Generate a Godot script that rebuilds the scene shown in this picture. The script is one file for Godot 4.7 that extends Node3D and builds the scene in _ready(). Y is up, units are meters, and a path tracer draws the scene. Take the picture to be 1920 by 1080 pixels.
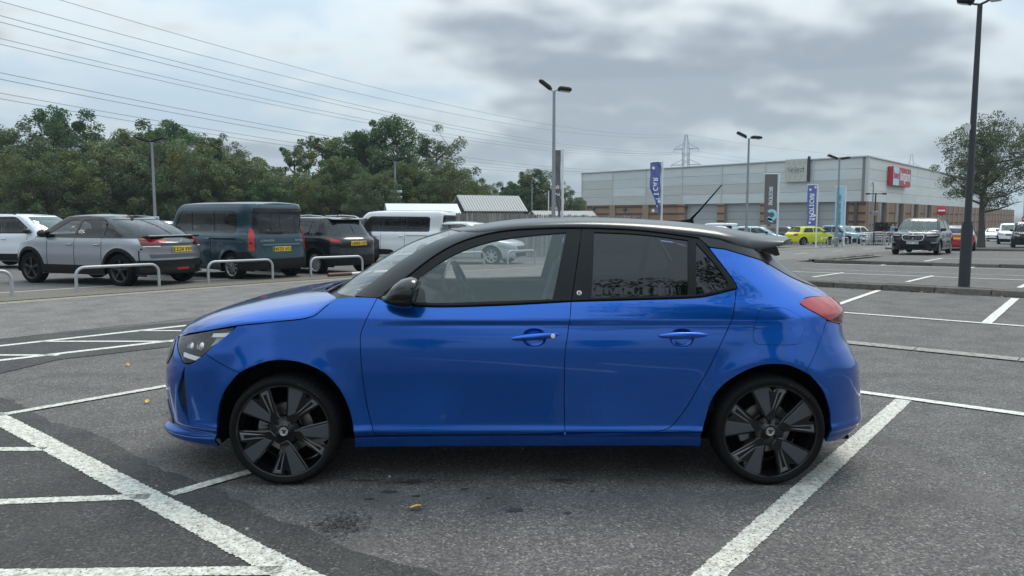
extends Node3D
# A blue hatchback parked askew across the bays of a retail park, under a grey sky. Units are metres, y is up.

func _ready() -> void:
	var cam := Camera3D.new()
	cam.name = "camera"
	cam.projection = Camera3D.PROJECTION_PERSPECTIVE
	cam.fov = 42.18
	cam.near = 0.05
	cam.far = 3000.0
	cam.position = Vector3(0, 1.42, 0)
	cam.rotation_degrees = Vector3(-5.4, 0, 0)
	add_child(cam)
	cam.current = true
	var we := WorldEnvironment.new()
	we.name = "environment"
	var env := Environment.new()
	env.background_mode = Environment.BG_SKY
	env.tonemap_mode = Environment.TONE_MAPPER_LINEAR
	env.tonemap_exposure = 1.42
	env.sdfgi_enabled = true
	env.fog_enabled = true
	env.fog_density = 0.00042
	env.fog_light_color = Color(0.80, 0.87, 0.92)
	env.ssao_enabled = true
	env.ssil_enabled = true
	var sky := Sky.new()
	var pan := PanoramaSkyMaterial.new()
	pan.panorama = cloudy_sky()
	sky.sky_material = pan
	env.sky = sky
	env.sky_rotation = Vector3(0, deg_to_rad(12.0), 0)
	we.environment = env
	add_child(we)
	var sun := DirectionalLight3D.new()
	sun.name = "sun"
	sun.light_energy = 0.5
	sun.light_angular_distance = 24.0
	sun.light_color = Color(1.0, 0.96, 0.90)
	sun.shadow_enabled = true
	sun.rotation_degrees = Vector3(-58, 150, 0)
	add_child(sun)
	build_ground()
	car_mats()
	soften()
	build_store()
	build_trees()
	build_wires()
	build_poles()
	build_banners()
	build_yard()
	build_hoops()
	build_hero()
	build_cars()
	build_people()

func cloudy_sky(sd := 5) -> ImageTexture:
	# a broken overcast: grey-violet cloud bellies, pale gaps and thin blue; the same all round
	var w := 1280
	var h := 640
	var im := Image.create(w, h, false, Image.FORMAT_RGBF)
	var big := FastNoiseLite.new()
	big.seed = sd
	big.frequency = 0.34
	big.fractal_octaves = 5
	big.fractal_gain = 0.50
	var fine := FastNoiseLite.new()
	fine.seed = 23
	fine.frequency = 1.5
	fine.fractal_octaves = 5
	var wisp := FastNoiseLite.new()
	wisp.seed = 41
	wisp.frequency = 4.5
	wisp.fractal_octaves = 4
	for j in h:
		var up := PI / 2 - (j + 0.5) / h * PI
		if up < -0.05:
			im.fill_rect(Rect2i(0, j, w, h - j), Color(0.15, 0.155, 0.16))
			break
		var sy := maxf(sin(up), 0.0)
		var d := 1.0 / (sy + 0.17)
		var lum := 0.74 + 1.75 * sy
		var haze := exp(-sy * 11.0)
		for i in w:
			var a := (i + 0.5) / w * TAU
			var x := sin(a) * cos(up) * d
			var z := cos(a) * cos(up) * d
			var b := big.get_noise_3d(x * .9, z * 1.25, 3.0)
			var f := fine.get_noise_3d(x, z * 1.3, 7.0)
			var e := b + 0.28 * f + 0.15 * wisp.get_noise_3d(x, z * 1.3, 2.0)
			var cover := smoothstep(-0.30, 0.06, e)
			var dark := smoothstep(-0.10, 0.36, e)
			var c := Color(0.385, 0.485, 0.565).lerp(Color(0.54, 0.59, 0.615).lerp(Color(0.22, 0.255, 0.30), dark), cover)
			c = c.lerp(Color(0.48, 0.565, 0.615), haze * 0.7)
			im.set_pixel(i, j, Color(c.r * lum, c.g * lum, c.b * lum))
	return ImageTexture.create_from_image(im)
# ---------------------------------------------------------------- helpers
class MB:
	# collects triangles for one mesh; quads run anticlockwise seen from outside
	var v := PackedVector3Array()
	var n := PackedVector3Array()
	var uv := PackedVector2Array()
	var c := PackedColorArray()
	var ix := PackedInt32Array()
	var xf := Transform3D.IDENTITY
	func vert(p: Vector3, m: Vector3, t := Vector2.ZERO) -> int:
		v.append(xf * p)
		n.append((xf.basis * m).normalized())
		uv.append(t)
		return v.size() - 1
	func tri3(a: int, b: int, d: int) -> void:
		ix.append(a); ix.append(d); ix.append(b)
	func quad(a: Vector3, b: Vector3, d: Vector3, e: Vector3) -> void:
		var m := (b - a).cross(d - a)
		if m.length_squared() < 1e-14:
			m = (d - a).cross(e - a)
		m = m.normalized()
		var i := vert(a, m, Vector2(0, 0)); vert(b, m, Vector2(1, 0)); vert(d, m, Vector2(1, 1)); vert(e, m, Vector2(0, 1))
		tri3(i, i + 1, i + 2); tri3(i, i + 2, i + 3)
	func tri(a: Vector3, b: Vector3, d: Vector3) -> void:
		var m := (b - a).cross(d - a).normalized()
		var i := vert(a, m); vert(b, m); vert(d, m)
		tri3(i, i + 1, i + 2)
	func box(o: Vector3, s: Vector3, ch := 0.0) -> void:
		# box round o, its long edges chamfered when ch > 0
		var h := s * 0.5
		if ch <= 0.0:
			var p := []
			for k in 8:
				p.append(o + Vector3(h.x * (1 if k & 1 else -1), h.y * (1 if k & 2 else -1), h.z * (1 if k & 4 else -1)))
			quad(p[4], p[5], p[7], p[6]); quad(p[1], p[0], p[2], p[3]); quad(p[5], p[1], p[3], p[7]); quad(p[0], p[4], p[6], p[2]); quad(p[6], p[7], p[3], p[2]); quad(p[0], p[1], p[5], p[4])
			return
		var signs := [-1.0, 1.0]
		for sx in signs:
			quad2(o + Vector3(sx * h.x, 0, 0), Vector3(sx, 0, 0), Vector3(0, h.y - ch, 0), Vector3(0, 0, h.z - ch))
			quad2(o + Vector3(0, sx * h.y, 0), Vector3(0, sx, 0), Vector3(0, 0, h.z - ch), Vector3(h.x - ch, 0, 0))
			quad2(o + Vector3(0, 0, sx * h.z), Vector3(0, 0, sx), Vector3(h.x - ch, 0, 0), Vector3(0, h.y - ch, 0))
			for sy in signs:
				var k := ch * 0.5
				quad2(o + Vector3(sx * (h.x - k), sy * (h.y - k), 0), Vector3(sx, sy, 0).normalized(), Vector3(-sx, sy, 0) * k, Vector3(0, 0, h.z - ch))
				quad2(o + Vector3(sx * (h.x - k), 0, sy * (h.z - k)), Vector3(sx, 0, sy).normalized(), Vector3(-sx, 0, sy) * k, Vector3(0, h.y - ch, 0))
				quad2(o + Vector3(0, sx * (h.y - k), sy * (h.z - k)), Vector3(0, sx, sy).normalized(), Vector3(0, -sx, sy) * k, Vector3(h.x - ch, 0, 0))
				for sz in signs:
					var a := o + Vector3(sx * h.x, sy * (h.y - ch), sz * (h.z - ch))
					var b := o + Vector3(sx * (h.x - ch), sy * h.y, sz * (h.z - ch))
					var d := o + Vector3(sx * (h.x - ch), sy * (h.y - ch), sz * h.z)
					if sx * sy * sz > 0:
						tri(a, b, d)
					else:
						tri(a, d, b)
	func quad2(m: Vector3, out: Vector3, a: Vector3, b: Vector3) -> void:
		if a.cross(b).dot(out) > 0:
			quad(m - a - b, m + a - b, m + a + b, m - a + b)
		else:
			quad(m - b - a, m + b - a, m + b + a, m - b + a)
	func tube(pts: Array, r: Variant, sides := 8, caps := true) -> void:
		var count := pts.size()
		var first := v.size()
		var up := Vector3.UP
		for i in count:
			var t: Vector3 = (pts[mini(i + 1, count - 1)] - pts[maxi(i - 1, 0)]).normalized()
			var s: Vector3 = up.cross(t)
			if s.length() < 0.05:
				s = Vector3.RIGHT.cross(t)
			s = s.normalized()
			up = t.cross(s).normalized()
			var rr: float = r[i] if r is Array else r
			for k in sides:
				var a := TAU * k / sides
				var d: Vector3 = s * cos(a) + up * sin(a)
				vert(pts[i] + d * rr, d, Vector2(float(k) / sides, i))
		for i in count - 1:
			for k in sides:
				var a := first + i * sides + k
				var b := first + i * sides + (k + 1) % sides
				tri3(a, b, b + sides); tri3(a, b + sides, a + sides)
		if caps:
			for e in 2:
				var i := 0 if e == 0 else count - 1
				var t: Vector3 = (pts[0] - pts[1]).normalized() if e == 0 else (pts[count - 1] - pts[count - 2]).normalized()
				var m := vert(pts[i], t)
				for k in sides:
					vert(v_local(first + i * sides + k), t)
				for k in sides:
					if e == 0:
						tri3(m, m + 1 + (k + 1) % sides, m + 1 + k)
					else:
						tri3(m, m + 1 + k, m + 1 + (k + 1) % sides)
	func v_local(i: int) -> Vector3:
		return xf.affine_inverse() * v[i]
	func lathe(prof: Array, segs := 32, sharp := 0.6) -> void:
		# prof: Vector2(radius, z) from one end to the other, turned round z; outside lies to the right of the path
		for i in prof.size() - 1:
			var a: Vector2 = prof[i]
			var b: Vector2 = prof[i + 1]
			if a.distance_to(b) < 1e-6:
				continue
			var m := Vector2(b.y - a.y, a.x - b.x).normalized()
			var ma := m
			var mb := m
			if i > 0:
				var p: Vector2 = prof[i - 1]
				var q := Vector2(a.y - p.y, p.x - a.x).normalized()
				if q.dot(m) > sharp:
					ma = (q + m).normalized()
			if i < prof.size() - 2:
				var p: Vector2 = prof[i + 2]
				var q := Vector2(p.y - b.y, b.x - p.x).normalized()
				if q.dot(m) > sharp:
					mb = (q + m).normalized()
			var first := v.size()
			for k in segs + 1:
				var t := TAU * k / segs
				var d := Vector3(cos(t), sin(t), 0)
				vert(d * a.x + Vector3(0, 0, a.y), d * ma.x + Vector3(0, 0, ma.y), Vector2(float(k) / segs, 0))
				vert(d * b.x + Vector3(0, 0, b.y), d * mb.x + Vector3(0, 0, mb.y), Vector2(float(k) / segs, 1))
			for k in segs:
				var o := first + k * 2
				tri3(o, o + 2, o + 3); tri3(o, o + 3, o + 1)
	func prism(poly: PackedVector2Array, z0: float, z1: float, bevel := 0.0) -> void:
		# poly in xy pulled from z0 to z1, its upper edge bevelled
		if Geometry2D.is_polygon_clockwise(poly):
			poly = poly.duplicate()
			poly.reverse()
		var top := poly
		if bevel > 0.0:
			var o := Geometry2D.offset_polygon(poly, -bevel, Geometry2D.JOIN_MITER)
			if o.size() > 0 and o[0].size() == poly.size():
				top = o[0]
				if Geometry2D.is_polygon_clockwise(top):
					top.reverse()
				var best := 0
				for k in top.size():
					if top[k].distance_to(poly[0]) < top[best].distance_to(poly[0]):
						best = k
				var turned := PackedVector2Array()
				for k in top.size():
					turned.append(top[(k + best) % top.size()])
				top = turned
			else:
				bevel = 0.0
		var tt := Geometry2D.triangulate_polygon(top)
		for k in range(0, tt.size(), 3):
			var a := top[tt[k]]; var b := top[tt[k + 1]]; var d := top[tt[k + 2]]
			if (b - a).cross(d - a) < 0:
				var e := b; b = d; d = e
			tri(Vector3(a.x, a.y, z1), Vector3(b.x, b.y, z1), Vector3(d.x, d.y, z1))
		var tb := Geometry2D.triangulate_polygon(poly)
		for k in range(0, tb.size(), 3):
			var a := poly[tb[k]]; var b := poly[tb[k + 1]]; var d := poly[tb[k + 2]]
			if (b - a).cross(d - a) < 0:
				var e := b; b = d; d = e
			tri(Vector3(a.x, a.y, z0), Vector3(d.x, d.y, z0), Vector3(b.x, b.y, z0))
		var zb := z1 - bevel * signf(z1 - z0)
		var q := poly.size()
		for k in q:
			var a := poly[k]; var b := poly[(k + 1) % q]
			quad(Vector3(a.x, a.y, z0), Vector3(b.x, b.y, z0), Vector3(b.x, b.y, zb), Vector3(a.x, a.y, zb))
			if bevel > 0.0:
				var d := top[k]; var e := top[(k + 1) % q]
				quad(Vector3(a.x, a.y, zb), Vector3(b.x, b.y, zb), Vector3(e.x, e.y, z1), Vector3(d.x, d.y, z1))
	func grid(rows: Array, flip := false, closed := false) -> void:
		# rows of equal length of Vector3, smooth normals
		var h := rows.size()
		var w: int = rows[0].size()
		var first := v.size()
		for i in h:
			for j in w:
				var a: Vector3 = rows[mini(i + 1, h - 1)][j] - rows[maxi(i - 1, 0)][j]
				var jp := (j + 1) % w if closed else mini(j + 1, w - 1)
				var jm := (j + w - 1) % w if closed else maxi(j - 1, 0)
				var b: Vector3 = rows[i][jp] - rows[i][jm]
				if a.length() < 1e-7:
					a = rows[mini(i + 1, h - 1)][w / 2] - rows[maxi(i - 1, 0)][w / 2]
				if b.length() < 1e-7:
					b = rows[h / 2][jp] - rows[h / 2][jm]
				var m := b.cross(a).normalized()
				vert(rows[i][j], -m if flip else m, Vector2(float(j) / (w - 1), float(i) / (h - 1)))
		for i in h - 1:
			for j in (w if closed else w - 1):
				var a := first + i * w + j
				var b := first + i * w + (j + 1) % w
				var d := b + w
				var e := a + w
				if flip:
					tri3(a, e, d); tri3(a, d, b)
				else:
					tri3(a, b, d); tri3(a, d, e)
	func mirrored() -> MB:
		# the same mesh on the other side of z = 0
		var o := MB.new()
		for p in v:
			o.v.append(Vector3(p.x, p.y, -p.z))
		for p in n:
			o.n.append(Vector3(p.x, p.y, -p.z))
		o.uv = uv
		for k in range(0, ix.size(), 3):
			o.ix.append(ix[k]); o.ix.append(ix[k + 2]); o.ix.append(ix[k + 1])
		return o
	func add(o: MB) -> void:
		var first := v.size()
		v.append_array(o.v); n.append_array(o.n); uv.append_array(o.uv)
		for k in o.ix:
			ix.append(first + k)
	func mesh() -> ArrayMesh:
		var a := []
		a.resize(Mesh.ARRAY_MAX)
		a[Mesh.ARRAY_VERTEX] = v
		a[Mesh.ARRAY_NORMAL] = n
		a[Mesh.ARRAY_TEX_UV] = uv
		if c.size() == v.size() and c.size() > 0:
			a[Mesh.ARRAY_COLOR] = c
		a[Mesh.ARRAY_INDEX] = ix
		var m := ArrayMesh.new()
		if ix.size() > 0:
			m.add_surface_from_arrays(Mesh.PRIMITIVE_TRIANGLES, a)
		return m

class Surf:
	# the skin of a car: a point for (u along the side and round both ends, height y); tier 0 is below the belt, tier 1 the greenhouse
	var sec: Array; var cut := []; var cutx := []; var fa: Array; var fn: Array; var fb := 4.0
	var ga: Array; var gk := 0.33; var gb := 2.6; var ra: Array; var rn: Array; var rb: Array
	var uf := 1.2; var taper := 0.1; var wheels := []; var flare := 0.012; var arch := 0.36; var hub := 0.3; var tx := 0.7
	static func ip(tab: Array, t: float) -> float:
		var m := tab.size()
		if t <= tab[0]:
			return tab[1]
		if t >= tab[m - 2]:
			return tab[m - 1]
		var i := 0
		while i < m - 4 and t > tab[i + 2]:
			i += 2
		var x0: float = tab[i]; var y0: float = tab[i + 1]; var x1: float = tab[i + 2]; var y1: float = tab[i + 3]
		var h := x1 - x0
		var d := (y1 - y0) / h
		var m0 := d
		var m1 := d
		if i > 0:
			m0 = (d + (y0 - tab[i - 1]) / (x0 - tab[i - 2])) * 0.5
		if i < m - 4:
			m1 = (d + (tab[i + 5] - y1) / (tab[i + 4] - x1)) * 0.5
		var s := (t - x0) / h
		var s2 := s * s
		var s3 := s2 * s
		return (2 * s3 - 3 * s2 + 1) * y0 + (s3 - 2 * s2 + s) * h * m0 + (3 * s2 - 2 * s3) * y1 + (s3 - s2) * h * m1
	func front_mid(y: float, tier: int) -> float:
		return ip(fa, y) - uf * PI / 2 if tier == 0 else ip(ga, y) - uf * 0.4 * PI / 2
	func rear_mid(y: float) -> float:
		return ip(ra, y) + uf * PI / 2
	func at(u: float, y: float, tier: int) -> Vector3:
		var w := ip(sec, y)
		var x := u
		var cc := 1.0
		var xa := ip(fa, y) if tier == 0 else ip(ga, y)
		if u < xa:
			var th := minf((xa - u) / (uf if tier == 0 else uf * 0.4), PI / 2)
			var k := xa - ip(fn, y) if tier == 0 else gk
			x = xa - k * sin(th)
			cc = pow(maxf(cos(th), 0.0), 2.0 / (fb if tier == 0 else gb))
		else:
			var xb := ip(ra, y)
			if u > xb:
				var th := minf((u - xb) / uf, PI / 2)
				x = xb + (ip(rn, y) - xb) * sin(th)
				cc = pow(maxf(cos(th), 0.0), 2.0 / ip(rb, y))
		if cut.size():
			w += ip(cut, y) * ip(cutx, x)
		w *= 1.0 - taper * pow(clampf((x - tx) / 0.9, 0, 1), 2) * clampf((y - 0.9) / 0.3, 0, 1)
		if y > 0.2:
			for wx in wheels:
				var r := Vector2(x - wx, y - hub).length()
				w += flare * exp(-pow((r - arch) / 0.07, 2))
		return Vector3(x, y, w * cc)
	func normal(u: float, y: float, tier: int) -> Vector3:
		var h := 0.002
		var lo := front_mid(y, tier) + 0.012
		var hi := rear_mid(y) - 0.012
		u = clampf(u, lo, hi)
		var a := at(u + h, y, tier) - at(u - h, y, tier)
		var b := at(u, y + h, tier) - at(u, y - h, tier)
		return a.cross(b).normalized()

static func curve(pts: Array, closed := true, step := 0.02) -> PackedVector2Array:
	# a smooth line through points [x, y] or [x, y, 1]; the third number marks a sharp corner
	var out := PackedVector2Array()
	var m := pts.size()
	var last := m if closed else m - 1
	for i in last:
		var p1 := Vector2(pts[i][0], pts[i][1])
		var p2 := Vector2(pts[(i + 1) % m][0], pts[(i + 1) % m][1])
		var c1: bool = pts[i].size() > 2 or (not closed and i == 0)
		var c2: bool = pts[(i + 1) % m].size() > 2 or (not closed and i == m - 2)
		var p0 := Vector2(pts[(i + m - 1) % m][0], pts[(i + m - 1) % m][1]) if not c1 else p1
		var p3 := Vector2(pts[(i + 2) % m][0], pts[(i + 2) % m][1]) if not c2 else p2
		var t1 := (p2 - p0) * 0.5
		var t2 := (p3 - p1) * 0.5
		var l := p1.distance_to(p2)
		if c1:
			t1 = (p2 - p1) if c2 else (p2 - p1) * 1.5 - t2 * 0.5
		if c2:
			t2 = (p2 - p1) if c1 else (p2 - p1) * 1.5 - t1 * 0.5
		t1 = t1.limit_length(l * 1.2)
		t2 = t2.limit_length(l * 1.2)
		var k := maxi(1, ceili(l / step))
		for j in k:
			var s := float(j) / k
			var s2 := s * s
			var s3 := s2 * s
			out.append((2 * s3 - 3 * s2 + 1) * p1 + (s3 - 2 * s2 + s) * t1 + (3 * s2 - 2 * s3) * p2 + (s3 - s2) * t2)
	if not closed:
		out.append(Vector2(pts[m - 1][0], pts[m - 1][1]))
	return out

static func patch(mb: MB, sf: Surf, tier: int, poly: PackedVector2Array, du := 0.03, dv := 0.02, off := 0.0, holes := [], rim := 0.0) -> void:
	# the part of a car's skin inside poly, moved out by off, with a folded rim
	var lo := poly[0]
	var hi := poly[0]
	for p in poly:
		lo = lo.min(p)
		hi = hi.max(p)
	var nx := maxi(1, ceili((hi.x - lo.x) / du))
	var ny := maxi(1, ceili((hi.y - lo.y) / dv))
	du = (hi.x - lo.x) / nx
	dv = (hi.y - lo.y) / ny
	var touched := {}
	var loops := [poly] + holes
	for l in loops:
		var m: int = l.size()
		for k in m:
			var a: Vector2 = l[k]
			var b: Vector2 = l[(k + 1) % m]
			var steps := maxi(1, ceili(a.distance_to(b) / minf(du, dv)))
			for s in steps:
				var p := a.lerp(b, float(s) / steps)
				var q := a.lerp(b, float(s + 1) / steps)
				for i in range(floori((minf(p.x, q.x) - lo.x) / du - 0.01), floori((maxf(p.x, q.x) - lo.x) / du + 0.01) + 1):
					for j in range(floori((minf(p.y, q.y) - lo.y) / dv - 0.01), floori((maxf(p.y, q.y) - lo.y) / dv + 0.01) + 1):
						touched[i * 10000 + j] = true
	var corner := {}
	for i in nx:
		for j in ny:
			var a := Vector2(lo.x + i * du, lo.y + j * dv)
			if not touched.has(i * 10000 + j):
				var mid := a + Vector2(du, dv) * 0.5
				if not Geometry2D.is_point_in_polygon(mid, poly):
					continue
				var cut := false
				for h in holes:
					if Geometry2D.is_point_in_polygon(mid, h):
						cut = true
				if cut:
					continue
				var id := []
				for q in [[0, 0], [1, 0], [1, 1], [0, 1]]:
					var key: int = (i + q[0]) * 10000 + j + q[1]
					if not corner.has(key):
						var u: float = lo.x + (i + q[0]) * du
						var y: float = lo.y + (j + q[1]) * dv
						var nn := sf.normal(u, y, tier)
						corner[key] = mb.vert(sf.at(u, y, tier) + nn * off, nn, Vector2(u, y))
					id.append(corner[key])
				mb.tri3(id[0], id[1], id[2]); mb.tri3(id[0], id[2], id[3])
				continue
			var cell := PackedVector2Array([a, a + Vector2(du, 0), a + Vector2(du, dv), a + Vector2(0, dv)])
			var pieces := Geometry2D.intersect_polygons(cell, poly)
			for h in holes:
				var left: Array[PackedVector2Array] = []
				for p in pieces:
					left.append_array(Geometry2D.clip_polygons(p, h))
				pieces = left
			for p in pieces:
				if Geometry2D.is_polygon_clockwise(p):
					continue_if(p)
				var tt := Geometry2D.triangulate_polygon(p)
				var id := []
				for q in p:
					var nn := sf.normal(q.x, q.y, tier)
					id.append(mb.vert(sf.at(q.x, q.y, tier) + nn * off, nn, q))
				for k in range(0, tt.size(), 3):
					var e := p[tt[k]]; var f := p[tt[k + 1]]; var g := p[tt[k + 2]]
					if (f - e).cross(g - e) > 0:
						mb.tri3(id[tt[k]], id[tt[k + 1]], id[tt[k + 2]])
					else:
						mb.tri3(id[tt[k]], id[tt[k + 2]], id[tt[k + 1]])
	if rim > 0.0:
		for l in loops:
			var inner: bool = l != poly
			var line: PackedVector2Array = l
			if Geometry2D.is_polygon_clockwise(line) != inner:
				line = line.duplicate()
				line.reverse()
			var m := line.size()
			var top := []
			var low := []
			for k in m + 1:
				var q := line[k % m]
				var nn := sf.normal(q.x, q.y, tier)
				var p := sf.at(q.x, q.y, tier) + nn * off
				top.append(p)
				low.append(p - nn * rim)
			for k in m:
				mb.quad(top[k], low[k], low[k + 1], top[k + 1])

static func continue_if(p: PackedVector2Array) -> void:
	p.reverse()

static func gap(poly: PackedVector2Array, by := 0.002) -> PackedVector2Array:
	var o := Geometry2D.offset_polygon(poly, -by, Geometry2D.JOIN_MITER)
	var best := poly
	var most := -1.0
	for p in o:
		var s := absf(area_of(p))
		if s > most:
			most = s
			best = p
	return best

static func area_of(p: PackedVector2Array) -> float:
	var s := 0.0
	for k in p.size():
		s += p[k].cross(p[(k + 1) % p.size()])
	return s * 0.5

static func cap(mb: MB, sf: Surf, tier: int, ring: PackedVector2Array, crown: Array, across := 24, a := 2.4, b := 1.6, pull := 0.0, pull_from := 0.0, pull_to := 0.0, off := 0.0) -> void:
	# closes the top of a car between the two sides of a ring line; crown is the height along the middle
	var rows := []
	for q in ring:
		var p := sf.at(q.x, q.y, tier)
		var row := []
		for j in across + 1:
			var t := sin((float(j) / across * 2.0 - 1.0) * PI / 2)
			var x := p.x
			if pull != 0.0:
				x -= pull * (1.0 - t * t) * smoothstep(pull_from, pull_to, p.x)
			var y := p.y + maxf(0.0, Surf.ip(crown, x) - p.y) * pow(maxf(0.0, 1.0 - pow(absf(t), a)), 1.0 / b)
			row.append(Vector3(x, y + off, p.z * t))
		rows.append(row)
	mb.grid(rows, true)

var taken := {}
func numbered(called: String) -> String:
	if not taken.has(called):
		taken[called] = 0
		return called
	taken[called] += 1
	return "%s_%03d" % [called, taken[called]]

func thing(called: String, label: String, category: String, where := Vector3.ZERO, turn := 0.0, group := "") -> Node3D:
	var o := Node3D.new()
	o.name = numbered(called)
	add_child(o)
	o.position = where
	o.rotation.y = turn
	tag(o, label, category, group)
	return o

func tag(o: Node3D, label := "", category := "", group := "", kind := "") -> Node3D:
	if label: o.set_meta("label", label)
	if category: o.set_meta("category", category)
	if group: o.set_meta("group", group)
	if kind: o.set_meta("kind", kind)
	return o

func part(parent: Node3D, called: String, m: Variant, mat: Material) -> MeshInstance3D:
	var o := MeshInstance3D.new()
	o.name = called if parent != self else numbered(called)
	o.mesh = m.mesh() if m is MB else m
	o.material_override = mat
	parent.add_child(o, true)
	return o

func both(parent: Node3D, called: String, m: MB, mat: Material) -> MeshInstance3D:
	var o := part(parent, called, m, mat)
	part(parent, called, m.mirrored(), mat)
	return o

func structure(called: String, m: Variant, mat: Material) -> MeshInstance3D:
	var o := part(self, called, m, mat)
	o.set_meta("kind", "structure")
	return o

func copy_of(o: Node3D, label: String, where: Vector3, turn := 0.0) -> Node3D:
	var r: Node3D = o.duplicate()
	var base: String = o.name
	var k := base.length()
	if k > 4 and base[k - 4] == "_" and base.substr(k - 3).is_valid_int():
		base = base.substr(0, k - 4)
	r.name = numbered(base)
	add_child(r)
	r.position = where
	r.rotation.y = turn
	r.set_meta("label", label)
	return r

static func lin(r: float, g: float, b: float, a := 1.0) -> Color:
	# a real-world base colour
	var c := Color(r, g, b).linear_to_srgb()
	c.a = a
	return c

static func mat(col: Color, rough := 0.7, metal := 0.0) -> StandardMaterial3D:
	var m := StandardMaterial3D.new()
	m.albedo_color = col
	m.roughness = rough
	m.metallic = metal
	return m

static func paint(col: Color, metal := 0.35, rough := 0.38) -> StandardMaterial3D:
	var m := mat(col, rough, metal)
	m.clearcoat_enabled = true
	m.clearcoat = 1.0
	m.clearcoat_roughness = 0.03
	m.metallic_specular = 0.2
	return m

static func glass(col: Color, alpha: float) -> StandardMaterial3D:
	var m := mat(Color(col.r, col.g, col.b, alpha), 0.02)
	m.transparency = BaseMaterial3D.TRANSPARENCY_ALPHA
	m.metallic_specular = 0.5
	return m

static func noise_tex(size: int, freq: float, kind: int, ramp: Array, octaves := 3, sd := 1, normal := 0.0) -> NoiseTexture2D:
	var f := FastNoiseLite.new()
	f.seed = sd
	f.noise_type = kind
	f.frequency = freq
	f.fractal_octaves = octaves
	if kind == FastNoiseLite.TYPE_CELLULAR:
		f.cellular_return_type = FastNoiseLite.RETURN_CELL_VALUE
		f.fractal_type = FastNoiseLite.FRACTAL_NONE
	var t := NoiseTexture2D.new()
	t.width = size
	t.height = size
	t.seamless = true
	t.seamless_blend_skirt = 0.15
	t.noise = f
	if normal > 0.0:
		t.as_normal_map = true
		t.bump_strength = normal
	elif ramp.size():
		var g := Gradient.new()
		g.offsets = PackedFloat32Array()
		g.colors = PackedColorArray()
		var os := PackedFloat32Array()
		var cs := PackedColorArray()
		for r in ramp:
			os.append(r[0])
			cs.append(r[1])
		g.offsets = os
		g.colors = cs
		t.color_ramp = g
	return t

static func grey(x: float, a := 1.0) -> Color:
	return Color(x, x, x, a)

# the ground falls away gently beyond the near bays
static func gy(d: float) -> float:
	if d < 12.0:
		return 0.0
	if d < 20.0:
		return -0.017 * (d - 12.0) * (d - 12.0) / 16.0
	return -0.017 * (minf(d, 260.0) - 16.0)

static func on(x: float, z: float, h := 0.0) -> Vector3:
	return Vector3(x, gy(-z) + h, z)

func words(parent: Node3D, called: String, text: String, height: float, where: Vector3, basis: Basis, m: Material, font := "Droid Sans", bold := true, depth := 0.004) -> MeshInstance3D:
	var t := TextMesh.new()
	var f := SystemFont.new()
	f.font_names = PackedStringArray([font])
	if bold:
		f.font_weight = 700
	t.font = f
	t.text = text
	t.font_size = 64
	t.pixel_size = height / 46.0
	t.depth = depth
	var o := MeshInstance3D.new()
	o.name = called
	o.mesh = t
	o.material_override = m
	parent.add_child(o, true)
	o.transform = Transform3D(basis, where)
	return o
# ---------------------------------------------------------------- the blue hatchback
func hero_surf() -> Surf:
	var s := Surf.new()
	s.sec = [.14, .78, .20, .822, .24, .838, .268, .846, .285, .866, .33, .8625, .39, .8615, .46, .8625, .55, .866, .64, .868, .72, .866, .79, .859, .84, .851, .90, .840, .95, .822, 1.0, .797, 1.1, .750, 1.2, .698, 1.3, .640, 1.4, .575]
	s.cut = [.78, 0, .842, -.002, .857, -.0032, .884, .0035, .90, .002, .94, 0]
	s.cutx = [-.85, 0, -.55, 1, .95, 1, 1.2, .5, 1.5, 0]
	s.fa = [.14, -1.30, 1.0, -1.30]
	s.fn = [.14, -2.0856, .19, -2.1348, .225, -2.1492, .25, -2.1259, .28, -2.0952, .34, -2.1029, .45, -2.1139, .58, -2.1063, .66, -2.0826, .72, -2.0515, .8, -1.98, 1.0, -1.9]
	s.ga = [.95, -.86, 1.0, -.80, 1.1, -.66, 1.2, -.50, 1.3, -.30, 1.4, 0.05]
	s.ra = [.14, 1.32, .9, 1.32, 1.0, 1.25, 1.1, 1.16, 1.2, 1.1, 1.4, 1.02]
	s.rn = [.14, 1.7568, .18, 1.8807, .21, 1.9203, .25, 1.9568, .4, 1.9509, .52, 1.9391, .6, 1.9253, .68, 1.881, .75, 1.8445, .85, 1.8432, .91, 1.8551, .98, 1.7932, 1.05, 1.6802, 1.12, 1.5729, 1.18, 1.5052, 1.25, 1.45, 1.35, 1.36]
	s.rb = [.14, 4.0, .7, 4.0, .9, 3.2, 1.1, 2.8, 1.4, 2.6]
	s.wheels = [-1.286, 1.286]
	return s

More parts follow.
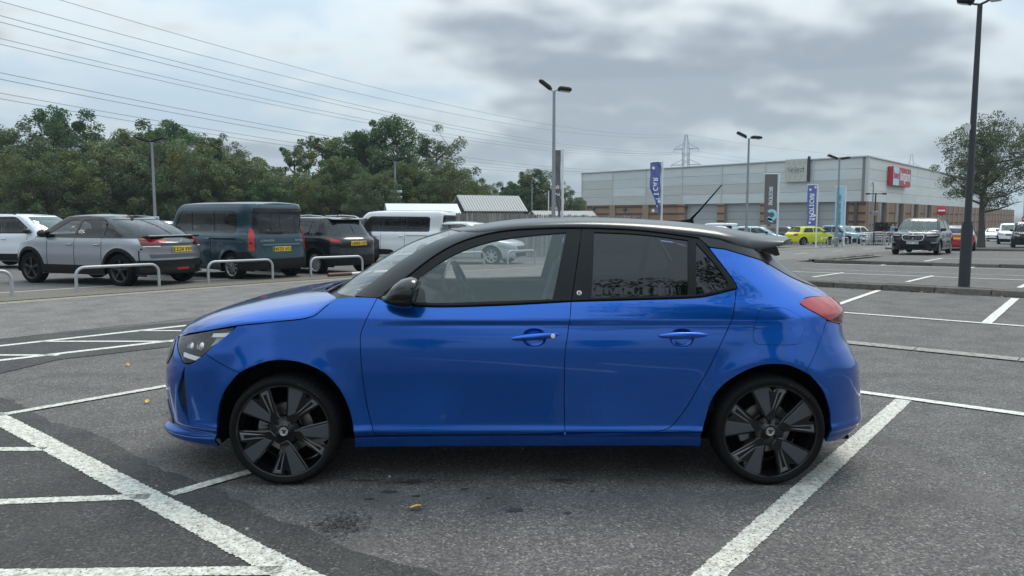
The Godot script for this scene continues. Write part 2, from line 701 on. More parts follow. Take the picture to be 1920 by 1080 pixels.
func alloy_wheel(parent: Node3D, at: Vector3, side: float, spin: float, rr: float, M: Dictionary) -> void:
	# a 17 inch wheel whose face points along +z (side 1) or -z
	var w := Node3D.new()
	w.name = "wheel"
	parent.add_child(w, true)
	w.position = at
	w.rotation = Vector3(0, 0.0 if side > 0 else PI, 0)
	var rim := 0.25
	if not M.has("wheel_parts"):
		var T := MB.new()
		var prof := [Vector2(rim - .006, .004), Vector2(rim + .006, .012), Vector2(rim + .016, .0145), Vector2(rim + .026, .013), Vector2(rr - .012, .004), Vector2(rr - .004, -.010), Vector2(rr, -.024), Vector2(rr + .002, -.06), Vector2(rr + .002, -.064), Vector2(rr - .007, -.066), Vector2(rr - .007, -.072), Vector2(rr + .002, -.074), Vector2(rr + .002, -.13), Vector2(rr - .002, -.18), Vector2(rr - .012, -.196), Vector2(rim + .01, -.205), Vector2(rim - .006, -.195)]
		var segs := 240
		var rows := []
		for i in prof.size():
			var row := []
			for k in segs + 1:
				var a := TAU * k / segs
				var q: Vector2 = prof[i]
				if i >= 5 and i <= 7 or i >= 12 and i <= 14:
					if k % 4 == 0:
						q.x -= 0.006
				row.append(Vector3(cos(a) * q.x, sin(a) * q.x, q.y))
			rows.append(row)
		T.grid(rows, false)
		var ring := MB.new()
		ring.lathe([Vector2(rim - .028, -.19), Vector2(rim - .026, -.03), Vector2(rim - .012, -.012), Vector2(rim - .010, .004), Vector2(rim - .003, .008), Vector2(rim + .003, .006), Vector2(rim + .004, -.02)], 96)
		var spokes := MB.new()
		var inserts := []
		var arms := []
		var main := PackedVector2Array([Vector2(.13, .955), Vector2(.29, .925), Vector2(.45, .865), Vector2(.24, .366), Vector2(.09, .324)])
		var arm := PackedVector2Array([Vector2(.245, .355), Vector2(.62, .70), Vector2(.745, .585), Vector2(.295, .315)])
		var slot := PackedVector2Array([Vector2(.36, .43), Vector2(.585, .635), Vector2(.645, .58), Vector2(.42, .42)])
		var leg := PackedVector2Array([Vector2(.07, .20), Vector2(.045, .36), Vector2(.085, .97), Vector2(.47, .88), Vector2(.50, .70), Vector2(.60, .76), Vector2(.81, .58), Vector2(.33, .26), Vector2(.25, .17)])
		for k in 5:
			var a := -TAU * k / 5.0 + spin
			var turn := func(p: PackedVector2Array) -> PackedVector2Array:
				var o := PackedVector2Array()
				for q in p:
					o.append(Vector2(q.x * cos(a) - q.y * sin(a), q.x * sin(a) + q.y * cos(a)) * rim)
				return o
			spokes.prism(turn.call(leg), -.045, -.010, .004)
			var ins := MB.new()
			ins.prism(turn.call(main), -.012, -.002, .003)
			inserts.append(ins.mesh())
			var am := MB.new()
			am.prism(turn.call(PackedVector2Array([arm[0], arm[1], slot[1], slot[0]])), -.012, -.0035, .003)
			
			am.prism(turn.call(PackedVector2Array([slot[3], slot[2], arm[2], arm[3]])), -.012, -.0045, .003)
			am.prism(turn.call(PackedVector2Array([slot[1], arm[1], arm[2], slot[2]])), -.0125, -.005, .002)
			arms.append(am.mesh())
		var hub := MB.new()
		hub.lathe([Vector2(.0, -.02), Vector2(.0, -.006), Vector2(.030, -.006), Vector2(.034, -.012), Vector2(.078, -.016), Vector2(.086, -.03), Vector2(.086, -.06)].slice(1), 40)
		for k in 4:
			var a := PI / 4 + k * PI / 2
			hub.xf = Transform3D(Basis(), Vector3(cos(a) * .058, sin(a) * .058, 0))
			hub.lathe([Vector2(0, -.009), Vector2(.009, -.009), Vector2(.0105, -.018)], 8)
			hub.xf = Transform3D.IDENTITY
		var capm := MB.new()
		capm.lathe([Vector2(.0, .0005), Vector2(.019, .0005), Vector2(.020, .003), Vector2(.0235, .003), Vector2(.025, -.006)], 32)
		var mark := MB.new()
		mark.xf = Transform3D(Basis(), Vector3(0, 0, .0006))
		mark.prism(PackedVector2Array([Vector2(-.013, .006), Vector2(-.004, .009), Vector2(.003, .005), Vector2(.012, .009), Vector2(.013, .001), Vector2(.005, -.001), Vector2(.008, -.009), Vector2(-.001, -.012), Vector2(-.006, -.006), Vector2(-.001, -.002), Vector2(-.007, .002)]), 0, .0014)
		var disc := MB.new()
		disc.lathe([Vector2(.05, -.09), Vector2(.07, -.085), Vector2(.135, -.085), Vector2(.137, -.09), Vector2(.137, -.108), Vector2(.05, -.11)], 40)
		var drum := MB.new()
		drum.lathe([Vector2(0, -.10), Vector2(.20, -.16), Vector2(.215, -.185)], 40)
		var cal := MB.new()
		for k in 7:
			var a := deg_to_rad(150 + k * 9)
			cal.xf = Transform3D(Basis(Vector3(0, 0, 1), a), Vector3(cos(a) * .128, sin(a) * .128, -.08))
			cal.box(Vector3.ZERO, Vector3(.05, .024, .04))
		cal.xf = Transform3D.IDENTITY
		var lets := MB.new()
		M.wheel_parts = [T, ring, spokes, inserts, arms, hub, capm, mark, disc, drum, cal]
		for k in M.wheel_parts.size():
			if M.wheel_parts[k] is MB:
				M.wheel_parts[k] = M.wheel_parts[k].mesh()
	var wp: Array = M.wheel_parts
	part(w, "tyre", wp[0], M.rubber)
	var r: MeshInstance3D = part(w, "rim", wp[1], M.gloss_black)
	r.rotation.z = spin
	part(w, "spoke", wp[2], M.gloss_black)
	for k in 5:
		part(w, "spoke_insert", wp[3][k], M.insert)
		part(w, "spoke_arm", wp[4][k], M.insert_light)
	part(w, "hub", wp[5], M.gloss_black)
	part(w, "centre_cap", wp[6], M.chrome)
	part(w, "emblem", wp[7], M.black)
	part(w, "brake_disc", wp[8], M.disc)
	part(w, "inner_well", wp[9], M.black)
	part(w, "brake_caliper", wp[10], M.caliper)
	# the tyre maker's raised lettering
	var text := "MATADOR"
	for i in text.length():
		var a := deg_to_rad(70 - i * 4.0)
		var r0 := rim + .019
		words(w, "tyre_lettering", text[i], .011, Vector3(cos(a) * r0, sin(a) * r0, .0142), Basis(Vector3(0, 0, 1), a - PI / 2), M.letter, "Droid Sans", true, .001)

static func oval(x: float, y: float) -> PackedVector2Array:
	# outline of the dished recess behind a door handle
	var o := PackedVector2Array()
	for k in 32:
		var a := TAU * k / 32.0
		o.append(Vector2(x + signf(cos(a)) * pow(absf(cos(a)), .8) * .064, y + sin(a) * .050))
	return o

func build_hero() -> void:
	var car := thing("parked_hatchback", "bright blue five-door hatchback with black roof, black wheels and roof antenna", "car", Vector3(0.079, 0, -4.72))
	var S := hero_surf()
	var M := {
		"paint": paint(lin(.002, .094, .45), .74, .20), "gloss_black": paint(lin(.004, .004, .0045), 0.0, .30), "roof": paint(lin(.012, .0125, .014), .2, .30),
		"trim": mat(lin(.008, .0085, .0095), .34), "black": mat(lin(.006, .006, .0065), .8), "rubber": mat(lin(.0085, .0085, .009), .72), "insert": mat(lin(.068, .070, .080), .42), "insert_light": mat(lin(.15, .155, .17), .35, .3),
		"bowl": mat(lin(.34, .35, .37), .28, .5), "chrome": mat(lin(.62, .63, .65), .18, 1.0), "disc": mat(lin(.28, .27, .26), .35, .9), "caliper": mat(lin(.22, .22, .22), .5, .5), "letter": mat(lin(.03, .03, .032), .6),
		"front_glass": glass(lin(.16, .24, .23), .20), "dark_glass": glass(lin(.003, .0035, .004), .86), "screen": glass(lin(.34, .44, .43), .14), "lens": glass(lin(.9, .9, .9), .06), "red_lens": paint(lin(.33, .012, .018), 0.0, .2),
		"dark_red": paint(lin(.05, .004, .006), 0.0, .2), "interior": mat(lin(.016, .016, .018), .75), "seat": mat(lin(.030, .031, .034), .9), "light_trim": mat(lin(.30, .31, .33), .4, .3), "white": mat(lin(.75, .75, .75), .4), "lining": mat(lin(.42, .42, .41), .9),
	}
	M.trim.metallic_specular = 0.32
	M.roof.clearcoat_roughness = 0.22
	M.roof.clearcoat = 0.7
	M.rubber.metallic_specular = 0.22
	M.black.metallic_specular = 0.2
	M.interior.metallic_specular = 0.25
	M.insert.metallic_specular = 0.3
	var fc := S.front_mid(.5, 0)
	var rc := S.rear_mid(.5)
	# --- outlines on the skin: [u, height], a third number marks a corner
	var arch_f := [[-1.6133, .6088], [-1.5533, .6307], [-1.3911, .671], [-1.2567, .6775], [-1.1558, .6586], [-1.0542, .6069], [-.9801, .5194], [-.9323, .4053], [-.9118, .2845]]
	var arch_r := [[1.5661, .6108], [1.4323, .6414], [1.2814, .6588], [1.1625, .6329], [1.0451, .5638], [.9726, .4753], [.9417, .3709], [.9221, .2968]]
	var door_front := [[-.8024, .2653, 1], [-.8398, .4198], [-.8618, .5868], [-.8714, .7503], [-.8682, .8193], [-.8336, .9056], [-.7903, .9965, 1]]
	var b_line := [[.2018, .2903, 1], [.1952, .4547], [.1972, .6747], [.2025, .7474], [.2211, .8717], [.2331, .977, 1]]
	var back := func(a: Array) -> Array:
		var o := a.duplicate()
		o.reverse()
		return o
	var fender := [[-1.0012, .9942, 1], [-1.0537, .9562], [-1.0998, .9161], [-1.1337, .899], [-1.21, .8852], [-1.3925, .8713], [-1.7246, .8513, 1], [-1.8673, .7727], [-1.9795, .6975, 1], [-1.73, .634], [-1.6133, .6088, 1]] + arch_f.slice(1, -1) + [[-.9118, .2845, 1], [-.9127, .2641, 1]] + door_front + [[-.9034, 1.001]]
	var front_door := [[-.7903, .9965, 1], [-.8336, .9056], [-.8682, .8193], [-.8714, .7503], [-.8618, .5868], [-.8398, .4198], [-.8024, .2653, 1], [-.079, .2734]] + b_line + [[-.1352, .9583], [-.4855, .9500], [-.68, .965]]
	var rear_door_line := [[.6664, .2933, 1], [.7228, .3044], [.7641, .3238], [.8323, .4111], [.8954, .527], [.9449, .6221], [1.0108, .7591], [1.0726, .8925], [1.1112, 1.0396, 1]]
	var rear_door: Array = [[.2331, .977, 1]] + back.call(b_line).slice(1, -1) + [[.2018, .2903, 1]] + rear_door_line + [[1.0379, 1.023], [.9504, 1.0035], [.8575, .9942], [.54, .9849]]
	var quarter := rear_door_line + [[1.1148, 1.0681], [.9907, 1.2573, 1], [1.1374, 1.2402], [1.46, 1.2076], [1.7098, 1.1795], [1.8988, 1.1368], [2.1142, 1.0755], [2.4315, 1.0262, 1], [2.456, .9756, 1], [1.8899, .9902], [1.6736, .9592, 1], [1.9878, .8747, 1], [1.8395, .769], [1.6105, .6395], [1.5661, .6108, 1]] + arch_r.slice(1, -1) + [[.9221, .2968, 1], [.6946, .2909, 1]]
	var fuel := [[1.2387, .939], [1.4354, .9409], [1.6216, .8833], [1.6323, .8555], [1.5422, .7743], [1.4659, .7598], [1.2084, .7615], [1.1814, .7973], [1.2058, .899]]
	var headlight := [[-2.6013, .7585, 1], [-2.0789, .8137], [-1.7406, .8458, 1], [-1.8673, .7727], [-1.9795, .6996], [-2.1239, .6431], [-2.2425, .6382, 1], [-2.387, .692]]
	var bumper := [[fc, .735, 1], [-2.6013, .7500, 1], [-2.387, .688], [-2.2425, .6342, 1], [-2.1239, .6390], [-1.9795, .6975, 1], [-1.73, .634], [-1.6133, .6088, 1], [-1.6761, .5674], [-1.7685, .4851], [-1.8287, .3767], [-1.8537, .2636], [-1.8529, .1795, 1], [-2.0173, .1838], [-2.3376, .1915], [-2.5816, .1985], [fc, .20, 1]]
	var curtain := [[-2.32, .47, 1], [-2.21, .62, 1], [-2.185, .45], [-2.18, .30, 1], [-2.27, .37]]
	var grille := [[fc, .40, 1], [-2.62, .40, 1], [-2.50, .27, 1], [fc, .24, 1]]
	var visor := [[fc, .73, 1], [-2.62, .735, 1], [-2.52, .67], [-2.62, .60, 1], [fc, .585, 1]]
	var sill := [[-.9127, .2621, 1], [-.7592, .2614], [-.079, .2714], [.5966, .284], [.9192, .2940, 1], [.9275, .2051, 1], [.6055, .2039], [-.7643, .1967], [-.918, .1901, 1]]
	var tail := [[1.6736, .9592], [1.8899, .9902], [2.456, .9756], [2.6796, .9289], [2.70, .8956], [2.413, .8348, 1], [1.9878, .8747]]
	var rear_bumper := [[1.9878, .8717, 1], [2.413, .8318, 1], [rc, .80, 1], [rc, .20, 1], [2.2, .205], [1.92, .215, 1], [1.903, .3221], [1.8946, .393], [1.7951, .5039], [1.6427, .5868], [1.5661, .6108, 1], [1.6105, .6395], [1.8395, .769]]
	var tailgate := [[2.413, .8358, 1], [2.70, .8936], [2.69, .935], [2.466, .979, 1], [2.4415, 1.0262, 1], [2.53, 1.032, 1], [rc, 1.04, 1], [rc, .803, 1]]
	var frame_f := [[-.7917, .9969, 1], [-.7563, 1.0145], [-.6203, 1.1156], [-.4913, 1.221], [-.3492, 1.2917], [-.161, 1.3374], [.0235, 1.3549], [.3024, 1.3606, 1], [.2911, 1.2832], [.2331, .979, 1], [-.1352, .9603], [-.4855, .9520], [-.68, .967]]
	var frame_r := [[.3024, 1.3606, 1], [.6235, 1.3462], [.9442, 1.3058, 1], [.9907, 1.2553], [1.1148, 1.0681], [1.1118, 1.0417, 1], [1.0379, 1.025], [.9504, 1.0055], [.8575, .9962], [.54, .9869], [.2331, .979, 1], [.2911, 1.2832]]
	var glass_f := [[-.5576, 1.1156], [-.4101, 1.2126], [-.2328, 1.2803], [-.0498, 1.3145], [.2193, 1.3389, 1], [.135, .9903, 1], [-.4581, .9722], [-.6401, .9780, 1], [-.6663, 1.0353]]
	var glass_r := [[.3715, 1.3405, 1], [.6219, 1.3289], [.8814, 1.2974, 1], [.8523, 1.0131, 1], [.5412, 1.0037], [.3407, .9956, 1]]
	var glass_q := [[.9235, 1.283, 1], [1.0124, 1.1731], [1.0723, 1.0738], [1.0549, 1.0466], [1.0105, 1.0331], [.8948, 1.0131, 1]]
	var ws_edge := [[-.9795, 1.0019], [-.8518, 1.1047], [-.749, 1.1896], [-.6197, 1.2749], [-.5303, 1.3131], [-.4597, 1.3407]]
	var ring_side := [[-.4597, 1.3407], [-.30, 1.335], [-.161, 1.348], [.0235, 1.362], [.3024, 1.368], [.6235, 1.3535], [.9442, 1.315], [1.0851, 1.292], [1.35, 1.263], [1.62, 1.244]]
	var pillar := [[-.9795, 1.0019, 1]] + ws_edge.slice(1, -1) + [[-.4597, 1.3407, 1], [-.30, 1.335], [-.161, 1.348], [.0235, 1.362], [.3024, 1.368], [.6235, 1.3535], [.9442, 1.315, 1], [.9442, 1.3058, 1], [.6235, 1.3475], [.3024, 1.3616], [.0235, 1.3559], [-.161, 1.3384], [-.3492, 1.2927], [-.4913, 1.222], [-.6203, 1.1166], [-.7563, 1.0155], [-.7917, .9979, 1]]
	var c_trim := [[.9442, 1.3058, 1], [.9442, 1.315, 1], [1.0851, 1.292], [1.35, 1.263], [1.62, 1.244, 1], [1.80, 1.23], [2.15, 1.165], [2.35, 1.094], [2.53, 1.029, 1], [2.4315, 1.0282, 1], [2.1142, 1.0785], [1.8988, 1.1398], [1.7098, 1.1825], [1.46, 1.2106], [1.1374, 1.2432], [.9927, 1.2603, 1]]
	# --- dark inner shell behind the gaps, cut away at the wheels
	var inner := MB.new()
	var shell_poly := curve([[fc, .72, 1], [-2.6, .74, 1], [-2.1, .70, 1], [-1.75, .82, 1], [-1.1, .85, 1], [-1.0, .97, 1], [.3, .95, 1], [1.1, 1.01, 1], [1.6, .94, 1], [2.4, .83, 1], [rc, .8, 1], [rc, .26, 1], [1.97, .27, 1], [1.945, .32, 1], [1.90, .41, 1], [1.80, .53, 1], [1.62, .61, 1], [1.43, .66, 1], [1.28, .675, 1], [1.14, .65, 1], [1.02, .575, 1], [.95, .48, 1], [.91, .35, 1], [.91, .215, 1], [-.90, .20, 1], [-.895, .30, 1], [-.92, .42, 1], [-.97, .53, 1], [-1.05, .62, 1], [-1.15, .675, 1], [-1.26, .695, 1], [-1.40, .69, 1], [-1.57, .645, 1], [-1.69, .58, 1], [-1.785, .49, 1], [-1.845, .38, 1], [-1.885, .26, 1], [-2.6, .26, 1], [fc, .26, 1]], true, .05)
	patch(inner, S, 0, shell_poly, .06, .05, -.026)
	inner.add(inner.mirrored())
	# floor, wheel wells, bulkheads
	inner.box(Vector3(0, .20, 0), Vector3(3.6, .02, 1.30))
	inner.box(Vector3(0, .21, 0), Vector3(1.80, .03, 1.60))
	for wx in [-1.286, 1.286]:
		for sz in [-1, 1]:
			var rows := []
			for k in 19:
				var a := lerpf(-.25, PI + .25, k / 18.0)
				var rr := .378
				var lx: float = wx + cos(a) * rr
				var ly := .295 + sin(a) * rr
				var lz: float = S.at(x_to_u(S, lx, maxf(ly, .2)), maxf(ly, .2), 0).z - .022
				rows.append([Vector3(lx, ly, sz * .56), Vector3(lx, ly, sz * lz)])
			inner.grid(rows, sz > 0)
			inner.quad(Vector3(wx - .42, .2, sz * .56), Vector3(wx + .42, .2, sz * .56), Vector3(wx + .42, .72, sz * .56), Vector3(wx - .42, .72, sz * .56))
	part(car, "inner_shell", inner, M.black)
	# --- painted panels, each with its own folded rim
	for p in [["front_wing", fender, M.paint, []], ["front_door", front_door, M.paint, [oval(.037, .792)]], ["rear_door", rear_door, M.paint, [oval(.809, .792)]], ["rear_wing", quarter, M.paint, [curve(fuel)]], ["front_bumper", bumper, M.paint, [curve(curtain)]], ["rear_bumper", rear_bumper, M.paint, []], ["sill", sill, M.paint, []], ["tailgate", tailgate, M.paint, []]]:
		var m := MB.new()
		var holes := []
		for h in p[3]:
			holes.append(Geometry2D.offset_polygon(h, .002)[0] if p[0] == "rear_wing" else h)
		patch(m, S, 1 if p[0] == "rear_wing" else 0, gap(curve(p[1])), .025, .012, 0, holes, .014)
		both(car, p[0], m, M.paint)
	var ff := MB.new()
	patch(ff, S, 0, curve(fuel), .02, .015, 0, [], .014)
	part(car, "fuel_flap", ff, M.paint)
	var vent := MB.new()
	patch(vent, S, 0, curve(curtain), .03, .02, -.012)
	both(car, "bumper_vent", vent, M.gloss_black)
	var gr := MB.new()
	patch(gr, S, 0, curve(grille), .05, .02, .004, [], .008)
	patch(gr, S, 0, curve(visor), .05, .02, .004, [], .008)
	gr.add(gr.mirrored())
	part(car, "grille", gr, M.gloss_black)
	# --- bonnet
	var hood := MB.new()
	var ring := PackedVector2Array()
	for q in curve([[fc, .752], [-2.9, .757], [-2.5878, .773], [-2.1, .818], [-1.7246, .8553], [-1.3925, .8753], [-1.21, .8892], [-1.1337, .903], [-1.0998, .9201], [-1.0537, .9602], [-1.0052, .9942]], false, .03):
		ring.append(q)
	cap(hood, S, 0, ring, [-2.06, .755, -2.0, .795, -1.93, .835, -1.85, .868, -1.75, .902, -1.54, .948, -1.37, .975, -1.2, .997, -1.0, 1.012], 40, 4.0, 1.75, .21, -1.45, -1.0)
	part(car, "bonnet", hood, M.paint)
	var cowl := MB.new()
	var rows := []
	for k in 5:
		var row := []
		for j in 21:
			var t := j / 10.0 - 1.0
			row.append(Vector3(lerpf(-1.20, -.86, k / 4.0) - .17 * (1 - t * t), lerpf(.93, .985, k / 4.0), t * .74))
		rows.append(row)
	cowl.grid(rows, true)
	part(car, "windscreen_cowl", cowl, M.trim)
	for wz in [.42, -.2]:
		var wp := MB.new()
		wp.tube([Vector3(-1.16, .985, wz), Vector3(-1.10, 1.02, wz - .08), Vector3(-1.085, 1.03, wz - .5)], [.012, .009, .006], 6)
		wp.box(Vector3(-1.16, .985, wz), Vector3(.05, .03, .05), .01)
		part(car, "wiper", wp, M.trim)
	# --- roof
	var crown := [-.55, 1.315, -.46, 1.345, -.28, 1.378, -.045, 1.409, .19, 1.4195, .38, 1.4215, .735, 1.408, .945, 1.392, 1.176, 1.361, 1.346, 1.33]
	var rpts := []
	var header := []
	for k in 9:
		var t := k / 8.0
		var y := lerpf(1.352, 1.3407, t * t)
		header.append([lerpf(S.front_mid(1.352, 1), -.4597, t), y])
	rpts = header + ring_side.slice(1)
	var rm := MB.new()
	cap(rm, S, 1, curve(rpts, false, .03), crown, 44, 5.0, 2.0)
	part(car, "roof", rm, M.roof)
	var pl := MB.new()
	patch(pl, S, 1, curve(pillar), .02, .012, 0.003, [], .012)
	both(car, "windscreen_pillar", pl, M.roof)
	var ct := MB.new()
	patch(ct, S, 1, curve(c_trim), .03, .015, 0.003, [], .012)
	both(car, "rear_pillar_trim", ct, M.roof)
	# --- glazing
	for p in [["front_door_frame", frame_f, [glass_f]], ["rear_door_frame", frame_r, [glass_r, glass_q]]]:
		var m := MB.new()
		var holes := []
		for h in p[2]:
			holes.append(curve(h))
		patch(m, S, 1, gap(curve(p[1]), .0025), .025, .015, -.001, holes, .016)
		both(car, p[0], m, M.trim)
	for p in [["front_door_glass", glass_f, M.front_glass], ["rear_door_glass", glass_r, M.dark_glass], ["quarter_glass", glass_q, M.dark_glass]]:
		var m := MB.new()
		patch(m, S, 1, gap(curve(p[1]), -.006), .04, .03, -.008)
		both(car, p[0], m, p[2])
	# window seals along the belt and the rain channel above the doors
	var seal := MB.new()
	var pts := []
	for q in curve([[-.66, .972], [-.4855, .956], [-.1352, .964], [.2331, .982], [.54, .991], [.8575, 1.0], [.9504, 1.009], [1.0379, 1.028], [1.10, 1.043]], false, .04):
		pts.append(S.at(q.x, q.y, 1) + S.normal(q.x, q.y, 1) * .001)
	seal.tube(pts, .006, 6)
	both(car, "window_seal", seal, M.black)
	var drip := MB.new()
	pts = []
	for q in curve([[-.7563, 1.018], [-.6203, 1.119], [-.4913, 1.224], [-.3492, 1.2945], [-.161, 1.3405], [.0235, 1.3579], [.3024, 1.3636], [.6235, 1.3495], [.9442, 1.309]], false, .04):
		pts.append(S.at(q.x, q.y, 1))
	drip.tube(pts, .0055, 6)
	both(car, "roof_seal", drip, M.black)
	var ws := MB.new()
	var wpoly := [[S.front_mid(1.0, 1), 1.0, 1], [-.9795, 1.0019, 1]] + ws_edge.slice(1, -1) + [[-.4597, 1.3407, 1], [-.62, 1.349], [S.front_mid(1.35, 1), 1.352, 1], [S.front_mid(1.2, 1), 1.2]]
	patch(ws, S, 1, curve(wpoly), .03, .02, -.002)
	ws.add(ws.mirrored())
	part(car, "windscreen", ws, M.screen)
	var rg := MB.new()
	patch(rg, S, 1, curve([[1.80, 1.231, 1], [2.15, 1.166], [2.35, 1.096], [2.53, 1.034, 1], [S.rear_mid(1.04), 1.042, 1], [S.rear_mid(1.14), 1.14], [S.rear_mid(1.24), 1.24, 1]]), .05, .02, 0.002)
	rg.add(rg.mirrored())
	part(car, "rear_window", rg, M.dark_glass)
	# --- spoiler over the rear window, with side fins
	var spo := MB.new()
	var under_rows := []
	rows = []
	for i in 13:
		var f := i / 12.0
		var row := []
		var urow := []
		for k in 37:
			var t := sin((k / 18.0 - 1.0) * PI / 2)
			var x := lerpf(1.2425, 1.60 - .165 * pow(absf(t), 3.0), f)
			var zw := lerpf(.601, .53, f)
			var yb := lerpf(1.244, 1.266, f * f)
			var yc := Surf.ip([1.2, 1.3555, 1.346, 1.332, 1.49, 1.311, 1.62, 1.288], x)
			row.append(Vector3(x, yb + (yc - yb) * pow(maxf(0.0, 1.0 - pow(absf(t), lerpf(5.0, 4.2, f))), 1.0 / 2.0), zw * t))
			urow.append(Vector3(x, lerpf(1.236, 1.264, f) if absf(t) < .999 else yb, zw * t))
		rows.append(row)
		under_rows.append(urow)
	spo.grid(rows, false)
	spo.grid(under_rows, true)
	for k in 36:
		spo.quad(under_rows[12][k], rows[12][k], rows[12][k + 1], under_rows[12][k + 1])
	part(car, "spoiler", spo, M.roof)
	for sz in [-1, 1]:
		var fin := MB.new()
		fin.prism(PackedVector2Array([Vector2(1.30, 1.248), Vector2(1.395, 1.258), Vector2(1.412, 1.212), Vector2(1.392, 1.206)]), sz * .565, sz * .535)
		part(car, "spoiler_fin", fin, M.roof)
	# --- lights
	for sz in [1, -1]:
		var h := Node3D.new()
		h.name = "headlight"
		car.add_child(h, true)
		var lens := MB.new()
		patch(lens, S, 0, gap(curve(headlight), .003), .03, .015, 0, [], .008)
		var bowl := MB.new()
		patch(bowl, S, 0, gap(curve(headlight), .003), .03, .02, -.075, [])
		var strip := MB.new()
		patch(strip, S, 0, curve([[-2.32, .69, 1], [-2.06, .673, 1], [-2.10, .655, 1], [-2.30, .668, 1]]), .03, .01, -.012, [], .03)
		var brow := MB.new()
		patch(brow, S, 0, curve([[-2.02, .806, 1], [-1.80, .814, 1], [-1.84, .792, 1], [-2.02, .787, 1]]), .03, .01, -.014, [], .03)
		var pod := MB.new()
		patch(pod, S, 0, curve([[-2.44, .735, 1], [-2.10, .788], [-2.0, .775], [-2.02, .72], [-2.08, .69, 1], [-2.34, .705]]), .03, .015, -.035, [], .03)
		var side_piece := MB.new()
		patch(side_piece, S, 0, curve([[-1.98, .785, 1], [-1.80, .80, 1], [-1.90, .745, 1], [-2.03, .675, 1]]), .03, .015, -.03, [], .03)
		var bulb := MB.new()
		for q in [[-2.32, .732], [-2.15, .74]]:
			var p := S.at(q[0], q[1], 0)
			var nn := S.normal(q[0], q[1], 0)
			bulb.xf = Transform3D(Basis(Quaternion(Vector3(0, 0, 1), nn)), p - nn * .036)
			bulb.lathe([Vector2(0, .006), Vector2(.02, .002), Vector2(.027, -.006), Vector2(.03, .004), Vector2(.033, -.01)], 16)
		bulb.xf = Transform3D.IDENTITY
		if sz < 0:
			lens = lens.mirrored(); bowl = bowl.mirrored(); strip = strip.mirrored(); brow = brow.mirrored(); pod = pod.mirrored(); side_piece = side_piece.mirrored(); bulb = bulb.mirrored()
		part(h, "lens", lens, M.lens)
		part(h, "bowl", bowl, M.bowl)
		part(h, "light_strip", strip, M.white)
		part(h, "light_brow", brow, M.white)
		part(h, "projector_pod", pod, M.black)
		part(h, "reflector", side_piece, M.light_trim)
		part(h, "projector", bulb, M.chrome)
	var tl := MB.new()
	patch(tl, S, 1, gap(curve(tail), .003), .03, .012, .004, [], .014)
	both(car, "tail_light", tl, M.red_lens)
	var tr := MB.new()
	patch(tr, S, 1, curve([[2.413, .842, 1], [2.04, .873, 1], [2.25, .884], [2.60, .895], [2.66, .885, 1]]), .03, .01, .0055, [], .002)
	both(car, "tail_light_lower_lens", tr, M.dark_red)
	# --- door handles with a dished recess behind the grip
	for q in [[[-.079, .7889], [.1637, .8094], true], [[.6897, .8035], [.9391, .8075], false]]:
		for sz in [1, -1]:
			var h := Node3D.new()
			h.name = "door_handle"
			car.add_child(h, true)
			var mid := Vector2((q[0][0] + q[1][0]) * .5, .80)
			var cup := MB.new()
			var oc := Vector2(.037 if q[2] else .809, .792)
			var crows := []
			for f in [[1.0, 0.0], [.96, .004], [.88, .009], [.7, .013], [.4, .015], [.02, .015]]:
				var row := []
				for e in oval(oc.x, oc.y) + PackedVector2Array([oval(oc.x, oc.y)[0]]):
					var p: Vector2 = oc.lerp(e, f[0])
					row.append(S.at(p.x, p.y, 0) - S.normal(oc.x, oc.y, 0) * f[1])
				crows.append(row)
			cup.grid(crows, false)
			var grip := MB.new()
			var path := []
			var rad := []
			for k in 13:
				var t := k / 12.0
				var p := Vector2(lerpf(q[0][0], q[1][0], t), lerpf(q[0][1], q[1][1], t))
				path.append(S.at(p.x, p.y, 0) + S.normal(p.x, p.y, 0) * (.016 * pow(sin(PI * clampf(t, .03, .97)), .5) + .004))
				rad.append(.0185 * pow(maxf(sin(PI * clampf(t + .02, .02, .98)), .02), .35))
			grip.tube(path, rad, 12)
			var lock := MB.new()
			var lp := S.at(q[1][0] - .03, .8065, 0)
			lock.xf = Transform3D(Basis(), lp + Vector3(0, 0, .026))
			lock.lathe([Vector2(0, .008), Vector2(.011, .007), Vector2(.012, 0)], 16)
			lock.xf = Transform3D.IDENTITY
			if sz < 0:
				cup = cup.mirrored(); grip = grip.mirrored(); lock = lock.mirrored()
			part(h, "handle_cup", cup, M.paint)
			part(h, "grip", grip, M.paint)
			if q[2] and sz > 0:
				part(h, "lock_barrel", lock, M.white)
	# --- mirrors
	for sz in [1, -1]:
		var h := Node3D.new()
		h.name = "door_mirror"
		car.add_child(h, true)
		var shell := MB.new()
		rows = []
		# sections along x from the nose of the housing to the flat mirror side: [x, y middle, half height, z middle, half depth]
		for q in [[-.735, 1.018, .006, .885, .02], [-.725, 1.02, .03, .888, .05], [-.70, 1.028, .052, .895, .085], [-.66, 1.036, .072, .90, .108], [-.615, 1.038, .081, .90, .118], [-.585, 1.034, .078, .90, .118], [-.572, 1.03, .07, .90, .11], [-.575, 1.03, .06, .90, .10]]:
			var row := []
			for k in 25:
				var a := TAU * k / 24.0
				var cy := signf(sin(a)) * pow(absf(sin(a)), .8)
				var cz := signf(cos(a)) * pow(absf(cos(a)), .75)
				row.append(Vector3(q[0] + .02 * cy, q[1] + q[2] * cy, q[3] + q[4] * cz))
			rows.append(row)
		shell.grid(rows, true)
		var mg := MB.new()
		var face := []
		for k in 24:
			var a := TAU * k / 24.0
			face.append(Vector3(-.574 + .02 * sin(a), 1.03 + .061 * sin(a), .90 + .101 * cos(a)))
		for k in 24:
			mg.tri(Vector3(-.574, 1.03, .90), face[(k + 1) % 24], face[k])
		var foot := MB.new()
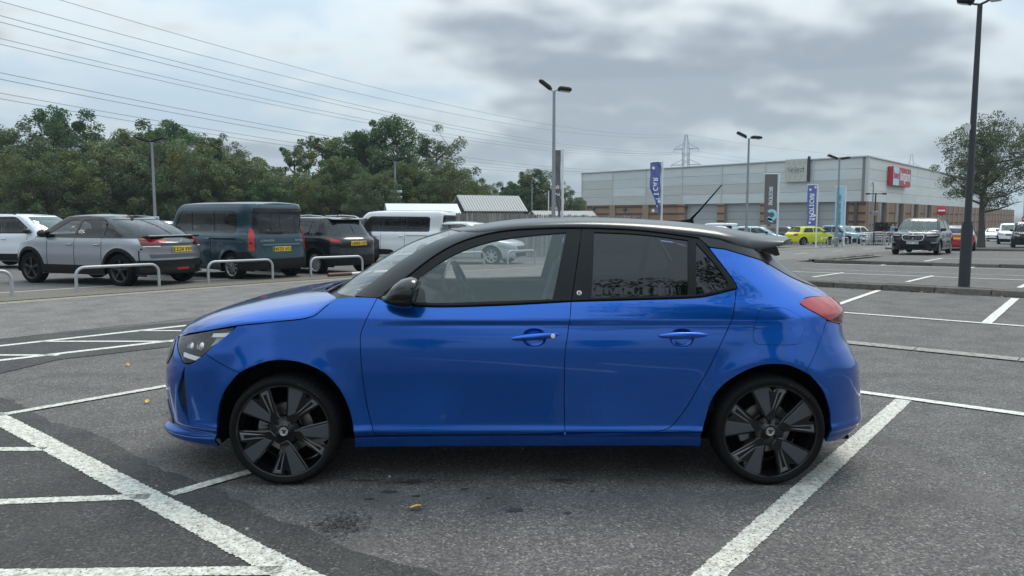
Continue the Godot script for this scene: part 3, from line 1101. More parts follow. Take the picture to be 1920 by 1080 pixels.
		foot.tube([Vector3(-.66, .985, .79), Vector3(-.655, .985, .84), Vector3(-.645, 1.0, .89)], [.03, .028, .03], 10)
		var plate := MB.new()
		patch(plate, S, 1, curve([[-.775, 1.003, 1], [-.665, 1.08, 1], [-.60, .966, 1], [-.70, .970, 1]]), .03, .02, .004, [], .008)
		var line := MB.new()
		line.box(Vector3(-.65, 1.003, .985), Vector3(.12, .004, .06))
		if sz < 0:
			shell = shell.mirrored(); mg = mg.mirrored(); foot = foot.mirrored(); plate = plate.mirrored()
		part(h, "mirror_shell", shell, M.gloss_black)
		part(h, "mirror_glass", mg, mat(lin(.75, .77, .78), .03, 1.0))
		part(h, "mirror_foot", foot, M.trim)
		part(h, "mirror_base", plate, M.trim)
	# --- antenna, door badge, rear number plate
	var ant := MB.new()
	rows = []
	for q in [[.92, .002, .004], [.96, .014, .012], [1.01, .022, .026], [1.045, .024, .038], [1.06, .020, .036], [1.065, .004, .006]]:
		var row := []
		var y0 := Surf.ip(crown, q[0]) - .004
		for k in 13:
			var a := PI * k / 12.0
			row.append(Vector3(q[0], y0 + sin(a) * q[2], cos(a) * q[1]))
		rows.append(row)
	ant.grid(rows, true)
	var an := Node3D.new()
	an.name = "antenna"
	car.add_child(an, true)
	part(an, "antenna_foot", ant, M.black)
	var mast := MB.new()
	mast.tube([Vector3(1.04, 1.40, 0), Vector3(1.095, 1.458, 0), Vector3(1.235, 1.622, 0)], [.009, .0055, .0035], 8)
	part(an, "antenna_mast", mast, M.black)
	var badge := MB.new()
	var bp := S.at(.2765, 1.022, 1)
	var bn := S.normal(.2765, 1.022, 1)
	var bb := Basis(Quaternion(Vector3(0, 0, 1), bn))
	badge.xf = Transform3D(bb, bp)
	badge.lathe([Vector2(0, .0025), Vector2(.0125, .0025), Vector2(.0135, 0)], 24)
	part(car, "badge", badge, M.white)
	words(car, "badge_letter", "e", .020, bp + bn * .0030, bb * Basis(Vector3(0, 0, 1), .25), M.black, "Droid Sans", true, .001)
	var np := MB.new()
	np.box(Vector3(1.846, .765, 0), Vector3(.012, .115, .52), .003)
	part(car, "number_plate", np, mat(lin(.72, .52, .03), .5))
	# --- wheels
	alloy_wheel(car, Vector3(-1.286, .294, .862), 1, 0.0, .296, M)
	M.erase("wheel_parts")
	alloy_wheel(car, Vector3(1.286, .294, .862), 1, deg_to_rad(32), .296, M)
	alloy_wheel(car, Vector3(-1.286, .294, -.862), -1, 0.3, .296, M)
	alloy_wheel(car, Vector3(1.286, .294, -.862), -1, 0.3, .296, M)
	# --- cabin
	for sz in [1, -1]:
		for q in [[-.10, 0.0], [.72, .04]]:
			var s := Node3D.new()
			s.name = "front_seat" if q[0] < 0 else "rear_seat"
			car.add_child(s, true)
			var cushion := MB.new()
			cushion.box(Vector3(q[0], .52, sz * .36), Vector3(.50, .16, .50), .05)
			part(s, "cushion", cushion, M.seat)
			var rest := MB.new()
			rest.xf = Transform3D(Basis(Vector3(0, 0, 1), -.30), Vector3(q[0] + .30, .84, sz * .36))
			rest.box(Vector3.ZERO, Vector3(.14, .62, .48), .05)
			part(s, "backrest", rest, M.seat)
			var hr := MB.new()
			hr.xf = Transform3D(Basis(Vector3(0, 0, 1), -.2), Vector3(q[0] + .40, 1.19 if q[0] < 0 else 1.12, sz * .36))
			hr.box(Vector3.ZERO, Vector3(.10, .17, .26), .04)
			for k in [-.07, .07]:
				hr.tube([Vector3(-.01, -.06, k), Vector3(-.04, -.18, k)], .006, 6)
			part(s, "headrest", hr, M.seat)
	var dash := MB.new()
	var dpoly := PackedVector2Array([Vector2(-1.05, .60), Vector2(-.55, .60), Vector2(-.50, .82), Vector2(-.56, .93), Vector2(-.68, .985), Vector2(-.80, .985), Vector2(-1.05, .96)])
	dash.prism(dpoly, -.70, .70, .01)
	part(car, "dashboard", dash, M.interior)
	var bin := MB.new()
	bin.prism(PackedVector2Array([Vector2(-.60, .96), Vector2(-.54, .94), Vector2(-.56, 1.02), Vector2(-.66, 1.03)]), -.52, -.20, .01)
	part(car, "instrument_binnacle", bin, M.interior)
	var sw := Node3D.new()
	sw.name = "steering_wheel"
	car.add_child(sw, true)
	sw.position = Vector3(-.40, .95, -.36)
	sw.rotation = Vector3(0, 0, deg_to_rad(24))
	var hoop := MB.new()
	pts = []
	for k in 33:
		var a := TAU * k / 32.0
		pts.append(Vector3(0, sin(a) * .18, cos(a) * .185))
	hoop.tube(pts, .015, 8, false)
	part(sw, "wheel_hoop", hoop, M.interior)
	var boss := MB.new()
	boss.box(Vector3(-.02, 0, 0), Vector3(.05, .11, .14), .02)
	boss.box(Vector3(-.015, 0, 0), Vector3(.02, .035, .34), .008)
	boss.box(Vector3(-.015, -.09, 0), Vector3(.02, .16, .03), .008)
	boss.tube([Vector3(-.03, 0, 0), Vector3(-.2, -.03, 0)], .04, 8)
	part(sw, "wheel_boss", boss, M.interior)
	for sz in [1, -1]:
		var card := MB.new()
		card.box(Vector3(-.28, .66, sz * .765), Vector3(1.02, .62, .03), .012)
		card.box(Vector3(.62, .68, sz * .765), Vector3(.78, .62, .03), .012)
		part(car, "door_card", card, M.interior)
		var arm := MB.new()
		arm.box(Vector3(-.25, .74, sz * .735), Vector3(.62, .05, .06), .015)
		part(car, "armrest", arm, M.light_trim)
	var head := MB.new()
	rows = []
	for k in 9:
		var row := []
		for j in 9:
			var x := lerpf(-.36, 1.15, k / 8.0)
			var t := j / 4.0 - 1.0
			row.append(Vector3(x, Surf.ip(crown, x) - .035 - .03 * t * t, t * .56))
		rows.append(row)
	head.grid(rows, false)
	part(car, "roof_lining", head, M.interior)
	var shelf := MB.new()
	shelf.box(Vector3(1.25, .98, 0), Vector3(.42, .03, 1.2))
	part(car, "parcel_shelf", shelf, M.interior)
	var rv := MB.new()
	rv.box(Vector3(-.42, 1.27, 0), Vector3(.03, .06, .22), .01)
	part(car, "rear_view_mirror", rv, M.interior)
# ---------------------------------------------------------------- the other cars
var MC := {}
func car_mats() -> void:
	MC = {
		"privacy": glass(lin(.010, .012, .013), .88), "glass": glass(lin(.012, .015, .017), .66), "clear": glass(lin(.20, .27, .26), .30), "black": mat(lin(.006, .006, .0065), .75), "plastic": mat(lin(.016, .0165, .017), .62), "gloss": paint(lin(.005, .005, .0055), 0, .3),
		"rubber": mat(lin(.008, .008, .0085), .8), "red": paint(lin(.42, .012, .014), 0, .25), "dark_red": paint(lin(.12, .006, .008), 0, .25), "white": mat(lin(.78, .78, .78), .35), "lamp": paint(lin(.35, .37, .39), .3, .2),
		"yellow_plate": mat(lin(.78, .50, .02), .5), "white_plate": mat(lin(.75, .75, .74), .5), "green": mat(lin(.02, .30, .08), .5), "ink": mat(lin(.012, .012, .012), .6), "chrome": mat(lin(.6, .61, .62), .2, 1.0),
		"rim_dark": mat(lin(.02, .02, .022), .4, .2), "rim_grey": mat(lin(.22, .225, .235), .35, .6), "rim_silver": mat(lin(.52, .53, .54), .32, .7), "seat": mat(lin(.03, .03, .032), .9),
	}

func soften() -> void:
	# plastics and rubber shine little
	for k in ["black", "plastic", "rubber", "seat"]:
		MC[k].metallic_specular = 0.22

func road_wheel(parent: Node3D, at: Vector3, side: float, r: float, spokes: int, rim_mat: Material, twin := false) -> void:
	var key := "w%d_%d_%s" % [roundi(r * 1000), spokes, twin]
	if not MC.has(key):
		var t := MB.new()
		var q := r * .70
		t.lathe([Vector2(q - .01, .0), Vector2(q + .01, .012), Vector2(r - .03, .010), Vector2(r - .006, -.012), Vector2(r, -.03), Vector2(r, -.17), Vector2(r - .02, -.2), Vector2(q, -.2)], 40)
		var rim := MB.new()
		rim.lathe([Vector2(q - .03, -.18), Vector2(q - .025, -.01), Vector2(q - .006, .006), Vector2(q + .004, .006), Vector2(q + .006, -.01)], 40)
		var sp := MB.new()
		for k in spokes:
			var a := TAU * k / spokes
			for e in ([-.09, .09] if twin else [0.0]):
				var c := PackedVector2Array()
				var w0 := .020 if spokes > 8 else (.018 if twin else .032)
				for p in [Vector2(-w0, .03), Vector2(w0, .03), Vector2(w0 * .8 + e * q * .9, q - .015), Vector2(-w0 * .8 + e * q * .9, q - .015)]:
					c.append(Vector2(p.x * cos(a) - p.y * sin(a), p.x * sin(a) + p.y * cos(a)))
				sp.prism(c, -.035, -.006, .004)
		sp.lathe([Vector2(0, .002), Vector2(.03, .001), Vector2(.06, -.008), Vector2(.06, -.04)], 20)
		var well := MB.new()
		well.lathe([Vector2(0, -.09), Vector2(.14, -.09), Vector2(.16, -.13), Vector2(q - .02, -.17)], 24)
		MC[key] = [t.mesh(), rim.mesh(), sp.mesh(), well.mesh()]
	var w := Node3D.new()
	w.name = "wheel"
	parent.add_child(w, true)
	w.position = at
	w.rotation.y = 0.0 if side > 0 else PI
	part(w, "tyre", MC[key][0], MC.rubber)
	part(w, "rim", MC[key][1], rim_mat)
	part(w, "spokes", MC[key][2], rim_mat)
	part(w, "wheel_well", MC[key][3], MC.black)

func x_to_u(S: Surf, x: float, y: float) -> float:
	var xa := Surf.ip(S.fa, y)
	if x < xa:
		return xa - S.uf * asin(minf(.999, (xa - x) / (xa - Surf.ip(S.fn, y))))
	var xb := Surf.ip(S.ra, y)
	if x > xb:
		return xb + S.uf * asin(minf(.999, (x - xb) / (Surf.ip(S.rn, y) - xb)))
	return x

func make_car(called: String, label: String, p: Dictionary, where: Vector3, heading: float, group := "") -> Node3D:
	# heading: degrees from straight away towards the left; the nose is at -x before turning
	var d := {"L": 4.2, "W": 1.78, "H": 1.48, "wb": 2.6, "fo": .82, "r": .32, "belt": .95, "hood": .95, "nose": .74, "xa": -.95, "xr0": -.25, "xr1": 1.45, "xd": 1.85, "roofw": .72, "sill": .22, "posts": [.28], "win0": .14, "win1": 1.30, "win1t": 1.05, "wintop": .13, "detail": 1, "fb": 3.6, "rb": 3.6, "rim": "rim_grey", "spokes": 5, "twin": true, "glass": "glass", "clad": 0.0, "roof": null, "du": .09}
	d.merge(p, true)
	var car := thing(called, label, "van" if called.contains("van") else "car", where, deg_to_rad(heading - 90.0), group)
	var hw: float = d.W * .5
	var xf: float = -d.wb * .5 - d.fo
	var xe: float = xf + d.L
	var S := Surf.new()
	S.sec = [.16, .90 * hw, .24, .965 * hw, .34, .985 * hw, .5, .995 * hw, .64, hw, .78, .99 * hw, d.belt - .05, .968 * hw, d.belt + .02, .93 * hw, d.belt + .12, .895 * hw, d.H - .12, (d.roofw + .08) * hw, d.H, d.roofw * hw]
	S.fa = [.1, -d.wb * .5 + .02, 1.2, -d.wb * .5 + .02]
	S.fn = [.16, xf + .08, .30, xf + .01, .45, xf, d.nose - .12, xf + .02, d.nose, xf + .09, d.nose + .2, xf + .35]
	S.fb = d.fb
	S.ga = [d.belt, d.xa, (d.belt + d.H) * .5, (d.xa + d.xr0) * .5 - .02, d.H - .05, d.xr0, d.H + .05, d.xr0 + .3]
	S.gk = .26
	S.ra = [.16, d.wb * .5 - .02, .6, d.wb * .5 - .02, d.belt - .04, d.wb * .5 - .02, d.belt + .02, minf(d.wb * .5 - .02, d.xd - .25), d.H, d.xr1 - .28]
	S.rn = [.16, xe - .09, .30, xe - .01, .5, xe, .70, xe - .015, d.belt - .10, xe - .03, d.belt - .02, lerpf(xe - .04, d.xd, .5), d.belt + .06, d.xd, (d.belt + d.H) * .5, (d.xd + d.xr1) * .5 + d.get("bulge", .02), d.H - .05, d.xr1, d.H + .05, d.xr1 - .15]
	S.rb = [.16, d.rb, d.belt, d.rb, d.H, d.rb]
	S.wheels = [-d.wb * .5, d.wb * .5]
	S.arch = d.r + .06
	S.hub = d.r
	S.taper = d.get("taper", .06)
	S.tx = d.wb * .5 - .5
	var body_mat: StandardMaterial3D = d.paint
	var fc := S.front_mid(.5, 0)
	var rc := S.rear_mid(.5)
	var R: float = d.r + .055
	var holes := []
	var hole_r := []
	for wx in S.wheels:
		for big in [0.0, .07]:
			var h := PackedVector2Array()
			for k in 28:
				var a := TAU * k / 28.0
				var y: float = maxf(.0, d.r + sin(a) * (R + big))
				var x: float = wx + cos(a) * (R + big)
				h.append(Vector2(x_to_u(S, x, maxf(y, .17)), y))
			if big == 0.0:
				holes.append(h)
			else:
				hole_r.append(h)
	var du: float = d.du
	var hood_line := [[fc - .05, d.nose, 1], [fc + .7, d.nose + .012], [-d.wb * .5, lerpf(d.nose, d.hood, .55)], [d.xa - .1, d.hood, 1]]
	var low := hood_line + [[d.xa + .15, d.belt, 1], [d.wb * .5, d.belt], [rc + .05, d.belt, 1], [rc + .05, d.sill, 1], [d.wb * .5 - .2, d.sill - .02, 1], [-d.wb * .5 + .2, d.sill - .02, 1], [fc - .05, d.sill, 1]]
	var body := MB.new()
	patch(body, S, 0, curve(low, true, .06), du, .05, 0, holes, 0)
	# greenhouse with its openings
	var top: float = d.H - .055
	var ring := curve([[S.front_mid(top - .015, 1) - .04, top - .012], [d.xr0 - .12, top - .01], [d.xr0 + .35, top], [(d.xr0 + d.xr1) * .5, top + .005], [d.xr1 - .45, top - .005], [S.rear_mid(top - .02) + .06, top - .02]], false, .08)
	var gh := PackedVector2Array()
	for k in 9:
		var y: float = lerpf(d.belt, top - .014, k / 9.0)
		gh.append(Vector2(S.front_mid(y, 1) - .04, y))
	for q in ring:
		gh.append(q)
	for k in 10:
		var y: float = lerpf(top - .03, d.belt, k / 9.0)
		gh.append(Vector2(S.rear_mid(y) + .06, y))
	var wb0: float = d.belt + .035
	var wt: float = d.H - d.wintop
	var panes := []
	var lo_x := func(y: float) -> float: return Surf.ip(S.ga, y) + d.win0
	var hi_x := func(y: float) -> float: return lerpf(d.win1, d.win1t, (y - wb0) / (wt - wb0))
	var edges: Array = [null] + d.posts + [null]
	for k in edges.size() - 1:
		var g := .035
		var a0: float = lo_x.call(wb0) if k == 0 else edges[k] + g
		var a1: float = lo_x.call(wt) if k == 0 else edges[k] + g + .03
		var b0: float = hi_x.call(wb0) if k == edges.size() - 2 else edges[k + 1] - g
		var b1: float = hi_x.call(wt) if k == edges.size() - 2 else edges[k + 1] - g + .03
		var poly := [[a0 + .02, wb0], [b0 - .03, wb0], [b0, wb0 + .04], [b1, wt - .04], [b1 - .04, wt], [a1 + .04, wt], [a1, wt - .03], [a0, wb0 + .03]]
		if k == 0:
			poly = [[a0 + .03, wb0], [b0 - .02, wb0], [b0, wb0 + .02], [b1, wt - .02], [b1 - .02, wt], [maxf(a1, (a0 + a1) * .5) + .05, wt], [(a0 + a1) * .5, (wb0 + wt) * .5], [a0, wb0 + .02]]
		panes.append(curve(poly, true, .05))
	var th0 := S.uf * .4 * .62
	var ws := curve([[S.front_mid(d.belt + .02, 1) - .08, d.belt + .02, 1], [Surf.ip(S.ga, d.belt + .02) - th0, d.belt + .02, 1], [Surf.ip(S.ga, (d.belt + wt) * .5) - th0, (d.belt + wt) * .5], [Surf.ip(S.ga, wt + .03) - th0, wt + .03, 1], [S.front_mid(wt + .03, 1) - .08, wt + .03, 1], [S.front_mid((d.belt + wt) * .5, 1) - .08, (d.belt + wt) * .5]], true, .05)
	var rw0: float = d.belt + d.get("rw0", .06)
	var rw1: float = d.H - d.get("rw1", .15)
	var tr: float = S.uf * d.get("rwt", .75)
	var rw := curve([[S.rear_mid(rw0) + .1, rw0, 1], [Surf.ip(S.ra, rw0) + tr, rw0], [Surf.ip(S.ra, rw0 + .05) + tr - .08, rw0 + .05], [Surf.ip(S.ra, rw1) + tr, rw1 - .04], [Surf.ip(S.ra, rw1) + tr + .08, rw1], [S.rear_mid(rw1) + .1, rw1, 1]], true, .05)
	patch(body, S, 1, gh, du, .05, 0, panes + [ws, rw], .01)
	body.add(body.mirrored())
	cap(body, S, 1, ring, [xf, top, d.xr0 - .25, d.H - .055, d.xr0 + .1, d.H - .012, (d.xr0 + d.xr1) * .5, d.H, d.xr1 - .3, d.H - .012, d.xr1 + .1, d.H - .05], 16, 3.0, 1.6)
	if d.roof != null:
		# a roof of another colour is a part of its own
		var rf := MB.new()
		cap(rf, S, 1, ring, [xf, top, d.xr0 - .25, d.H - .055, d.xr0 + .1, d.H - .012, (d.xr0 + d.xr1) * .5, d.H, d.xr1 - .3, d.H - .012, d.xr1 + .1, d.H - .05], 16, 3.0, 1.6, 0, 0, 0, .004)
		part(car, "roof", rf, d.roof)
		var up := MB.new()
		patch(up, S, 1, gh, du, .05, .003, panes + [ws, rw], .004)
		both(car, "pillars", up, d.roof)
	part(car, "body", body, body_mat)
	var hood := MB.new()
	cap(hood, S, 0, curve(hood_line, false, .08), [xf + .05, d.nose, xf + .25, d.nose + .06, -d.wb * .5, lerpf(d.nose, d.hood, .6) + .07, d.xa - .1, d.hood + .06], 18, 4.0, 1.8)
	part(car, "bonnet", hood, body_mat)
	var under := MB.new()
	under.box(Vector3((xf + xe) * .5, d.sill + .02, 0), Vector3(d.L - .3, .03, d.W - .45))
	under.box(Vector3(0, d.sill + .02, 0), Vector3(d.wb - 2 * R, .03, d.W - .12))
	for wx in S.wheels:
		for sz in [-1, 1]:
			var rows := []
			for k in 11:
				var a := lerpf(-.2, PI + .2, k / 10.0)
				rows.append([Vector3(wx + cos(a) * (R + .02), d.r + sin(a) * (R + .02), sz * hw * .60), Vector3(wx + cos(a) * (R + .02), d.r + sin(a) * (R + .02), sz * hw * .955)])
			under.grid(rows, sz > 0)
			under.quad(Vector3(wx - R, .2, sz * hw * .6), Vector3(wx + R, .2, sz * hw * .6), Vector3(wx + R, .8, sz * hw * .6), Vector3(wx - R, .8, sz * hw * .6))
	# cabin floor and seats behind the glass
	under.box(Vector3((d.xa + d.xd) * .5, d.belt - .22, 0), Vector3(d.xd - d.xa - .1, .03, d.W * .86))
	for sx in [d.xr0 + .35, d.xr0 + 1.2]:
		for sz in [-.36, .36]:
			under.box(Vector3(sx, d.belt - .02, sz), Vector3(.14, .42, .46), .04)
			under.box(Vector3(sx + .05, d.belt + .27, sz), Vector3(.10, .16, .25), .03)
	part(car, "underbody", under, MC.black)
	if d.detail > 0:
		# black surround that joins the side windows, and the dark band round the rear one
		var all := PackedVector2Array()
		for g in panes:
			all.append_array(g)
		var hull := Geometry2D.convex_hull(all)
		var sur := MB.new()
		patch(sur, S, 1, gap(hull, -.018), .08, .06, .004, panes, .005)
		both(car, "window_surround", sur, MC.gloss)
		var rs := MB.new()
		patch(rs, S, 1, gap(rw, -.03), .06, .05, .004, [rw], .005)
		rs.add(rs.mirrored())
		part(car, "rear_window_surround", rs, MC.gloss)
	for g in panes:
		var m := MB.new()
		patch(m, S, 1, gap(g, -.004), .12, .1, -.006)
		both(car, "side_window", m, MC[d.glass])
	var wsm := MB.new()
	patch(wsm, S, 1, gap(ws, -.003), .08, .08, -.004)
	wsm.add(wsm.mirrored())
	part(car, "windscreen", wsm, MC.clear)
	var rwm := MB.new()
	patch(rwm, S, 1, gap(rw, -.003), .08, .08, -.004)
	rwm.add(rwm.mirrored())
	part(car, "rear_window", rwm, MC[d.get("rear_glass", d.glass)])
	for wx in S.wheels:
		for sz in [1, -1]:
			road_wheel(car, Vector3(wx, d.r, sz * (hw - .03)), sz, d.r, d.spokes, MC[d.rim], d.twin)
	# dark cladding: arches, sills, bumpers
	if d.clad > 0.0:
		for k in 2:
			var m := MB.new()
			var outer: PackedVector2Array = hole_r[k]
			var keep := Geometry2D.intersect_polygons(outer, PackedVector2Array([Vector2(-9, d.sill), Vector2(9, d.sill), Vector2(9, 2), Vector2(-9, 2)]))
			patch(m, S, 0, keep[0], .06, .04, .006, [holes[k]], .006)
			both(car, "arch_trim", m, MC.plastic)
		var m := MB.new()
		patch(m, S, 0, curve([[-d.wb * .5 + R + .04, d.sill - .01, 1], [d.wb * .5 - R - .04, d.sill - .01, 1], [d.wb * .5 - R - .04, d.sill + d.clad * .6, 1], [-d.wb * .5 + R + .04, d.sill + d.clad * .6, 1]], true, .1), .12, .05, .005, [], .005)
		both(car, "sill_trim", m, MC.plastic)
		for e in [[x_to_u(S, d.wb * .5 + R + .04, .4), rc], [fc, x_to_u(S, -d.wb * .5 - R - .04, .4)]]:
			var b := MB.new()
			patch(b, S, 0, curve([[e[0], d.sill, 1], [e[1], d.sill, 1], [e[1], d.sill + d.clad, 1], [e[0], d.sill + d.clad, 1]], true, .1), .1, .05, .006, [], .006)
			b.add(b.mirrored())
			part(car, "bumper_trim", b, MC.plastic)
	# seams of the doors
	if d.detail > 0:
		var seams := []
		var px: Array = [d.xa + .28] + d.posts.slice(0, 2)
		if d.posts.size() < 2:
			px.append(d.wb * .5 - .28)
		for x in px:
			var line := []
			for k in 9:
				var y: float = lerpf(d.sill + .04, d.belt, k / 8.0)
				line.append(S.at(x, y, 0) + Vector3(0, 0, .0005))
			seams.append(line)
		for line in seams:
			var m := MB.new()
			m.tube(line, .006, 4)
			both(car, "door_seam", m, MC.black)
		for x in px.slice(1):
			var m := MB.new()
			var hp := S.at(x - .14, d.belt - .14, 0)
			m.box(hp + Vector3(0, 0, .012), Vector3(.17, .035, .03), .01)
			both(car, "door_handle", m, d.get("handle", body_mat))
	for sz in [1, -1]:
		var m := MB.new()
		var mp := S.at(d.xa + .22, d.belt + .06, 1)
		m.xf = Transform3D(Basis().scaled(Vector3(.09, .085, .12)), Vector3(mp.x, mp.y + .03, sz * (mp.z + .10)))
		m.lathe([Vector2(.0, 1.0), Vector2(.6, .8), Vector2(.9, .4), Vector2(1.0, 0), Vector2(.9, -.6), Vector2(.5, -1.0), Vector2(0, -1.0)], 14)
		part(car, "door_mirror", m, d.get("mirror", MC.gloss))
	# lights and plates from the list of extra pieces
	for e in d.get("extra", []):
		var m := MB.new()
		patch(m, S, e[1], curve(e[2], true, .04), e[5] if e.size() > 5 else .05, .03, e[4], [], maxf(.006, e[4]))
		if e.size() > 6 and e[6] == "joined":
			m.add(m.mirrored())
			part(car, e[0], m, e[3] if e[3] is Material else MC[e[3]])
		else:
			both(car, e[0], m, e[3] if e[3] is Material else MC[e[3]])
	for pl in d.get("plates", []):
		# [text, rear?, height, material, x push]
		var y: float = pl[2]
		var x: float = (Surf.ip(S.rn, y) + pl[4]) if pl[1] else (Surf.ip(S.fn, y) - pl[4])
		var n := Node3D.new()
		n.name = "number_plate"
		car.add_child(n, true)
		n.position = Vector3(x, y, 0)
		n.rotation.y = PI / 2 if pl[1] else -PI / 2
		var m := MB.new()
		m.box(Vector3.ZERO, Vector3(.52, .112, .014), .003)
		part(n, "plate", m, MC[pl[3]])
		if pl.size() > 5:
			var gm := MB.new()
			gm.box(Vector3(-.236, 0, .0075), Vector3(.042, .108, .002))
			part(n, "green_band", gm, MC.green)
		if pl[0] != "":
			words(n, "registration", pl[0], .079, Vector3(.02 if pl.size() > 5 else 0, 0, .009), Basis().scaled(Vector3(1.05, 1.0, 1)), MC.ink, "Droid Sans", true, .002)
	car.set_meta("surf", S)
	return car

func lamp_set(d: Dictionary) -> void:
	# ordinary head and tail lights for a small car in the distance
	var hn: float = d.nose
	var xf: float = -d.wb * .5 - d.fo
	var fc: float = -d.wb * .5 + .02 - 1.2 * PI / 2
	var rb0: float = minf(d.wb * .5 - .02, d.xd - .25) + 1.2 * PI / 2
	var hw: float = d.W * .5
	d.extra = d.get("extra", []) + [
		["headlight", 0, [[fu(d, hw * .56), hn - .09], [fu(d, hw * .97), hn - .02], [fu(d, hw * .975), hn - .10], [fu(d, hw * .62), hn - .19]], "lamp", .008],
		["grille", 0, [[fc - .05, hn - .08, 1], [fu(d, hw * .5), hn - .09, 1], [fu(d, hw * .44), hn - .20, 1], [fc - .05, hn - .22, 1]], "gloss", .006, .03, "joined"],
		["lower_grille", 0, [[fc - .05, .42, 1], [fu(d, hw * .62), .42, 1], [fu(d, hw * .56), .28, 1], [fc - .05, .28, 1]], "plastic", .006, .03, "joined"],
		["tail_light", 0, [[rb0 - 1.05, d.belt - .05], [rb0 - .46, d.belt - .06], [rb0 - .46, d.belt - .20], [rb0 - .95, d.belt - .20]], "red", .008],
	]

func spec(over: Dictionary) -> Dictionary:
	var d := {"L": 4.1, "W": 1.76, "H": 1.46, "wb": 2.54, "fo": .82, "r": .31, "belt": .94, "hood": .93, "nose": .72, "xa": -.95, "xr0": -.25, "xr1": 1.35, "xd": 1.72, "du": .12}
	d.merge(over, true)
	return d

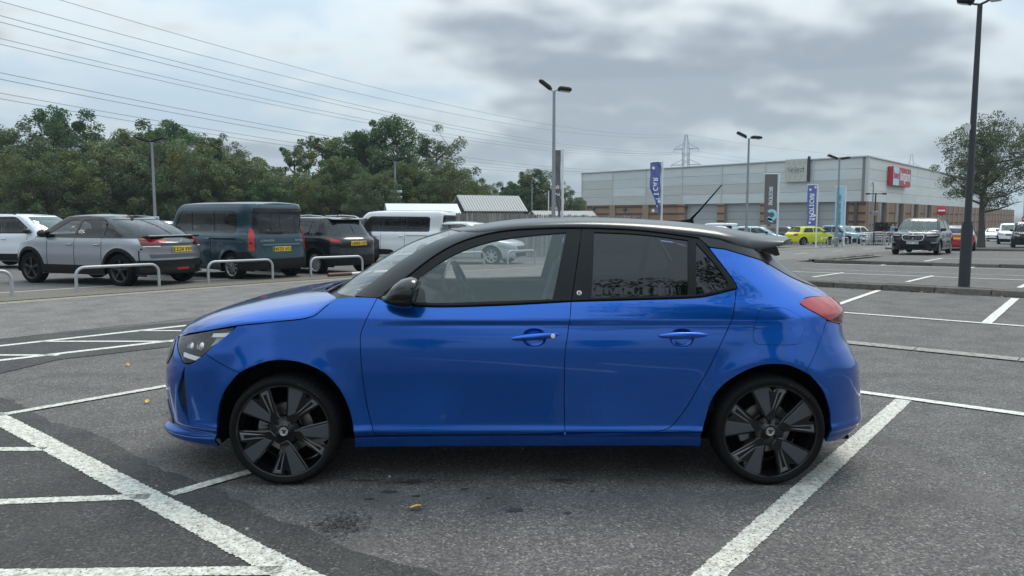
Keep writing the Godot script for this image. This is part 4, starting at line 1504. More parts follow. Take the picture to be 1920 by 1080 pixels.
func build_cars() -> void:
	var row := "cars parked in the bays beyond the hooped barriers"
	# --- silver coupe-like crossover with black wheels
	var rcs := 1.2 * PI / 2
	var s1 := {"L": 4.36, "W": 1.80, "H": 1.52, "wb": 2.67, "fo": .85, "r": .345, "belt": 1.01, "hood": 1.02, "nose": .84, "xa": -1.05, "xr0": -.28, "xr1": .78, "xd": 1.92, "bulge": .13, "roofw": .66, "sill": .26, "posts": [.06, .86], "win0": .20, "win1": 1.42, "win1t": .62, "clad": .30, "rim": "rim_dark", "spokes": 5,
		"paint": paint(lin(.30, .31, .34), .6, .36), "roof": paint(lin(.006, .006, .007), .1, .3), "du": .06, "rw0": .06, "rw1": .12, "rwt": .55, "rb": 3.2, "handle": null}
	s1.handle = s1.paint
	var r1 := 1.315 + rcs
	s1.extra = [
		["tail_light", 0, [[r1 - 1.08, .975], [r1 - .50, .985], [r1 - .48, .83], [r1 - 1.02, .84]], "dark_red", .010],
		["tail_light_strip", 0, [[r1 - 1.04, .855, 1], [r1 - .50, .855, 1], [r1 - .48, .83, 1], [r1 - 1.0, .835, 1]], "white", .014],
		["tail_light_blade", 0, [[r1 - 1.12, 1.0, 1], [ru(s1, .36), .96, 1], [ru(s1, .36), .935, 1], [r1 - 1.10, .975, 1]], "red", .016],
		["boot_panel", 0, [[ru(s1, .62), 1.0, 1], [r1 + .05, 1.008, 1], [r1 + .05, .855, 1], [ru(s1, .52), .86, 1]], "gloss", .008, .04, "joined"],
		["boot_step", 0, [[ru(s1, .68), .68, 1], [r1 + .05, .68, 1], [r1 + .05, .60, 1], [ru(s1, .66), .60, 1]], mat(lin(.09, .09, .10), .5), .004, .04, "joined"],
		["rear_diffuser", 0, [[ru(s1, .80), .42, 1], [r1 + .05, .42, 1], [r1 + .05, .30, 1], [ru(s1, .78), .30, 1]], "gloss", .009, .04, "joined"],
		["bumper_groove", 0, [[r1 - 1.16, .76, 1], [r1 - 1.12, .76, 1], [r1 - 1.12, .56, 1], [r1 - 1.15, .56, 1]], "black", .004],
		["fog_light", 0, [[ru(s1, .16), .39, 1], [r1 + .05, .39, 1], [r1 + .05, .35, 1], [ru(s1, .16), .35, 1]], "red", .014, .04, "joined"],
	]
	s1.plates = [["CE24 VVF", true, .775, "yellow_plate", .012, true]]
	var c1 := make_car("parked_crossover", "silver crossover with black roof and black wheels parked behind a hooped barrier", s1, on(-9.05, -16.75), 68, row)
	var sp := MB.new()
	sp.prism(PackedVector2Array([Vector2(1.72, 1.055), Vector2(1.93, 1.075), Vector2(2.0, 1.06), Vector2(1.99, 1.03), Vector2(1.86, 1.02)]), -.66, .66, .008)
	part(c1, "boot_spoiler", sp, MC.gloss)
	var fin := MB.new()
	fin.prism(PackedVector2Array([Vector2(.62, 1.50), Vector2(.80, 1.565), Vector2(.83, 1.49)]), -.02, .02, .01)
	part(c1, "roof_fin", fin, MC.black)
	for t in [["chevron_badge", .945]]:
		var ch := MB.new()
		for k in 2:
			ch.prism(PackedVector2Array([Vector2(-.05, -.02 + k * .025), Vector2(0, .02 + k * .025), Vector2(.05, -.02 + k * .025), Vector2(.05, -.038 + k * .025), Vector2(0, .002 + k * .025), Vector2(-.05, -.038 + k * .025)]), 0, .006)
		var o := part(c1, t[0], ch, MC.chrome)
		o.position = Vector3(2.175, t[1], 0)
		o.rotation.y = PI / 2
	# --- teal van-like people carrier
	var s2 := {"L": 4.40, "W": 1.85, "H": 1.85, "wb": 2.785, "fo": .89, "r": .33, "belt": 1.10, "hood": 1.12, "nose": .98, "xa": -1.25, "xr0": -.62, "xr1": 1.98, "xd": 2.06, "roofw": .80, "sill": .25, "posts": [-.28, .62], "win0": .16, "win1": 1.60, "win1t": 1.52, "wintop": .24, "clad": .0, "rim": "rim_grey", "spokes": 10, "twin": false,
		"paint": paint(lin(.020, .052, .070), .5, .36), "du": .06, "rw0": .02, "rw1": .20, "rwt": 1.02, "rb": 7.0, "taper": .02, "glass": "glass", "rear_glass": "glass"}
	var r2 := 1.37 + rcs
	s2.extra = [
		["tail_light", 0, [[r2 - .84, 1.06, 1], [r2 - .50, 1.06, 1], [r2 - .50, .70, 1], [r2 - .78, .70, 1]], "red", .016],
		["tail_light", 1, [[r2 - .88, 1.24, 1], [r2 - .72, 1.23, 1], [r2 - .50, 1.06, 1], [r2 - .84, 1.06, 1]], "red", .016],
		["plate_recess", 0, [[ru(s2, .52), .82, 1], [r2 + .05, .82, 1], [r2 + .05, .66, 1], [ru(s2, .42), .66, 1]], s2.paint, .004, .04, "joined"],
		["tailgate_handle", 0, [[ru(s2, .56), .855, 1], [r2 + .05, .855, 1], [r2 + .05, .815, 1], [ru(s2, .52), .815, 1]], mat(lin(.09, .15, .19), .4), .018, .04, "joined"],
		["bumper_trim", 0, [[1.80, .66, 1], [r2 - .80, .68, 1], [r2 - .50, .52, 1], [r2 + .05, .50, 1], [r2 + .05, .26, 1], [1.80, .26, 1]], "plastic", .016, .04, "joined"],
		["slide_rail", 0, [[.66, .985, 1], [1.72, .985, 1], [1.72, .955, 1], [.66, .955, 1]], "black", .003],
		["side_bump", 0, [[-1.0, .50], [.10, .50], [.24, .40], [.20, .34], [-1.0, .34]], "plastic", .014],
		["side_chrome", 0, [[-.42, .455, 1], [.02, .455, 1], [.02, .435, 1], [-.42, .435, 1]], "chrome", .018],
		["reflector", 1, [[r2 - .03, 1.765, 1], [r2 + .05, 1.765, 1], [r2 + .05, 1.74, 1], [r2 - .03, 1.74, 1]], "dark_red", .006, .06, "joined"],
	]
	s2.plates = [["BW25 UOF", true, .73, "yellow_plate", .012, true]]
	var c2 := make_car("parked_van", "dark teal people-carrier van with tall red tail lights parked behind a hooped barrier", s2, on(-7.2, -19.0), 55, row)
	words(c2, "maker_lettering", "CITROËN", .05, Vector3(2.112, .93, .42), Basis(Vector3.UP, PI / 2).scaled(Vector3(1, 1, 1.35)), MC.chrome, "Droid Sans", true, .004)
	words(c2, "model_lettering", "Berlingo", .045, Vector3(2.112, .93, -.50), Basis(Vector3.UP, PI / 2), MC.chrome, "Droid Sans", true, .004)
	var wp := MB.new()
	wp.tube([Vector3(2.10, 1.10, -.05), Vector3(2.10, 1.105, .15), Vector3(2.095, 1.115, .42)], [.012, .010, .006], 5)
	wp.tube([Vector3(2.04, 1.62, -.30), Vector3(2.03, 1.66, -.18)], .006, 5)
	part(c2, "rear_wiper", wp, MC.black)
	# --- dark navy compact crossover
	var s3 := {"L": 4.16, "W": 1.74, "H": 1.53, "wb": 2.54, "fo": .86, "r": .325, "belt": 1.0, "hood": .99, "nose": .80, "xa": -.98, "xr0": -.22, "xr1": 1.50, "xd": 1.86, "roofw": .68, "sill": .26, "posts": [.20, .92], "win0": .18, "win1": 1.26, "win1t": 1.10, "clad": .26, "rim": "rim_silver", "spokes": 14, "twin": false,
		"paint": paint(lin(.005, .007, .012), .2, .3), "du": .06, "rw0": .08, "rw1": .17, "rwt": .72, "rb": 3.6}
	var r3 := 1.25 + rcs
	s3.extra = [
		["tail_light", 0, [[r3 - 1.22, .995, 1], [r3 - .92, .975], [r3 - .50, .90], [r3 - .50, .82, 1], [r3 - .95, .84, 1], [r3 - 1.12, .93]], "dark_red", .010],
		["tail_light_claw", 0, [[r3 - 1.0, .955, 1], [r3 - .56, .895, 1], [r3 - .57, .85, 1], [r3 - .95, .87, 1]], "red", .016],
	]
	s3.plates = [["LM66 UJT", true, .83, "yellow_plate", .012]]
	var c3 := make_car("parked_crossover", "dark navy compact crossover with silver wheels and roof rails parked behind a hooped barrier", s3, on(-5.62, -20.9), 52, row)
	for sz in [-.56, .56]:
		var rail := MB.new()
		rail.tube([Vector3(-.15, 1.48, sz), Vector3(-.05, 1.535, sz), Vector3(.7, 1.56, sz), Vector3(1.25, 1.53, sz), Vector3(1.38, 1.475, sz)], .016, 8)
		part(c3, "roof_rail", rail, MC.chrome)
	var w3 := MB.new()
	w3.prism(PackedVector2Array([Vector2(1.30, 1.50), Vector2(1.66, 1.455), Vector2(1.65, 1.43), Vector2(1.40, 1.43)]), -.52, .52, .008)
	part(c3, "roof_spoiler", w3, s3.paint)
	var a3 := MB.new()
	a3.tube([Vector3(1.15, 1.53, 0), Vector3(1.30, 1.70, 0)], [.008, .004], 5)
	part(c3, "antenna", a3, MC.black)
	# --- white van standing along the far side
	var s4 := s2.duplicate()
	s4.paint = paint(lin(.70, .71, .72), 0.0, .35)
	s4.glass = "privacy"
	s4.rear_glass = "glass"
	s4.rim = "rim_silver"
	s4.clad = 0.0
	var r4 := r2
	s4.extra = [
		["tail_light", 0, [[r4 - .84, 1.06, 1], [r4 - .50, 1.06, 1], [r4 - .50, .70, 1], [r4 - .78, .70, 1]], "red", .016],
		["tail_light", 1, [[r4 - .88, 1.24, 1], [r4 - .72, 1.23, 1], [r4 - .50, 1.06, 1], [r4 - .84, 1.06, 1]], "red", .016],
		["slide_rail", 0, [[.66, .985, 1], [1.72, .985, 1], [1.72, .965, 1], [.66, .965, 1]], "black", .003],
		["side_bump", 0, [[-1.0, .50], [.10, .50], [.24, .40], [.20, .34], [-1.0, .34]], "plastic", .014],
		["fuel_flap", 0, [[1.10, .92], [1.36, .92], [1.36, .74], [1.10, .74]], s4.paint, .006],
	]
	s4.plates = [["", true, .73, "yellow_plate", .012]]
	make_car("parked_van", "white people-carrier van with dark side windows parked in front of the white marquee", s4, on(-4.1, -26.9), 76, row)
	# --- cars mostly hidden behind the first row
	var white_suv := spec({"L": 4.5, "W": 1.84, "H": 1.66, "wb": 2.67, "r": .35, "belt": 1.05, "hood": 1.05, "nose": .90, "xa": -1.05, "xr0": -.35, "xr1": 1.72, "xd": 2.0, "posts": [.15, 1.0], "win1": 1.65, "win1t": 1.5, "sill": .26, "clad": .34, "paint": paint(lin(.66, .68, .72), 0, .35), "du": .08})
	lamp_set(white_suv)
	var wsuv := make_car("parked_suv", "white crossover with black roof rails parked beyond the silver crossover, nose towards the road", white_suv, on(-15.1, -23.3), 262, row)
	for sz in [-.60, .60]:
		var rail := MB.new()
		rail.tube([Vector3(-.25, 1.60, sz), Vector3(-.1, 1.66, sz), Vector3(.8, 1.685, sz), Vector3(1.45, 1.655, sz), Vector3(1.6, 1.60, sz)], .018, 6)
		part(wsuv, "roof_rail", rail, MC.black)
	var grey_car := spec({"paint": paint(lin(.16, .17, .16), .3, .4), "H": 1.55, "W": 1.8, "detail": 0})
	make_car("parked_estate", "grey-green car half hidden behind the silver crossover, beyond its bonnet", grey_car, on(-17.6, -29.5), 250, row)
	var c7 := spec({"paint": paint(lin(.30, .31, .32), .4, .4), "H": 1.56, "detail": 0})
	make_car("parked_estate", "pale grey car whose roof shows beyond the silver crossover's tail", c7, on(-15.0, -30.5), 52, row)
	var c8 := spec({"L": 4.6, "H": 1.62, "W": 1.85, "wb": 2.75, "xr1": 1.9, "xd": 2.15, "paint": paint(lin(.03, .032, .036), .3, .35), "posts": [.2, 1.1], "win1": 1.8, "win1t": 1.65, "detail": 0})
	make_car("parked_estate", "dark grey estate car parked beyond the navy crossover's roof", c8, on(-6.7, -27.3), 58, row)
	var aqua := spec({"paint": paint(lin(.50, .54, .54), .35, .38), "rim": "rim_silver", "spokes": 7, "twin": false, "glass": "clear"})
	lamp_set(aqua)
	make_car("parked_hatchback", "pale silver hatchback parked nose to the road beside the white van", aqua, on(-1.6, -26.2), 250, row)
	# --- the row below the banners, across the road to the right
	var far := "cars parked below the banner poles"
	for q in [
		["parked_hatchback", "acid yellow hatchback with black roof spoiler standing beside the blue banner", {"paint": paint(lin(.58, .60, .02), .0, .35), "spokes": 5, "rim": "rim_grey", "belt": .96}, [1516, 59.0], 290.0],
		["parked_suv", "pale blue crossover parked behind the yellow hatchback", {"paint": paint(lin(.20, .32, .40), .3, .35), "H": 1.58, "L": 4.3, "W": 1.82, "nose": .86, "hood": .98, "clad": .25}, [1574, 64.0], 214.0],
		["parked_hatchback", "black hatchback facing out from the shutters beside the dark grey banner", {"paint": paint(lin(.006, .006, .007), .1, .3), "H": 1.50}, [1482, 66.0], 190.0],
		["parked_suv", "white crossover parked against the brick corner of the store", {"paint": paint(lin(.72, .73, .74), 0, .35), "H": 1.55}, [1602, 70.0], 300.0],
		["parked_hatchback", "dark red hatchback parked below the shutters", {"paint": paint(lin(.20, .012, .02), .2, .35), "H": 1.50}, [1434, 74.0], 300.0],
		["parked_hatchback", "silver hatchback parked next to the dark red one", {"paint": paint(lin(.45, .46, .47), .3, .35)}, [1404, 66.0], 240.0],
		["parked_saloon", "pale teal saloon parked nearest the road below the lamp post", {"paint": paint(lin(.26, .38, .42), .3, .35), "L": 4.4, "H": 1.42}, [1416, 50.0], 248.0],
		["parked_saloon", "white saloon with black window surrounds parked behind the blue hatchback's roof antenna", {"paint": paint(lin(.72, .73, .74), 0, .35), "L": 4.5, "H": 1.46, "wb": 2.7, "xr1": 1.5, "xd": 2.1}, [1345, 52.0], 256.0],
	]:
		var dd := spec(q[2])
		dd.detail = 0
		lamp_set(dd)
		if q[0] != "parked_saloon":
			dd.plates = [["", true, .72, "yellow_plate", .012], ["", false, .50, "white_plate", .012]]
		var x: float = (q[3][0] - 960.0) / 1400.0 * q[3][1]
		var oc := make_car(q[0], q[1], dd, on(x, -q[3][1]), q[4], far)
		if q[1].begins_with("acid"):
			var m := MB.new()
			m.prism(PackedVector2Array([Vector2(1.05, 1.43), Vector2(1.50, 1.40), Vector2(1.48, 1.36), Vector2(1.1, 1.36)]), -.50, .50, .008)
			part(oc, "roof_spoiler", m, MC.gloss)
	var vanw := s4.duplicate()
	vanw.detail = 0
	vanw.plates = []
	make_car("parked_van", "white van seen just above the blue hatchback's roof, below the shutters", vanw, on(19.6, -72.0), 70, far)
	# --- black SUV with twin grilles facing the camera, and its neighbours
	var s9 := {"L": 4.92, "W": 2.0, "H": 1.74, "wb": 2.97, "fo": .88, "r": .375, "belt": 1.12, "hood": 1.13, "nose": 1.0, "xa": -1.10, "xr0": -.40, "xr1": 1.85, "xd": 2.25, "roofw": .68, "sill": .27, "posts": [.25, 1.15], "win1": 1.8, "win1t": 1.6, "rim": "rim_grey", "spokes": 5, "fb": 5.5, "paint": paint(lin(.004, .004, .005), .0, .28), "du": .06, "mirror": paint(lin(.012, .012, .014), .3, .28)}
	var f9 := -1.465 - rcs
	s9.extra = [
		["kidney_surround", 0, [[fu(s9, .03), .95], [fu(s9, .40), .965], [fu(s9, .47), .90], [fu(s9, .40), .72], [fu(s9, .10), .70], [fu(s9, .035), .80]], "chrome", .010, .01],
		["kidney_grille", 0, [[fu(s9, .055), .93], [fu(s9, .39), .943], [fu(s9, .44), .89], [fu(s9, .38), .745], [fu(s9, .115), .725], [fu(s9, .06), .81]], "black", .016, .01],
		["headlight", 0, [[fu(s9, .52), .935], [fu(s9, .96), .975], [fu(s9, .975), .90], [fu(s9, .90), .83], [fu(s9, .58), .85]], "black", .008],
		["headlight_brow", 0, [[fu(s9, .54), .938, 1], [fu(s9, .95), .968, 1], [fu(s9, .94), .925, 1], [fu(s9, .58), .905, 1]], "lamp", .014],
		["bumper_blade", 0, [[fu(s9, .72), .63, 1], [fu(s9, .95), .64, 1], [fu(s9, .94), .60, 1], [fu(s9, .75), .59, 1]], "chrome", .014],
		["bumper_intake", 0, [[f9 - .05, .50, 1], [fu(s9, .55), .50, 1], [fu(s9, .48), .34, 1], [f9 - .05, .34, 1]], "black", .006, .03, "joined"],
		["side_intake", 0, [[fu(s9, .70), .57, 1], [fu(s9, .93), .58, 1], [fu(s9, .92), .40, 1], [fu(s9, .76), .40, 1]], "black", .006],
	]
	for k in 5:
		var zb := .11 + k * .06
		s9.extra.append(["grille_bar", 0, [[fu(s9, zb), .925, 1], [fu(s9, zb + .013), .925, 1], [fu(s9, zb + .013), .74, 1], [fu(s9, zb), .74, 1]], "rim_grey", .020, .01])
	s9.plates = [["GP21 CMZ", false, .60, "white_plate", .03]]
	var c9 := make_car("parked_suv", "black SUV with twin chrome-edged grilles facing out of its bay", s9, on(20.0, -36.4), 141)
	var rnd := MB.new()
	rnd.lathe([Vector2(0, .008), Vector2(.035, .006), Vector2(.04, 0)], 16)
	var rb := part(c9, "round_badge", rnd, MC.white)
	rb.position = Vector3(-2.33, .995, 0)
	rb.rotation = Vector3(0, -PI / 2, 0)
	var near := "cars beyond the black SUV"
	for q in [
		["parked_hatchback", "red hatchback with pale roof tucked beside the black SUV", {"paint": paint(lin(.36, .02, .03), .2, .35), "roof": paint(lin(.6, .6, .6), 0, .4), "H": 1.42, "L": 3.9}, [1789, 43.0], 335.0],
		["parked_suv", "white SUV facing out beyond the tree trunk", {"paint": paint(lin(.74, .75, .76), 0, .35), "H": 1.73, "L": 4.65, "W": 1.89, "wb": 2.7, "r": .36, "belt": 1.08, "hood": 1.08, "nose": .95, "clad": .26}, [1893, 62.0], 148.0],
		["parked_saloon", "low white car parked beyond the white SUV", {"paint": paint(lin(.74, .75, .76), 0, .35), "H": 1.38, "L": 4.3}, [1864, 76.0], 140.0],
		["parked_suv", "black off-roader with round headlights at the edge of the bays", {"paint": paint(lin(.006, .006, .007), .1, .3), "H": 1.72, "L": 4.3, "W": 1.85, "nose": .95, "hood": 1.05, "belt": 1.06, "r": .36}, [1925, 50.0], 148.0],
	]:
		var dd := spec(q[2])
		dd.detail = 0
		lamp_set(dd)
		dd.plates = [["", true, .72, "yellow_plate", .012], ["", false, .52, "white_plate", .012]]
		make_car(q[0], q[1], dd, on((q[3][0] - 960.0) / 1400.0 * q[3][1], -q[3][1]), q[4], near)

func ru(d: Dictionary, z: float) -> float:
	# u of a point z metres from the middle of the tail
	return d.wb * .5 - .02 + 1.2 * acos(pow(clampf(z / (d.W * .5), 0, .9999), d.get("rb", 3.6) * .5))

func fu(d: Dictionary, z: float) -> float:
	return -d.wb * .5 + .02 - 1.2 * acos(pow(clampf(z / (d.W * .5), 0, .9999), d.get("fb", 3.6) * .5))

func x_u(x: float) -> float:
	return x
# ---------------------------------------------------------------- ground
func asphalt(base: float, warm: float, sd: int, grain := 1.0) -> StandardMaterial3D:
	var m := mat(Color.WHITE, 0.92)
	m.albedo_texture = noise_tex(1024, 0.16, FastNoiseLite.TYPE_CELLULAR, [[0.0, lin(base * .53, base * .50, base * .48)], [.35, lin(base * .82, base * .77, base * .74)], [.75, lin(base * 1.14 * warm, base * 1.10, base * 1.03)], [.93, lin(base * 1.5 * warm, base * 1.43, base * 1.32)], [1.0, lin(base * 2.6, base * 2.5, base * 2.3)]], 1, sd)
	m.uv1_triplanar = true
	m.uv1_world_triplanar = true
	m.uv1_scale = Vector3.ONE * 0.66
	m.uv1_triplanar_sharpness = 8.0
	m.heightmap_enabled = true
	m.heightmap_scale = 0.30 * grain
	m.heightmap_texture = noise_tex(1024, 0.13, FastNoiseLite.TYPE_CELLULAR, [], 1, sd + 5)
	m.detail_enabled = true
	m.detail_blend_mode = BaseMaterial3D.BLEND_MODE_MUL
	m.detail_uv_layer = BaseMaterial3D.DETAIL_UV_2
	m.uv2_triplanar = true
	m.uv2_world_triplanar = true
	m.uv2_scale = Vector3.ONE * 0.137
	m.detail_albedo = noise_tex(1024, 0.012, FastNoiseLite.TYPE_SIMPLEX_SMOOTH, [[0.0, grey(.80)], [.4, grey(.92)], [.65, grey(.98)], [1.0, grey(1.0)]], 6, sd + 9)
	return m

func sheet(pts: Array, h: float, step := 1.0) -> MB:
	# a flat area of ground inside an outline of [x, z], following the fall of the land
	var m := MB.new()
	var poly := PackedVector2Array()
	for p in pts:
		poly.append(Vector2(p[0], p[1]))
	var lo := poly[0]
	var hi := poly[0]
	for p in poly:
		lo = lo.min(p); hi = hi.max(p)
	# cut into strips along z so that it bends with the ground
	var z := lo.y
	while z < hi.y:
		var z1 := minf(z + step, hi.y)
		for q in Geometry2D.intersect_polygons(poly, PackedVector2Array([Vector2(lo.x - 1, z), Vector2(hi.x + 1, z), Vector2(hi.x + 1, z1), Vector2(lo.x - 1, z1)])):
			var tt := Geometry2D.triangulate_polygon(q)
			for k in range(0, tt.size(), 3):
				var a := q[tt[k]]; var b := q[tt[k + 1]]; var c := q[tt[k + 2]]
				var pa := on(a.x, a.y, h); var pb := on(b.x, b.y, h); var pc := on(c.x, c.y, h)
				if (pb - pa).cross(pc - pa).y < 0:
					m.tri(pa, pc, pb)
				else:
					m.tri(pa, pb, pc)
		z = z1
	return m

func build_ground() -> void:
	var g := MB.new()
	var rows := []
	var zs := []
	var z := 60.0
	while z > -12.0:
		zs.append(z); z -= 6.0
	z = -12.0
	while z > -20.0:
		zs.append(z); z -= 0.5
	while z > -260.0:
		zs.append(z); z -= 20.0
	zs.append_array([-260.0, -400.0, -600.0])
	for k in zs:
		var row := []
		for x in [-500.0, -300.0, -80.0, -20.0, 0.0, 20.0, 80.0, 300.0, 500.0]:
			row.append(on(x, k))
		rows.append(row)
	g.grid(rows, false)
	structure("ground", g, asphalt(.112, 1.06, 3))
	# --- frame of the car park: a runs along the road, b across it towards the camera
	# the service road, its double yellow edge line and the verge with the hoops
	structure("road", sheet([ab(-60, .05), ab(130, .05), ab(130, 4.33), ab(-60, 4.33)], .004), asphalt(.155, 1.02, 31, .7))
	var dark := asphalt(.055, 1.0, 57, .9)
	structure("asphalt_patch", sheet([[-9.0, -5.5], [-6.0, -8.65], [-4.35, -10.24], [-2.4, -12.6], [-1.9, -10.4], [-3.74, -8.14], [-4.53, -7.37], [-4.67, -6.7], [-6.5, -5.0]], .006), dark)
	structure("asphalt_patch", sheet(ragged([[-4.1, -5.86], [-3.11, -5.02], [-2.81, -4.85], [-2.09, -4.2], [-1.64, -3.86], [-1.17, -3.43], [-.88, -3.25], [-.71, -3.09], [-.35, -2.91], [.3, -2.4], [.4, -1.5], [-5.5, -1.2], [-6.5, -4.0]], .05, 5), .006), dark)
	structure("verge", sheet([ab(-60, -1.75), ab(130, -1.75), ab(130, -.12), ab(-60, -.12)], .012), gravelly(lin(.125, .112, .095), 41))
	var edging := mat(lin(.30, .285, .26), .9)
	structure("concrete_edging", sheet([ab(-60, -1.9), ab(130, -1.9), ab(130, -1.75), ab(-60, -1.75)], .016), edging)
	var yellow := worn(lin(.62, .57, .42), 71, .33)
	for b in [-.02, .16]:
		structure("edge_line", sheet([ab(-40, b), ab(120, b), ab(120, b + .07), ab(-40, b + .07)], .0085), yellow)
	# --- white bay markings
	var white := worn(lin(.66, .66, .62), 81, .35)
	var whiter := worn(lin(.74, .74, .72), 83, .27)
	for l in [
		[-3.75, -5.27, -.45, -2.50, .135], [-3.68, -5.25, -2.55, -6.62, .085], [-4.2, -4.44, -2.86, -4.46, .075], [-3.4, -3.52, -1.84, -3.68, .075], [-2.6, -2.84, -.93, -2.88, .075], [-1.75, -3.71, -1.30, -4.25, .075], 
	]:
		structure("bay_line", stripe(Vector2(l[0], l[1]), Vector2(l[2], l[3]), l[4], .0095, true), white)
	structure("bay_line", stripe(Vector2(.603, -2.62), Vector2(3.055, -5.72), .114, .0045, true), worn(lin(.66, .65, .61), 85, .35))
	for l in [
		[-7.5, -6.05, -3.9, -10.15, .10], [-7.0, -5.35, -3.0, -9.45, .10], [-5.41, -8.46, -3.5, -8.46, .07], [-4.67, -9.27, -3.5, -9.27, .07], [-6.2, -7.6, -4.67, -7.6, .07],
		[2.55, -6.20, 9.0, -1.0, .10], [4.3, -11.6, 9.5, -7.4, .10], [5.2, -11.95, 7.18, -14.54, .10], [6.40, -9.98, 8.84, -13.04, .12], [8.9, -7.9, 11.3, -10.9, .12],
		[6.9, -21.3, 16.0, -13.8, .11], [7.36, -18.24, 8.95, -20.1, .10], [8.84, -16.66, 10.6, -18.75, .10], [10.32, -15.13, 12.2, -17.3, .10], [10.4, -25.6, 20.0, -17.7, .11], [12.0, -24.3, 13.6, -26.2, .11], [13.9, -22.6, 15.6, -24.8, .11], [8.6, -22.1, 18.0, -14.6, .05],
		[15.2, -27.5, 17.5, -30.4, .12], [17.2, -30.8, 26.0, -23.5, .11], [24.0, -31.0, 26.5, -34.2, .12], [30.0, -30.0, 33.0, -34.0, .12], [20.5, -39.0, 24.5, -44.0, .12], [30.5, -42.5, 33.5, -46.5, .12], [36.0, -48.0, 39.0, -52.0, .12],
		# bays behind the camera, mirrored in the doors
		[.9, -.2, 3.3, -3.1, .10], [-1.4, 1.4, .9, -1.4, .10], [3.4, 2.0, 5.8, -.9, .10], [1.2, 3.4, 3.5, .6, .10], [-6.0, 1.0, -1.6, 4.6, .10], [1.6, 7.3, 6.0, 10.9, .10], [-9, 6, 12, 23, .10],
	]:
		structure("bay_line", stripe(Vector2(l[0], l[1]), Vector2(l[2], l[3]), l[4], .0085, false), whiter)
	for k in 9:
		var p := ab(26.0 + k * 6.0, 2.2)
		var q := ab(28.0 + k * 6.0, 2.2)
		structure("centre_line", stripe(Vector2(p[0], p[1]), Vector2(q[0], q[1]), .10, .010, false), whiter)
	# --- concrete drain channel crossing the bays
	var ch := Node3D.new()
	ch.name = "drain_channel"
	ch.set_meta("kind", "structure")
	add_child(ch)
	var cm := gravelly(lin(.25, .235, .215), 47)
	var d0 := Vector2(2.2, -9.72)
	var dir := Vector2(.772, .635)
	for k in 9:
		var a := d0 + dir * (k * .93)
		var b := a + dir * .918
		var m := MB.new()
		var s := Vector2(-dir.y, dir.x) * .11
		var pts := [a - s, b - s, b + s, a + s]
		var rr := []
		for p in pts:
			rr.append([p.x, p.y])
		m = sheet(rr, .012)
		part(ch, "channel_slab", m, cm)
	# --- kerbed strips between the bay rows
	var kerb_mats := [gravelly(lin(.115, .108, .092), 61), gravelly(lin(.095, .09, .078), 62), gravelly(lin(.145, .135, .118), 63)]
	var moss := gravelly(lin(.075, .070, .045), 64)
	kerb_line("kerb", Vector2(4.6, -17.15), Vector2(22.0, -2.85), kerb_mats, moss, 1)
	kerb_line("kerb", Vector2(10.75, -26.4), Vector2(33.0, -8.1), kerb_mats, moss, 2)
	kerb_line("kerb", Vector2(10.9, -26.9), Vector2(15.6, -32.6), kerb_mats, moss, 3)
	kerb_line("kerb", Vector2(22.5, -45.0), Vector2(52.0, -20.7), kerb_mats, moss, 4)
	structure("paved_island", sheet([[10.5, -27.6], [11.4, -26.9], [16.2, -32.6], [16.0, -34.3]], .05), gravelly(lin(.16, .135, .11), 66))
	# --- oil spots soaked into the tarmac
	var oil := mat(lin(.030, .030, .031), .8)
	oil.heightmap_enabled = false
	var rng := RandomNumberGenerator.new()
	rng.seed = 9
	for o in [[-.80, -3.925, .07, .016], [-.54, -3.90, .085, .030], [-.44, -3.94, .03, .012], [-.64, -3.76, .045, .022], [-.49, -3.70, .03, .016], [-.72, -3.66, .03, .014], [.01, -3.515, .048, .028], [.27, -3.48, .022, .014], [.26, -3.93, .055, .020], [.31, -3.88, .02, .010], [-.30, -3.93, .02, .01], [-.25, -3.80, .025, .012], [.42, -3.77, .022, .006], [-.12, -3.67, .014, .008]]:
		var m := MB.new()
		var ring := []
		for k in 26:
			var a := TAU * k / 26.0
			var w := rng.randf_range(.55, 1.12)
			ring.append(on(o[0] + cos(a) * o[2] * w, o[1] + sin(a) * o[3] * w, .0035))
		for k in 26:
			m.tri(on(o[0], o[1], .0035), ring[(k + 1) % 26], ring[k])
		structure("oil_stain", m, oil)
	var soak := mat(lin(.050, .049, .048), .85)
	# a wider blot of many drips near the front wheel, and another by the bumper
	for o in [[-.80, -3.33, .075, .065, 520], [-.55, -3.90, .10, .022, 160], [.28, -3.92, .08, .016, 110], [-2.42, -5.35, .10, .05, 160]]:
		var m := MB.new()
		for j in o[4]:
			var cx: float = o[0] + rng.randfn() * o[2]
			var cz: float = o[1] + rng.randfn() * o[3]
			var r := rng.randf_range(.0025, .0075)
			var ring := []
			for k in 9:
				var a := TAU * k / 9.0
				ring.append(on(cx + cos(a) * r * rng.randf_range(.6, 1.3), cz + sin(a) * r * rng.randf_range(.5, 1.1), .0075))
			for k in 9:
				m.tri(on(cx, cz, .0075), ring[(k + 1) % 9], ring[k])
		structure("oil_drips", m, soak)
	# loose grit and chippings
	var grit := MB.new()
	for j in 2600:
		var c := on(rng.randf_range(-4.5, 5.5), -2.4 - pow(rng.randf(), 1.4) * 9.0, .005)
		var r := rng.randf_range(.0018, .0055) * (2.2 if rng.randf() < .03 else 1.0)
		var pk := []
		for k in 4:
			var a := TAU * k / 4.0 + rng.randf()
			pk.append(c + Vector3(cos(a) * r, 0, sin(a) * r * rng.randf_range(.6, 1.0)))
		var tip := c + Vector3(rng.randf_range(-r, r) * .4, r * rng.randf_range(.6, 1.1), 0)
		for k in 4:
			grit.tri(pk[(k + 1) % 4], pk[k], tip)
	var go := part(self, "grit", grit, mat(lin(.30, .285, .26), .9))
